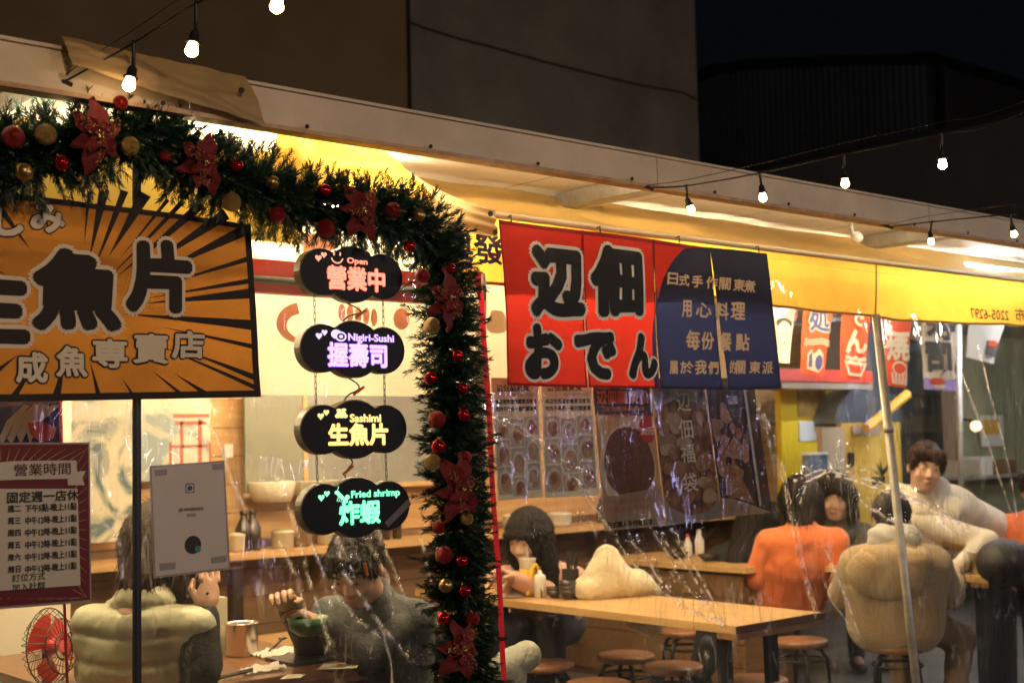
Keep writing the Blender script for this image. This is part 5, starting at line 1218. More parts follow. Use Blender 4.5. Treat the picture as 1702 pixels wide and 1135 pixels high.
MB().add([(c.x-9.5/k+.002, c.y-10.3/k, TZ+.002), (c.x-3/k, c.y-10.3/k, TZ+.002), (c.x-5/k, c.y-10.3/k, TZ+12/k), (c.x-9/k, c.y-10.0/k, TZ+18/k)], [(0, 1, 2, 3)]).build('brown_label', brn, o)
c = T_(917, 980); bottle('red_cap_bottle', 'red topped sauce bottle behind the dark bowls', c, .022, .10, redp, redp)
c = T_(932, 979); o = thing('tissue_cup', 'white paper cup behind the chopstick holder', 'cup', c); MB().lathe([(.02, 0), (.027, .13), (.025, .131), (.019, .01)], c, 18).build('cup_body', wh, o, True)
c = T_(878, 990); kk = 2.23e3/proj(c)[2]; yl = M('yellow_plastic', (.78, .48, .02), .4)
o = thing('drink_cup', 'tall white drink cup with a yellow sleeve and straw by the girl in pink', 'cup', c)
MB().lathe([(10.5/kk, 0), (14/kk, 60/kk), (14.6/kk, 61/kk), (14.6/kk, 63/kk), (.001, 63/kk)], c, 24).build('cup_body', wh, o, True)
MB().lathe([(12/kk, 22/kk), (13.9/kk, 45/kk)], c, 24).build('sleeve', yl, o, True)
MB().tube([(c.x, c.y, TZ+.1), (c.x+.0, c.y, TZ+82/kk)], 1.8/kk, 6).build('straw', wh, o)
MB().tube(strand([Vector((c.x-14/kk, c.y-14.5/kk, TZ+3/kk)), Vector((c.x-6/kk, c.y-15/kk, TZ+40/kk)), Vector((c.x+4/kk, c.y-15/kk, TZ+52/kk)), Vector((c.x+11/kk, c.y-15/kk, TZ+40/kk))], 0, 6), 3.2/kk, 6).build('carry_strap', yl, o, True)
c = T_(862, 990); o = thing('napkin', 'crumpled pale napkin beside the drink cup', 'napkin', c)
MB().grid(lambda a, b: (c.x-.09+.18*a, c.y-.05+.10*b, TZ+.004+.022*math.sin(math.pi*a)*math.sin(math.pi*b)*(1+.5*fbm(a*6, b*6))), 14, 10).build('sheet', M('napkin_paper', (.60, .62, .60), .8), o, True)
c = T_(1648, 957); kr = 2.23e3/proj(c)[2]; pot('steel pot near the corner of the right table', Vector((c.x+.10, c.y+.10, c.z)), 28/kr, 36/kr)
o = thing('mobile_phone', 'phone lying on the right table behind the fleece jacket', 'phone', T_(1600, 955)); c = T_(1600, 953); MB().box((c.x-.07, c.y-.04, TZ), (c.x+.06, c.y+.04, TZ+.008)).build('case', wh, o); MB().box((c.x-.068, c.y-.038, TZ+.0083), (c.x+.058, c.y+.038, TZ+.009)).build('screen', blkp, o)
o = thing('spoon_rest', 'small wooden tray with a dark spoon on the right table', 'tray', T_(1612, 945)); c = T_(1614, 946); MB().box((c.x-.06, c.y-.03, TZ), (c.x+.06, c.y+.03, TZ+.012)).build('tray', brn, o); MB().tube([c+Vector((-.05, 0, .018)), c+Vector((.08, .02, .018))], .005, 6).build('spoon', blkp, o)
# left dark table
c = T_(402, 1088); kl = 2.23e3/proj(c)[2]; pot('large steel pot on the dark walnut table', c, 27/kl, 52/kl)
o = thing('pale_box', 'pale upright box behind the large steel pot', 'box', T_(375, 1085)); c = T_(366, 1086); MB().box((c.x-.03, c.y, TZ), (c.x+.03, c.y+.06, TZ+.20)).build('body', M('pale_frame', (.55, .5, .36), .5), o)
def napk(label, px, py, w_, d_):
    c = T_(px, py); o = thing('napkin', label, 'napkin', c)
    MB().grid(lambda a, b: (c.x-w_/2+w_*a+.02*b, c.y-d_/2+d_*b, TZ+.002+.016*abs(fbm(a*4, b*4, px))*1.5+.004), 14, 10).build('sheet', M('white_tissue', (.72, .68, .60), .8, trans=.2), o, True); return c
c = napk('white napkin under a dark spoon on the walnut table', 455, 1088, .17, .12)
o = thing('dark_spoon', 'dark spoon resting on the white napkin', 'spoon', c); MB().tube([T_(448, 1091)+Vector((0, 0, .02)), T_(471, 1075)+Vector((0, 0, .035))], .005, 8).sphere(T_(470, 1076)+Vector((0, 0, .035)), (.018, .012, .006)).build('spoon_body', blkp, o, True)
c = napk('folded white tissue at the front of the walnut table', 432, 1116, .15, .09)
o = thing('chopsticks', 'pair of black chopsticks beside the folded tissue', 'chopsticks', c)
MB().tube([T_(352, 1133)+Vector((0, 0, .01)), T_(420, 1121)+Vector((0, 0, .02))], .004, 6).build('chopstick', blkp, o); MB().tube([T_(352, 1135)+Vector((0, 0, .01)), T_(420, 1124)+Vector((0, 0, .02))], .004, 6).build('chopstick', blkp, o)
for (x0, x1, y_, l_) in ((525, 600, 1108, 'menu strip lying at the right corner of the walnut table'), (465, 508, 1124, 'small paper strip at the front edge of the walnut table')):
    c = T_((x0+x1)/2, y_); w_ = (x1-x0)/kl/1.0; o = thing('menu_strip', l_, 'paper', c); MB().hexa([T_(x0, y_+5), T_(x1-8, y_+2), T_(x1, y_-8 if x1 > 550 else y_-4), T_(x0+14, y_-4), *[T_(*q)+Vector((0, 0, .002)) for q in ((x0, y_+5), (x1-8, y_+2), (x1, y_-8 if x1 > 550 else y_-4), (x0+14, y_-4))]]).build('sheet', M('pale_frame', (.55, .5, .36), .5), o)
o = thing('serving_tray', 'black serving tray at the far corner of the walnut table', 'tray', T_(545, 1098)); c = T_(540, 1094); MB().box((c.x-.17, c.y-.07, TZ), (c.x+.17, c.y+.12, TZ+.012)).build('tray', blkp, o)
# counter items
for (px_, py_, r_, h_, m_, cp, l_) in ((1144, 925, .025, .14, wh, redp, 'white sauce bottle with a red cap on the plank counter'), (1163, 922, .03, .16, wh, wh, 'white dispenser bottle right of the red capped one on the counter')):
    c = PZ(px_, py_, .752); bottle('sauce_bottle', l_, c, r_, h_, m_, cp)
for (px_, py_, l_) in ((1177, 932, 'dark bowl on the counter right of the white dispenser'), (1128, 928, 'dark dish on the counter left of the red capped bottle'), (1192, 925, 'dark pot lid on the counter at its right end')):
    c = PZ(px_, py_, .752); o = thing('dark_bowl', l_, 'bowl', c); MB().lathe([(.03, 0), (.065, .04), (.06, .041), (.025, .006)], c, 20).build('bowl_body', bowl_mat, o, True)
# hanging flags
FV = 4.25
def fl(label, cs, mat, name='hanging_flag'):
    P = [PV(x, y, FV) for x, y in cs]; t = thing(name, label, 'flag', P[3], group='small shop flags hung in a row behind the curtain')
    up = [P[0]+(P[0]-P[3])*.25, P[1]+(P[1]-P[2])*.25]
    Q = [up[0], up[1], P[2], P[3]]
    def F(a, b):
        p = (Q[0]*(1-a)+Q[1]*a)*(1-b)+(Q[3]*(1-a)+Q[2]*a)*b; return (p.x, FV+.006*math.sin(a*5+b*4), p.z)
    MB().grid(F, 10, 16).build('cloth', mat, t, True); return t, cs
def fq(t, cs, kind, arg, mat, h=.012, bold=.06):
    pl = flatplace(FV-h)
    if kind == 'text':
        s_, a0, b0, a1, b1 = arg; x0, y0 = quadpx(cs, a0, b0); x1, y1 = quadpx(cs, a1, b1); fit('lettering', s_, x0, y0, x1, y1, FV, pl, mat, t, bold=bold, depth=.001)
    else: MB().add(px_poly([quadpx(cs, a, b) for a, b in arg], FV, pl), [tuple(range(len(arg)))]).build('print_shape', mat, t)
fred = M('flag_orange_red', (.74, .10, .035), .7, trans=.35); fwh = M('flag_cream_print', (.76, .70, .60), .7, trans=.3); fnv = M('flag_navy_print', (.06, .07, .25), .7, trans=.2); fbk = M('flag_black_print', (.02, .02, .022), .7)
t, cs = fl('cream flag with a pale round face and a red and white fan', [(1283, 508), (1322, 512), (1313, 604), (1286, 602)], fwh)
for k in range(7): a = -.3+k*.2; fq(t, cs, 'poly', [(.3, .30), (.3+.75*math.cos(a), .30-.32*math.sin(a+.5)), (.3+.75*math.cos(a+.1), .30-.32*math.sin(a+.6))], fred if k % 2 else fnv)
fq(t, cs, 'poly', ell(.45, .30, .38, .10, 16), fbk, .014); fq(t, cs, 'poly', ell(.45, .52, .36, .26, 20), M('flag_face', (.70, .60, .48), .7), .016)
for dx in (-.14, .14): fq(t, cs, 'poly', ell(.45+dx, .50, .07, .014, 8), fbk, .018)
fq(t, cs, 'poly', ell(.45, .64, .07, .02, 8), fred, .018)
t, cs = fl('red flag with two navy characters and wavy lines, second from the left', [(1337, 512), (1384, 517), (1370, 625), (1329, 619)], fred)
fq(t, cs, 'text', ('処', .12, .02, .88, .30), fwh, .012, .12); fq(t, cs, 'text', ('処', .12, .02, .88, .30), fnv, .015, .04)
for k in range(3): fq(t, cs, 'poly', [(a, .46+.035*k+.02*math.sin(a*7)) for a in np.linspace(.03, .97, 12)]+[(a, .475+.035*k+.02*math.sin(a*7)) for a in np.linspace(.97, .03, 12)], fwh, .013)
fq(t, cs, 'poly', [(.18, .70), (.32, .62), (.42, .70), (.5, .66), (.62, .60), (.78, .68), (.84, .86), (.68, .97), (.2, .93)], fwh, .012); fq(t, cs, 'poly', [(.24, .72), (.34, .66), (.40, .90), (.24, .90)], fnv, .014); fq(t, cs, 'poly', ell(.64, .81, .15, .12, 12), fnv, .014)
t, cs = fl('red flag with cream characters and a steaming bowl, left of the leaning pole', [(1401, 515), (1447, 520), (1438, 634), (1395, 627)], fred)
fq(t, cs, 'text', ('で', .20, .02, .72, .20), fwh, .012, .05); fq(t, cs, 'text', ('ん', .10, .30, .88, .58), fwh, .012, .05)
fq(t, cs, 'poly', [(.08, .74), (.95, .74), (.78, .95), (.28, .95)], fwh, .012); fq(t, cs, 'poly', [(.2, .79), (.82, .79), (.70, .91), (.34, .91)], fred, .014)
for k in range(5): fq(t, cs, 'poly', ell(.2+.15*k, .69+.02*(k % 2), .09, .035, 10), fwh, .013+.0003*k)
t, cs = fl('red flag with an octopus print, right of the leaning pole', [(1467, 521), (1516, 526), (1506, 645), (1474, 641)], fred)
fq(t, cs, 'text', ('こ', .15, .02, .85, .27), fwh, .012, .05); fq(t, cs, 'text', ('焼', .05, .30, .92, .60), fwh, .012, .05)
fq(t, cs, 'poly', ell(.55, .74, .34, .10, 16), fwh, .012); fq(t, cs, 'poly', ell(.55, .745, .28, .075, 16), fred, .014)
for k in range(5): fq(t, cs, 'poly', [(.15+.17*k, .80), (.22+.17*k, .80), (.30+.15*k, .97), (.18+.15*k, .96)], fwh, .0135+.0002*k)
t, cs = fl('white flag with thick black strokes, a sushi print and a violet foot', [(1533, 527), (1591, 531), (1587, 651), (1534, 647)], fwh)
fq(t, cs, 'text', ('司', .08, .36, .80, .76), fbk, .012, .055); fq(t, cs, 'text', ('寿', .10, -.10, .90, .26), fbk, .012, .05)
fq(t, cs, 'poly', [(0, .83), (.5, .87), (1, .82), (1, 1), (0, .99)], M('flag_violet', (.30, .22, .62), .7), .011)
fq(t, cs, 'poly', ell(.76, .78, .22, .07, 14, .1), fwh, .015); fq(t, cs, 'poly', ell(.38, .88, .24, .055, 14, .1), fred, .015); fq(t, cs, 'poly', ell(.45, .94, .22, .035, 14), fwh, .014)
t, cs = fl('grey flag with a small sushi print, rightmost of the row', [(1612, 538), (1668, 543), (1652, 604), (1605, 594)], M('flag_grey', (.60, .58, .54), .7, trans=.3))
fq(t, cs, 'poly', [(.55, .42), (.95, .46), (.93, .86), (.6, .80)], fbk); fq(t, cs, 'poly', ell(.75, .50, .16, .10, 10), fred, .014)
rp = thing('flag_cord', 'cord from which the small shop flags hang behind the curtain', 'cord', PV(1283, 470, FV)); MB().tube([PV(1230, 470, FV), PV(1720, 505, FV)], .004, 6).build('cord', socket_m, rp)
# kitchen
def boxpx(name, x0, y0, x1, y1, v, mat, parent, d=.3): 
    a, b = PV(x0, y1, v), PV(x1, (y0+y1)/2, v); zt = PV(x0, y0, v).z; return MB().box((a.x, v, a.z), (b.x, v+d, zt)).build(name, mat, parent)
yy_ = M('yellow_panel', (.80, .62, .02), .45, var=.06); yg = M('mustard_cabinet', (.55, .36, .06), .4, var=.15); gr_ = M('grey_hood', (.20, .23, .28), .35, .6, var=.2, vs=4)
o = thing('menu_board', 'bright yellow menu board with a pale sheet beside the kitchen', 'board', PV(1310, 900, 6)); boxpx('board', 1309, 645, 1400, 1000, 6.0, yy_, o, .05)
boxpx('picture', 1328, 648, 1372, 692, 5.985, stew('dish_picture', (.65, .45, .10), (.35, .25, .08), 14), o, .012); boxpx('sheet', 1330, 700, 1376, 733, 5.985, M('pale_blue_sheet', (.70, .78, .85), .5), o, .012)
o = thing('red_shelf', 'red shelf rail behind the small flags', 'shelf', PV(1300, 640, 5.6)); boxpx('rail', 1296, 612, 1450, 633, 5.6, M('red_paint2', (.66, .05, .03), .4), o, .3)
boxpx('canopy_underside', 1300, 634, 1450, 645, 5.62, M('taupe', (.32, .28, .22), .6), o, .3)
o = thing('extractor_hood', 'rounded grey extractor hood behind the leaning pole', 'hood', PV(1440, 700, 5.8))
a = PV(1388, 703, 5.8); b = PV(1500, 700, 5.8); R_ = (b.x-a.x)*.5; cx = (a.x+b.x)/2
P = [(cx+R_*math.cos(t_), 5.8, a.z+R_*.62*math.sin(t_)) for t_ in np.linspace(0, math.pi, 20)]; MB().slab(P, (0, .6, 0)).build('dome', gr_, o)
q1 = PV(1480, 640, 5.8); MB().box((cx-.1, 5.9, a.z+R_*.5), (cx+.35, 6.3, 2.34)).build('duct', gr_, o)
o = thing('mustard_cabinet', 'mustard yellow appliance cabinet with a label strip under the hood', 'cabinet', PV(1410, 800, 5.4)); boxpx('body', 1406, 703, 1500, 905, 5.4, yg, o, .04)
boxpx('label_strip', 1418, 708, 1462, 722, 5.385, M('label_pink_grey', (.45, .36, .33), .5), o, .012); boxpx('handle', 1414, 752, 1420, 775, 5.375, blkp, o, .02)
o = thing('beige_box', 'beige carton standing left of the mustard cabinet', 'box', PV(1370, 800, 5.4)); boxpx('body', 1369, 710, 1405, 806, 5.35, M('beige_carton', (.42, .34, .24), .7), o, .04)
o = thing('yellow_arm', 'orange-yellow diagonal bar in front of the grey hood', 'bar', PV(1480, 690, 5.3)); MB().tube([PV(1440, 712, 5.3), PV(1508, 655, 5.3)], .035, 8).build('arm', M('amber', (.72, .40, .05), .4), o)
o = thing('grey_machine', 'big blue-grey machine behind the standing man', 'machine', PV(1520, 800, 6.5)); boxpx('cabinet', 1500, 655, 1590, 900, 6.6, gr_, o, .4); boxpx('panel', 1505, 690, 1585, 720, 6.58, M('brownish_panel', (.25, .2, .17), .4), o, .01)
o = thing('green_wall_cloth', 'greenish grey cloth partition behind the right table', 'partition', PV(1600, 800, 6)); boxpx('cloth', 1597, 560, 1790, 960, 6.0, M('greenish_cloth', (.30, .31, .20), .7, var=.25, vs=2), o, .03); boxpx('post', 1588, 520, 1597, 980, 5.95, M('brown_post', (.28, .20, .13), .5), o, .05)
o = thing('notice', 'pale notice hanging on the greenish partition behind the right table', 'notice', PV(1650, 740, 5.9)); boxpx('sheet', 1632, 690, 1668, 742, 5.96, wh, o, .01); boxpx('print', 1637, 697, 1662, 722, 5.952, M('amber', (.72, .40, .05), .4), o, .006)
o = thing('steel_shelf', 'steel wall shelf with boxes at the far right behind the orange top', 'shelf', PV(1650, 800, 5.7)); boxpx('shelf_board', 1600, 792, 1780, 798, 5.7, galv, o, .25)
for q_, (a_, b_, m_) in enumerate(((1606, 1628, 'beige_carton'), (1632, 1650, 'white_plastic'), (1655, 1690, 'brown_board'))): boxpx('shelf_box', a_, 765-6*(q_ % 2), b_, 791, 5.72, MATS[m_], o, .2)
o = thing('steel_pipe', 'upright steel pipe left of the greenish partition', 'pipe', PV(1594, 900, 5.0)); MB().tube([PV(1592, 480, 5.0), PV(1600, 960, 5.0)], .02, 10).build('pipe_body', galv, o, True)
o = thing('warm_glint_ball', 'small glowing ball put in for a warm glint on the partition at far right', 'lamp', PV(1622, 706, 5.8)); c = PV(1622, 708, 5.85); MB().sphere(c, .045, 14, 9).build('globe', M('glint_globe', (1, .9, .7), .3, emit=(1, .72, .38), es=2.5), o, True); MB().tube([c+Vector((0, 0, .04)), c+Vector((0, .12, .06))], .01, 6).build('bracket', blkp, o)  # glowing globe put in to stand for a warm glint
o = thing('blue_crate', 'blue crate on the kitchen counter left of the cabinet', 'crate', PV(1340, 790, 5.2)); boxpx('body', 1345, 756, 1376, 800, 5.25, M('blue_plastic', (.06, .12, .24), .4), o, .05); boxpx('rim', 1344, 752, 1377, 756, 5.24, M('pale_blue_sheet', (.70, .78, .85), .5), o, .06)
o = thing('small_plant', 'small dark leafy plant in front of the mustard cabinet', 'plant', PV(1465, 790, 5)); mb = MB()
for q_ in range(16):
    b = PV(1466, 792, 5.0); d = Vector((random.uniform(-.6, .6), random.uniform(-.4, .4), random.uniform(.3, 1))).normalized(); s_ = d.cross(Vector((0, 1, 0)))*.012; L_ = random.uniform(.06, .13); mb.add([b, b+d*L_*.5+s_, b+d*L_, b+d*L_*.5-s_], [(0, 1, 2, 3)])
mb.build('leaves', needle_m, o, kind='stuff'); boxpx('pot', 1460, 792, 1472, 806, 4.97, blkp, o, .05)
o = thing('cctv_camera', 'small white camera under the roof beside the bright gap', 'camera', PV(1424, 393, 3.35)); c = PV(1424, 393, 3.35); MB().tube([c, c+Vector((.10, .06, .01))], .022, 12).build('camera_body', wh, o, True); MB().tube([c+Vector((.05, .05, 0)), c+Vector((.05, .06, .07))], .008, 6).build('bracket', galv, o)
o = thing('ceiling_strip_light', 'bright cool strip light on the ceiling at the right end of the gap', 'lamp', PV(1650, 412, 3.4)); a = PV(1560, 404, 3.45)
MB().box((6.2, 3.56, 2.318), (8.0, 3.62, 2.346)).build('lamp_body', M('tube_cool_bright', (1, 1, 1), .4, emit=(.8, .92, 1), es=12), o)
# ================================================================== PEOPLE
def smin(a, b, k):
    h = np.clip(.5+.5*(b-a)/k, 0, 1); return b*(1-h)+a*h-k*h*(1-h)
def sd_cap(P, a, b, ra, rb, sc=None):
    a = np.asarray(a, float); b = np.asarray(b, float)
    if sc is not None: s_ = np.asarray(sc, float); P = P/s_; a = a/s_; b = b/s_
    ab = b-a; t = np.clip(((P-a)@ab)/(ab@ab+1e-12), 0, 1); return np.linalg.norm(P-a-t[:, None]*ab, axis=1)-(ra+(rb-ra)*t)
def sd_ell(P, c, r):
    q = P-np.asarray(c, float); r = np.asarray(r, float); k0 = np.linalg.norm(q/r, axis=1); k1 = np.linalg.norm(q/r**2, axis=1)+1e-9
    return k0*(k0-1)/k1
def field(prims, P):
    d = np.full(len(P), 9.)
    for p in prims:
        k = p[-1]
        if p[0] == 'c': e = sd_cap(P, p[1], p[2], p[3], p[4], p[5])
        elif p[0] in ('e', '-'): e = sd_ell(P, p[1], p[2])
        if p[0] == '-': d = -smin(-d, e, k)
        else: d = smin(d, e, k)
    return d
def C_(a, b, ra, rb=None, sc=None, k=.02): return ('c', a, b, ra, ra if rb is None else rb, sc, k)
def E_(c, r, k=.02): return ('e', c, r if hasattr(r, '__len__') else (r, r, r), k)
def S_(c, r, k=.01): return ('-', c, r if hasattr(r, '__len__') else (r, r, r), k)
def nets(prims, h, disp=None, T=None, cut=None):
    """a smooth closed surface round the given masses"""
    lo = np.full(3, 9.); hi = np.full(3, -9.)
    for p in prims:
        if p[0] == 'c':
            sc = np.asarray(p[5] if p[5] is not None else (1, 1, 1)); m_ = max(p[3], p[4])*sc
            for q in (p[1], p[2]): lo = np.minimum(lo, np.asarray(q)-m_); hi = np.maximum(hi, np.asarray(q)+m_)
        elif p[0] == 'e': lo = np.minimum(lo, np.asarray(p[1])-p[2]); hi = np.maximum(hi, np.asarray(p[1])+p[2])
    lo -= 3*h+.01; hi += 3*h+.01
    n = np.maximum(4, np.ceil((hi-lo)/h).astype(int)+1)
    ax = [lo[i]+h*np.arange(n[i]) for i in range(3)]
    G = np.stack(np.meshgrid(*ax, indexing='ij'), -1).reshape(-1, 3); D = field(prims, G)
    if disp is not None:
        m_ = np.abs(D) < .08; D[m_] += disp(G[m_])
    if cut is not None: D = np.maximum(D, cut-G[:, 2]+.006*np.sin(G[:, 0]*30))
    D = D.reshape(n); G = G.reshape(*n, 3)
    ins = D < 0
    c = np.zeros([k-1 for k in n], int)
    for dx in (0, 1):
        for dy in (0, 1):
            for dz in (0, 1): c += ins[dx:n[0]-1+dx, dy:n[1]-1+dy, dz:n[2]-1+dz]
    act = (c > 0) & (c < 8); ids = -np.ones(act.shape, int); ids[act] = np.arange(act.sum())
    S = np.zeros((act.sum(), 3)); W = np.zeros(act.sum()); I = np.argwhere(act)
    offs = [(0, 0, 0), (1, 0, 0), (0, 1, 0), (1, 1, 0), (0, 0, 1), (1, 0, 1), (0, 1, 1), (1, 1, 1)]
    for a in range(8):
        for b in range(a+1, 8):
            if sum(abs(offs[a][k]-offs[b][k]) for k in range(3)) != 1: continue
            ia = I+offs[a]; ib = I+offs[b]; da = D[ia[:, 0], ia[:, 1], ia[:, 2]]; db = D[ib[:, 0], ib[:, 1], ib[:, 2]]
            m_ = (da < 0) != (db < 0); t = np.where(m_, da/(da-db+1e-12), 0)
            pa = lo+ia*h; pb = lo+ib*h; S += np.where(m_[:, None], pa+(pb-pa)*t[:, None], 0); W += m_
    V = S/W[:, None]; F = []
    for ax_ in range(3):
        o1, o2 = [k for k in range(3) if k != ax_]
        sl = [slice(None)]*3; sl2 = [slice(None)]*3; sl[ax_] = slice(0, -1); sl2[ax_] = slice(1, None)
        s0, s1 = ins[tuple(sl)], ins[tuple(sl2)]; E2 = np.argwhere(s0 != s1)
        ok = (E2[:, o1] > 0) & (E2[:, o2] > 0) & (E2[:, o1] < act.shape[o1]) & (E2[:, o2] < act.shape[o2]) & (E2[:, ax_] < act.shape[ax_]); E2 = E2[ok]
        q = []
        for (u, w) in ((0, 0), (1, 0), (1, 1), (0, 1)):
            k = E2.copy(); k[:, o1] -= u; k[:, o2] -= w; q.append(ids[k[:, 0], k[:, 1], k[:, 2]])
        q = np.stack(q, 1); fl_ = s0[E2[:, 0], E2[:, 1], E2[:, 2]]
        if ax_ == 1: fl_ = ~fl_
        q[~fl_] = q[~fl_][:, ::-1]; F.append(q)
    F = np.concatenate(F); F = F[(F >= 0).all(1)]
    if T is not None: V = V@T[0].T+T[1]
    return V, F
def mesh_np(name, V, F, mat, parent, **tags):
    off = np.array(rootloc(parent)); me = bpy.data.meshes.new(name); F = F.astype(np.int32)
    me.vertices.add(len(V)); me.vertices.foreach_set('co', (V-off).ravel()); me.loops.add(F.size); me.loops.foreach_set('vertex_index', F.ravel())
    me.polygons.add(len(F)); me.polygons.foreach_set('loop_start', np.arange(len(F), dtype=np.int32)*4); me.update(); me.validate()
    bm = bmesh.new(); bm.from_mesh(me); bmesh.ops.recalc_face_normals(bm, faces=bm.faces); bm.to_mesh(me); bm.free()
    return link(name, me, mat, parent, True, **tags)
def frame(yaw, pitch=0, roll=0):
    """columns: right, forward, up for a heading (radians, 0 = +x)"""
    f = np.array([math.cos(yaw)*math.cos(pitch), math.sin(yaw)*math.cos(pitch), math.sin(pitch)]); r = np.cross(f, [0, 0, 1]); r /= np.linalg.norm(r); u = np.cross(r, f)
    r2 = r*math.cos(roll)+u*math.sin(roll); u2 = u*math.cos(roll)-r*math.sin(roll); return np.stack([r2, f, u2], 1)
skin_m = M('skin', (.62, .40, .285), .5, var=.06, vs=20); skin_w = M('skin_warm', (.56, .34, .23), .5, var=.06, vs=20)
skin_m.node_tree.nodes['Principled BSDF'].inputs['Subsurface Weight'].default_value = .08
hair_b = M('black_hair', (.007, .005, .0045), .5, var=.4, vs=30, bump=.6, bs=90, stretch=(3, 3, .25), spec=.25); hair_br = M('brown_hair', (.030, .014, .008), .5, var=.4, vs=30, bump=.6, bs=90, stretch=(3, 3, .25), spec=.25)
eye_w = M('eye_white', (.6, .56, .5), .2); eye_d = M('eye_dark', (.015, .01, .008), .15); lip_m = M('lips', (.40, .12, .09), .45)
HEAD = [E_((0, -.014, .025), (.074, .092, .086), .02), E_((0, .016, -.036), (.057, .064, .076), .03), E_((0, .052, -.090), (.022, .020, .018), .03), E_((.034, .052, -.028), .024, .02), E_((-.034, .052, -.028), .024, .02),
        C_((0, .074, .010), (0, .094, -.026), .007, .011, None, .014), E_((.011, .088, -.032), .007, .008), E_((-.011, .088, -.032), .007, .008),
        S_((.031, .092, .006), (.020, .016, .012), .012), S_((-.031, .092, .006), (.020, .016, .012), .012), E_((.031, .066, .004), (.017, .014, .012), .006), E_((-.031, .066, .004), (.017, .014, .012), .006),
        C_((.014, .080, .024), (.045, .066, .024), .006, .005, None, .012), C_((-.014, .080, .024), (-.045, .066, .024), .006, .005, None, .012),
        E_((0, .076, -.056), (.022, .010, .006), .008), E_((0, .074, -.066), (.018, .010, .006), .006), E_((.076, -.008, -.006), (.009, .018, .028), .008), E_((-.076, -.008, -.006), (.009, .018, .028), .008)]
HAIR = {'short': [E_((0, -.024, .036), (.086, .104, .096), .02), S_((0, .125, -.055), (.085, .085, .105), .02), S_((.09, .03, -.07), (.04, .05, .06), .02), S_((-.09, .03, -.07), (.04, .05, .06), .02), C_((-.05, .070, .075), (.06, .068, .080), .022, .022, None, .03), C_((.07, .045, .04), (.072, .03, .0), .016, .010, None, .02), C_((-.07, .045, .04), (-.072, .03, .0), .016, .010, None, .02)],
        'bun': [E_((0, -.022, .036), (.086, .106, .096), .02), S_((0, .125, -.05), (.075, .085, .10), .02), E_((0, -.10, .07), .045, .03)],
        'long': [E_((0, -.020, .034), (.088, .108, .096), .02), C_((.070, -.01, .01), (.082, -.01, -.24), .040, .034, None, .04), C_((-.070, -.01, .01), (-.082, -.01, -.24), .040, .034, None, .04), C_((0, -.07, .0), (0, -.095, -.28), .070, .055, (1.2, .8, 1), .05), S_((0, .125, -.055), (.060, .085, .110), .02), C_((-.055, .078, .045), (.05, .080, .045), .014, .014, None, .02), C_((.058, .062, .03), (.066, .05, -.10), .014, .010, None, .02), C_((-.058, .062, .03), (-.066, .05, -.10), .014, .010, None, .02)],
        'bob': [E_((0, -.020, .036), (.098, .112, .100), .02), C_((.072, -.005, .0), (.085, .0, -.10), .044, .034, None, .04), C_((-.072, -.005, .0), (-.085, .0, -.10), .044, .034, None, .04), C_((0, -.07, .0), (0, -.085, -.11), .07, .05, (1.2, .8, 1), .05), S_((0, .13, -.05), (.066, .088, .105), .02)]}
def xf(prims, R, o):
    """the same masses moved rigidly: kept as a transform so that ellipsoids stay exact"""
    return (prims, R, np.asarray(o, float))
def hairdisp(G):
    a = np.arctan2(G[:, 1], G[:, 0]); return .0035*np.sin(a*34+6*np.sin(G[:, 2]*22))+.002*np.sin(a*80+G[:, 2]*60)
def hand_prims(curl=1.0):
    pr = [E_((0, .045, 0), (.040, .050, .016), .01), C_((0, -.05, 0), (0, .02, 0), .026, .028, (1, 1, .8), .02)]
    for j, (u, L_) in enumerate(((-.030, .062), (-.010, .074), (.011, .070), (.030, .056))):
        b = np.array([u, .088, 0]); a1 = .35*curl; a2 = 1.15*curl; a3 = 1.8*curl
        p1 = b+L_*.50*np.array([u*.6, math.cos(a1), -math.sin(a1)]); p2 = p1+L_*.34*np.array([0, math.cos(a2), -math.sin(a2)]); p3 = p2+L_*.26*np.array([0, math.cos(a3), -math.sin(a3)])
        for q0, q1, r0, r1 in ((b, p1, .0095, .0088), (p1, p2, .0088, .008), (p2, p3, .008, .0068)): pr.append(C_(tuple(q0), tuple(q1), r0, r1, None, .0035))
    pr += [C_((.030, .02, -.004), (.050, .058, -.022), .014, .010, None, .008), C_((.050, .058, -.022), (.036, .086, -.038), .010, .008, None, .004)]
    return pr
def creases(G, ph, a):
    x, y, z = G[:, 0], G[:, 1], G[:, 2]
    wx = x+.05*np.sin(z*13+ph[0])+.03*np.sin(y*21+ph[1]); wz = z+.05*np.sin(x*9+ph[2])+.035*np.sin(y*14+x*6+ph[3])
    def c(w, p): return (1-np.abs(np.sin(w)))**p
    m1 = .5+.5*np.sin(x*8+ph[4])*np.sin(z*7+ph[5]); m2 = .5+.5*np.sin(x*6+z*9+ph[1])
    return a*(.8*c(wz*22+wx*13, 6)*m1+c(wz*11-wx*24+ph[2], 7)*m2+.8*c(wx*34+wz*9+ph[3], 7)*(1-m1)+.4*c(wz*47+wx*17, 4)*m2*m1)
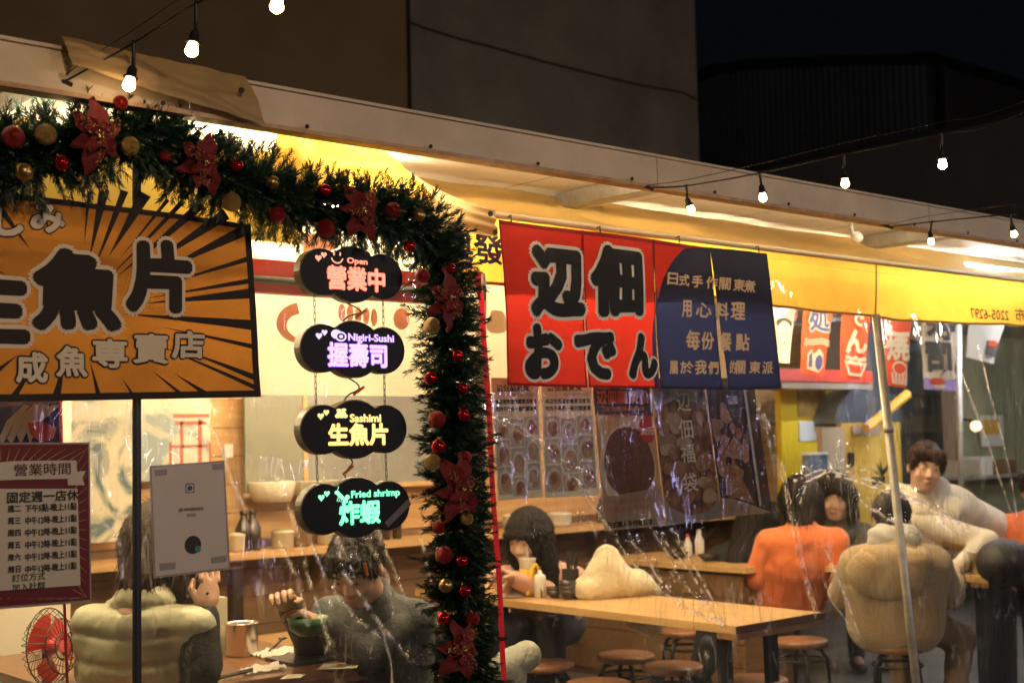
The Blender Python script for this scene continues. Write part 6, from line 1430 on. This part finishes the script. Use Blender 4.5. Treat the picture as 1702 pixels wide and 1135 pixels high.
def strands(V, F, H, mat, parent, long=False):
    rs = np.random.RandomState(5); a, b, c = V[F[:, 0]], V[F[:, 1]], V[F[:, 2]]; n = np.cross(b-a, c-a); n /= np.linalg.norm(n, axis=1)[:, None]+1e-9
    cen = (a+c)/2; s_ = np.sign(((cen-V.mean(0))*n).sum(1)); n *= s_[:, None]; k = min(len(F), 3000 if long else 1700); ix = rs.choice(len(F), k, replace=False)
    P, Nn = cen[ix], n[ix]; jit = rs.normal(0, .28, (k, 3)); d = np.array([0, 0, -1.])+jit; d -= Nn*(d*Nn).sum(1)[:, None]; d /= np.linalg.norm(d, axis=1)[:, None]+1e-9
    L_ = rs.uniform(.02, .055, k) if long else rs.uniform(.010, .026, k); w = np.cross(d, Nn)*.0011
    p1 = P+d*(L_*.5)[:, None]+Nn*rs.uniform(.001, .0045, k)[:, None]; p2 = P+d*L_[:, None]+Nn*rs.uniform(-.002, .011, k)[:, None]
    VV = np.stack([P-w, P+w, p1+w, p1-w, p2+w*.3, p2-w*.3], 1).reshape(-1, 3); i = np.arange(k)*6
    FF = np.concatenate([np.stack([i, i+1, i+2, i+3], 1), np.stack([i+3, i+2, i+4, i+5], 1)])
    off = np.array(rootloc(parent)); me = bpy.data.meshes.new('hair_strands'); me.from_pydata([tuple(v) for v in (VV-off)], [], [tuple(map(int, f)) for f in FF]); link('hair_strands', me, mat, parent, False, kind='stuff')
def person(label, H, hip, yaw, hyaw, hpitch=0, hroll=0, up=None, lo=None, hairs='short', hairm=None, skin=None, hands=None, elbows=None, knees=None, feet=None, style='plain', hood=False, stand=False, bulk=1., shoes=True, hipw=.15, hs=1., width=1., hood_up=None, fold_amp=.0030, seam_fn=None, hem=-.10):
    H = np.array(H, float); hip = np.array(hip, float); B = frame(yaw); skin = skin or skin_m; hairm = hairm or hair_b
    r, f, u = B[:, 0], B[:, 1], B[:, 2]; t = thing('person', label, 'person', (hip[0], hip[1], 0))
    Hf = frame(hyaw, hpitch, hroll); N = H-Hf[:, 2]*.17*hs-Hf[:, 1]*.035-f*.01; spine = N-hip; chest = hip+spine*.66; sh = N-np.array([0, 0, .045])
    sp = spine/np.linalg.norm(spine)
    SR, SL = sh+r*.175*width, sh-r*.175*width
    def loc(p): return (np.asarray(p, float)-hip)@B
    kR = knees[0] if knees else hip+f*.42+r*.11+np.array([0, 0, .02]); kL = knees[1] if knees else hip+f*.42-r*.11+np.array([0, 0, .02])
    aR = feet[0] if feet else np.array([kR[0], kR[1], .08])-f*.03; aL = feet[1] if feet else np.array([kL[0], kL[1], .08])-f*.03
    hands = hands or (hip+f*.34+r*.12+np.array([0, 0, .10]), hip+f*.34-r*.12+np.array([0, 0, .10]))
    if elbows is None: elbows = tuple((S+h_)*.5+np.array([0, 0, -.10])+s_*r*.07-f*.03 for S, h_, s_ in ((SR, hands[0], 1), (SL, hands[1], -1)))
    # body: head, neck, trunk, arms and legs in one mesh
    hv = [((np.eye(3), np.zeros(3)), HEAD)]
    Tm = (Hf*hs, H); V1, F1 = nets(HEAD+[C_((0, -.02, -.06), (0, -.052, -.20), .050, .060, None, .03)], .0055, None, Tm)
    slim = [C_(loc(hip), loc(chest), .10, .10, (1.3, .9, 1), .04), C_(loc(chest), loc(sh), .10, .05, (1.3, .9, 1), .04), C_(loc(SL), loc(SR), .045, .045, None, .04), C_(loc(sh), loc(N+np.array([0, 0, .03])), .05, .05, None, .03)]
    for S, e, h_ in ((SR, elbows[0], hands[0]), (SL, elbows[1], hands[1])): slim += [C_(loc(S), loc(e), .042, .035), C_(loc(e), loc(h_), .034, .024)]
    for s_, k_, a_ in ((1, kR, aR), (-1, kL, aL)): slim += [C_(loc(hip+s_*r*.09), loc(k_), .065, .05), C_(loc(k_), loc(a_), .048, .034), C_(loc(a_), loc(np.array(a_)+f*.12-np.array([0, 0, .03])), .035, .025)]
    V2, F2 = nets(slim, .02, None, (B, hip)); VS = [V1, V2]; FS = [F1, F2+len(V1)]; nV = len(V1)+len(V2)
    for i, (e, h_) in enumerate(((elbows[0], hands[0]), (elbows[1], hands[1]))):
        h_ = np.array(h_, float); d = h_-np.array(e, float); d /= np.linalg.norm(d); w_ = r*(1 if i == 0 else -1)*.3+np.array([0, 0, 1.]); w_ -= d*(w_@d); w_ /= np.linalg.norm(w_); uu = np.cross(d, w_)*(1 if i else -1)
        Vh, Fh = nets(hand_prims(.9), .0042, None, (np.stack([uu, d, w_], 1), h_-d*.02)); VS.append(Vh); FS.append(Fh+nV); nV += len(Vh)
    body = mesh_np('body', np.concatenate(VS), np.concatenate(FS), skin, t)
    # face details
    for s_ in (1, -1):
        c = H+Hf@np.array([s_*.031, .0725, .004])*hs; ew = MB().sphere((0, 0, 0), (.0118*hs, .0078*hs, .0036*hs), 12, 8)
        ew.v = [tuple(Hf@np.array(v)+c) for v in ew.v]; eo = ew.build('eye', eye_w, t, True)
        c = H+Hf@np.array([s_*.031, .0785, .0035])*hs; ei = MB().sphere((0, 0, 0), (.0058*hs, .003*hs, .0036*hs), 10, 6); ei.v = [tuple(Hf@np.array(v)+c) for v in ei.v]; ei.build('iris', eye_d, eo, True)
        br = MB().tube([H+Hf@np.array(p)*hs for p in ((s_*.014, .088, .026), (s_*.030, .087, .031), (s_*.047, .074, .027))], [.0022, .003, .0015], 6); br.build('eyebrow', hairm, t, True)
    MB().tube([H+Hf@np.array(p)*hs for p in ((-.021, .078, -.061), (-.008, .0862, -.0585), (0, .0862, -.0595), (.008, .0862, -.0585), (.021, .078, -.061))], [.0015, .0042, .0045, .0042, .0015], 6).build('lips', lip_m, t, True)
    V, F = nets(HAIR[hairs], .0065, hairdisp, (Hf*hs, H)); ho = mesh_np('hair', V, F, hairm, t)
    strands(V, F, H, hairm, ho, long=hairs in ('long', 'bob'))
    # upper garment
    b_ = bulk
    up_m, lo_m = up, lo
    arm = [C_(loc(hip-sp*.02), loc(chest), .145*b_, .15*b_, (1.28*width, .95, 1), .05), C_(loc(chest), loc(sh-f*.01), .15*b_, .085*b_, (1.28*width, .92, 1), .05), C_(loc(SL), loc(SR), .070*b_, .070*b_, None, .05)]
    sl_ = []
    for S, e, h_ in ((SR, elbows[0], hands[0]), (SL, elbows[1], hands[1])):
        e = np.array(e, float); h_ = np.array(h_, float); d = (h_-e)/np.linalg.norm(h_-e); w_ = h_-d*.045
        sl_ += [C_(loc(S), loc(e), (.056 if style == 'puffer' else .070)*b_, .058*b_, None, .03), C_(loc(e), loc(w_), .056*b_, .040*b_, None, .03)]
    rngp = np.random.RandomState(abs(hash(label)) % 1000 if False else len(label)); ph = rngp.rand(6)*6
    def folds(G):
        if style == 'puffer': return .015*(1-np.abs(np.sin(math.pi*(G[:, 2]+.006*np.sin(G[:, 0]*17))/.088)))**2.5+creases(G*1.6, ph, .004)-.004
        return creases(G, ph, fold_amp)+(.0)+(seam_fn(G) if seam_fn else 0)
    cs = max(1., hs)/max(1., b_*.9); collar = [C_(loc(N-np.array([0, 0, .035])), loc(N+np.array([0, 0, .025])), .080*b_*cs, .070*b_*cs, None, .03)]
    hoodp = []
    if hood is True: hoodp = [] if hood is not True else [C_(loc(N-f*.10-r*.055-np.array([0, 0, .01])), loc(N-f*.10+r*.055-np.array([0, 0, .01])), .062, .062, None, .05), C_(loc(N-f*.02-r*.085+np.array([0, 0, .015])), loc(N-f*.10-r*.06+np.array([0, 0, .02])), .035, .045, None, .03), C_(loc(N-f*.02+r*.085+np.array([0, 0, .015])), loc(N-f*.10+r*.06+np.array([0, 0, .02])), .035, .045, None, .03),
                        C_(loc(N-f*.115-np.array([0, 0, .03])), loc(N-f*.135-np.array([0, 0, .14])), .075, .035, (1.3, .8, 1), .04)]
    if style == 'puffer':
        V, F = nets(arm+collar, .009, folds, (B, hip), cut=hem); mesh_np('puffer_vest', V, F, up_m[0], t)
        V, F = nets(sl_, .009, lambda G: creases(G, ph, .009), (B, hip)); mesh_np('sleeves', V, F, up_m[1], t)
    else:
        if hood == 'back': hoodp = [E_(tuple(loc(N-f*.125-r*.05-np.array([0, 0, .075]))), (.20, .075, .135), .05), C_(loc(N-f*.05-r*.13-np.array([0, 0, .0])), loc(N-f*.14-r*.10-np.array([0, 0, .02])), .05, .06, None, .04), C_(loc(N-f*.05+r*.12-np.array([0, 0, .0])), loc(N-f*.13+r*.10-np.array([0, 0, .02])), .045, .055, None, .04)]
        if hood == 'front': hoodp = [C_(loc(N+r*.085+f*.04-np.array([0, 0, .02])), loc(N+r*.11-f*.07+np.array([0, 0, .05])), .040, .055, None, .04), C_(loc(N-r*.085+f*.04-np.array([0, 0, .02])), loc(N-r*.12-f*.07+np.array([0, 0, .07])), .042, .066, None, .04), C_(loc(N-r*.10-f*.08+np.array([0, 0, .05])), loc(N+r*.10-f*.08+np.array([0, 0, .03])), .06, .055, None, .04)]
        V, F = nets(arm+collar, .009, folds, (B, hip), cut=hem); mesh_np('jacket', V, F, up_m, t)
        for q_ in (sl_[:2], sl_[2:]):
            V, F = nets(q_, .008, lambda G: creases(G*1.3, ph, fold_amp*.9), (B, hip)); mesh_np('sleeve', V, F, up_m, t)
        if hoodp:
            V, F = nets(hoodp, .008, lambda G: creases(G, ph, .006), (B, hip)); mesh_np('hood', V, F, up_m, t)
        for S, e, h_ in ((SR, elbows[0], hands[0]), (SL, elbows[1], hands[1])):   # ribbed cuffs
            e = np.array(e, float); h_ = np.array(h_, float); d = (h_-e)/np.linalg.norm(h_-e); c0, c1 = h_-d*.075, h_-d*.035; mb = MB(); mb.tube([c0, c0.copy()+d*.004, c1-d*.004, c1], [.032*b_, .036*b_, .035*b_, .031*b_], 22); mb.build('cuff', up_m, t, True)
    # trousers and shoes
    tr_ = [C_(loc(hip-r*.06), loc(hip+r*.06), .125, .125, (1.1, 1, .95), .05)]
    for s_, k_, a_ in ((1, kR, aR), (-1, kL, aL)): tr_ += [C_(loc(hip+s_*r*.09), loc(k_), .095, .070, None, .03), C_(loc(k_), loc(np.array(a_)+np.array([0, 0, .02])), .068, .050, None, .03)]
    V, F = nets(tr_, .014, lambda G: .004*np.sin(G[:, 1]*60+4*np.sin(G[:, 0]*20))*1., (B, hip)); mesh_np('trousers', V, F, lo_m, t)
    sm = MB()
    for a_ in (aR, aL):
        a_ = np.array(a_, float); V, F = nets([C_(loc(a_-np.array([0, 0, .035])-f*.03), loc(a_-np.array([0, 0, .045])+f*.13), .042, .034, (1, 1, .9), .02)], .01, None, (B, hip)); mesh_np('shoe', V, F, shoe_m, t)
    return t
shoe_m = M('dark_shoe', (.03, .028, .026), .5); jeans = M('dark_trousers', (.015, .015, .02), .8, bump=.3, bs=150); brown_tr = M('brown_trousers', (.15, .10, .065), .85, bump=.3, bs=120)
def V3(px, py, v): return np.array(PV(px, py, v)[:])
def VD(px, py, d): return np.array(PD(px, py, d)[:])
A = math.radians
puff = M('pale_green_puffer', (.52, .52, .34), .42, var=.06, vs=10, bump=.25, bs=30, sheen=.2); blkcl = M('black_knit', (.008, .009, .009), .85, bump=.4, bs=110)
greycl = M('charcoal_jacket', (.045, .052, .052), .75, var=.15, vs=8, bump=.4, bs=120); pinkcl = M('dusty_pink_wool', (.62, .33, .26), .85, var=.1, vs=10, bump=.5, bs=120, sheen=.4)
orangecl = M('orange_knit', (.82, .20, .055), .8, var=.08, vs=10, bump=.4, bs=160, sheen=.3); olivecl = M('dark_olive_coat', (.06, .06, .04), .8, bump=.3, bs=80); creamcl = M('cream_fleece', (.82, .76, .64), .9, var=.05, vs=12, bump=.6, bs=130, sheen=.4)
tanfl = M('tan_teddy_fleece', (.46, .33, .17), .95, var=.07, vs=60, bump=1.0, bs=130, sheen=.5)
def wrinkles(m, sc_=7, dist=.03, st=(1, 1, .6)):
    N, L = nt(m); b = N['Principled BSDF']; tc = N.new('ShaderNodeTexCoord'); mp = N.new('ShaderNodeMapping'); mp.inputs['Scale'].default_value = st; mp.inputs['Rotation'].default_value = (.5, .7, .3); L.new(tc.outputs['Object'], mp.inputs[0])
    n = N.new('ShaderNodeTexNoise'); n.noise_type = 'RIDGED_MULTIFRACTAL'; n.inputs['Scale'].default_value = sc_; n.inputs['Detail'].default_value = 2; n.inputs['Distortion'].default_value = .8; L.new(mp.outputs[0], n.inputs['Vector'])
    bp = N.new('ShaderNodeBump'); bp.inputs['Strength'].default_value = .9; bp.inputs['Distance'].default_value = dist; L.new(n.outputs['Fac'], bp.inputs['Height'])
    old = b.inputs['Normal'].links[0].from_socket if b.inputs['Normal'].links else None
    if old: L.new(old, bp.inputs['Normal'])
    L.new(bp.outputs[0], b.inputs['Normal'])
for m_ in (greycl, pinkcl, orangecl, olivecl, creamcl, blkcl, jeans, brown_tr): wrinkles(m_, 5.5, .055)
wrinkles(puff, 16, .012); wrinkles(tanfl, 7, .010)
# 1 woman in puffer vest, seen from behind, eating
hp_ = VD(222, 1128, 4.42); hp_[2] = .56
H1 = VD(276, 915, 4.40); hd1 = VD(345, 1000, 4.25); hd2 = VD(322, 1030, 4.40)
person('person in pale green puffer vest with black sleeves lifting a dark spoon', H1, hp_, A(35), A(28), A(-22), 0, (puff, blkcl), jeans, 'bob', hair_br, skin_w, (hd1, hd2), (VD(335, 1110, 4.2), VD(300, 1110, 4.6)), style='puffer', bulk=1.05, hs=1.22)
o = thing('long_spoon', 'dark spoon held by the person in the puffer vest', 'spoon', hd1); MB().tube([VD(346, 985, 4.23), VD(328, 995, 4.26), VD(302, 1010, 4.3)], .004, 6).sphere(VD(302, 1010, 4.3), (.018, .014, .009)).build('spoon_body', blkp, o, True)
gb_ = M('green_bowl', (.05, .14, .06), .3); gc = VD(312, 1014, 4.32)
o = thing('green_bowl', 'small green bowl near the mouth of the person in the puffer vest', 'bowl', gc); MB().lathe([(.02, -.03), (.045, -.015), (.055, .015), (.05, .015), (.001, -.02)], gc, 20).build('bowl_body', gb_, o, True)
# 2 person in charcoal jacket
hp_ = VD(640, 1150, 4.75); hp_[2] = .54
H2 = VD(592, 945, 4.62); hA, hB = VD(478, 1003, 4.45), VD(530, 1035, 4.5)
person('person in a charcoal jacket bending over a bowl below the green cloud sign', H2, hp_, A(205), A(212), A(-32), 0, greycl, jeans, 'short', hair_b, skin_w, (hA, hB), (VD(520, 1075, 4.75), VD(610, 1090, 4.6)), bulk=1.04, hs=1.10)
gc = VD(512, 1035, 4.42); o = thing('green_bowl', 'green bowl held by the person in the charcoal jacket', 'bowl', gc); MB().lathe([(.03, -.04), (.06, -.02), (.07, .02), (.065, .02), (.001, -.03)], gc, 22).build('bowl_body', gb_, o, True)
# 3 girl in pink
hp_ = VD(912, 1040, 6.9); hp_[2] = .56
H3 = VD(876, 893, 6.55)
person('girl with long black hair in dusty pink at the far end of the pine table', H3, hp_, A(215), A(196), A(-20), 0, pinkcl, jeans, 'long', hair_b, skin_m, (VD(845, 957, 6.35), VD(838, 965, 6.4)), (VD(905, 985, 6.5), VD(868, 975, 6.75)), bulk=.98, hs=1.12)
# 4 orange sweater
hp_ = VD(1306, 1000, 7.8); hp_[2] = .54
H4 = VD(1331, 832, 7.75)
person('person in a bright orange sweater seen from behind at the middle right', H4, hp_, A(52), A(35), A(-8), 0, orangecl, jeans, 'bob', hair_b, skin_m, (VD(1385, 915, 7.9), VD(1330, 940, 8.1)), (VD(1372, 955, 7.7), VD(1256, 960, 7.7)), bulk=1.13, hs=1.12, width=1.1)
hp5 = VD(1250, 1000, 8.2); hp5[2] = .56
person('person with long dark hair sitting behind the orange sweater', VD(1262, 868, 8.1), hp5, A(20), A(0), A(-25), 0, blkcl, jeans, 'long', hair_b, skin_w, None, None, bulk=1.1, hs=1.15)
# 5 woman facing
hp_ = VD(1425, 1000, 8.9); hp_[2] = .56
H6 = VD(1387, 826, 8.5)
person('woman with dark curly hair and a dark olive coat facing the orange sweater', H6, hp_, A(228), A(212), A(-12), 0, olivecl, jeans, 'bob', hair_b, skin_m, (VD(1368, 895, 8.3), VD(1390, 910, 8.3)), None, bulk=1.05, hs=1.22)
# 6 tan fleece person from behind
hp_ = np.array([FLEECE[0], FLEECE[1], .58]); H7 = VD(1482, 864, 6.68)
tf = person('person in a tan teddy fleece jacket seen from behind beside the leaning pole', H7, hp_, A(40), A(38), A(-20), 0, tanfl, brown_tr, 'short', hair_b, skin_m, (VD(1590, 955, 7.1), VD(1545, 955, 7.2)), (VD(1578, 985, 6.75), VD(1402, 985, 6.8)), knees=(VD(1598, 1062, 6.75), VD(1495, 1060, 7.1)), feet=(np.array([*VD(1580, 1200, 6.5)[:2], .08]), np.array([*VD(1500, 1150, 7.0)[:2], .08])), bulk=1.22, hood='back', hs=1.08, width=1.05, fold_amp=.001, hem=-.15, seam_fn=lambda G: .007*np.exp(-((G[:, 2]-.18)/.007)**2))
V, F = nets([C_((-.065, -.075, -.115), (.065, -.075, -.115), .066, .066, None, .04), C_((-.075, .0, -.11), (-.05, -.06, -.085), .035, .04, None, .03), C_((.075, .0, -.11), (.05, -.06, -.085), .035, .04, None, .03)], .008, lambda G: .004*np.sin(G[:, 0]*60+G[:, 2]*90), (frame(A(38), A(-20)), H7)); mesh_np('hoodie_hood', V, F, M('grey_jersey', (.45, .45, .42), .85, bump=.4, bs=120), tf)
# 7 standing man in cream hoodie
hp_ = VD(1640, 985, 7.75); hp_[2] = .90
H8 = VD(1538, 778, 7.25)
person('young man in cream fleece hoodie leaning over the right table, facing the camera', H8, hp_, A(222), A(226), A(-6), A(8), creamcl, jeans, 'short', hair_br, skin_m, (VD(1585, 948, 7.0), VD(1560, 940, 7.3)), (VD(1640, 900, 7.15), VD(1545, 900, 7.4)),
       knees=(hp_+np.array([-.05, -.1, -.42]), hp_+np.array([.12, .05, -.42])), feet=(np.array([hp_[0]+.0, hp_[1]-.08, .08]), np.array([hp_[0]+.18, hp_[1]+.08, .08])), bulk=1.04, hood='front', hs=1.12, fold_amp=.004)
# 8 partial person in orange at the right edge
hp_ = VD(1722, 980, 7.6); hp_[2] = .56
person('person in an orange top cut off by the right edge of the picture', VD(1722, 815, 7.6), hp_, A(200), A(200), 0, 0, orangecl, jeans, 'short', hair_b, skin_m, None, None, bulk=1.15)
# coats and bags
def softheap(name, label, cat, prims, mat, o_, h=.012, part='coat_body', amp=.008):
    ph = random.random()*6; phs = np.random.rand(6)*6; V, F = nets(prims, h*.6, lambda G: creases(G*1.5, phs, amp*.8), (np.eye(3), np.array(o_, float)))
    t = thing(name, label, cat, Vector(o_)); mesh_np(part, V, F, mat, t); return t
coatc = M('cream_coat', (.72, .64, .42), .85, var=.06, vs=9, bump=.5, bs=60, sheen=.4)
wrinkles(coatc, 8, .06)
o_ = PD(1010, 968, 6.35); softheap('folded_coat', 'cream puffy coat heaped on the far side of the pine table', 'coat', [E_((0, 0, .05), (.10, .09, .10), .04), E_((.10, -.04, -.01), (.13, .09, .07), .05), E_((-.06, .02, -.02), (.12, .09, .08), .05), C_((.15, -.06, -.01), (.22, -.1, -.05), .05, .03, None, .04), E_((0, 0, .13), (.055, .055, .05), .03)], coatc, o_)
o_ = PD(1075, 1030, 6.2); softheap('canvas_bag', 'pale sleeve or bag hanging under the pine table', 'bag', [C_((-.10, 0, .03), (.03, 0, -.03), .045, .05, None, .03)], coatc, o_)
o_ = PD(862, 1105, 4.9); softheap('grey_green_coat', 'grey-green coat lying low to the right of the red strip', 'coat', [C_((-.07, 0, 0), (.04, 0, .03), .06, .055, None, .04), E_((-.05, 0, -.05), (.07, .06, .05), .03)], M('sage_cloth', (.30, .31, .25), .85, bump=.4, bs=70), o_, .009)
o_ = PZ(1700, 950, .80); softheap('black_bag', 'black bag resting on the right table behind the steel pot', 'bag', [E_((.10, .15, .03), (.17, .13, .12), .05), E_((.26, .14, .0), (.14, .12, .10), .05)], M('black_nylon', (.012, .012, .013), .6, bump=.3, bs=50), o_)
o_ = PD(4, 1140, 4.1); softheap('teal_jacket', 'teal sleeve at the bottom left corner', 'jacket', [C_((-.12, 0, .05), (.02, 0, -.06), .05, .04, None, .03)], M('teal_cloth', (.06, .28, .22), .8), o_)
o_ = PD(1165, 1075, 6.6); softheap('draped_coat', 'black draped coat below the pine table end', 'coat', [C_((.05, 0, .12), (.02, 0, -.08), .05, .06, None, .03), C_((.02, 0, -.08), (-.03, 0, -.14), .06, .05, None, .03)], blkcl, o_)
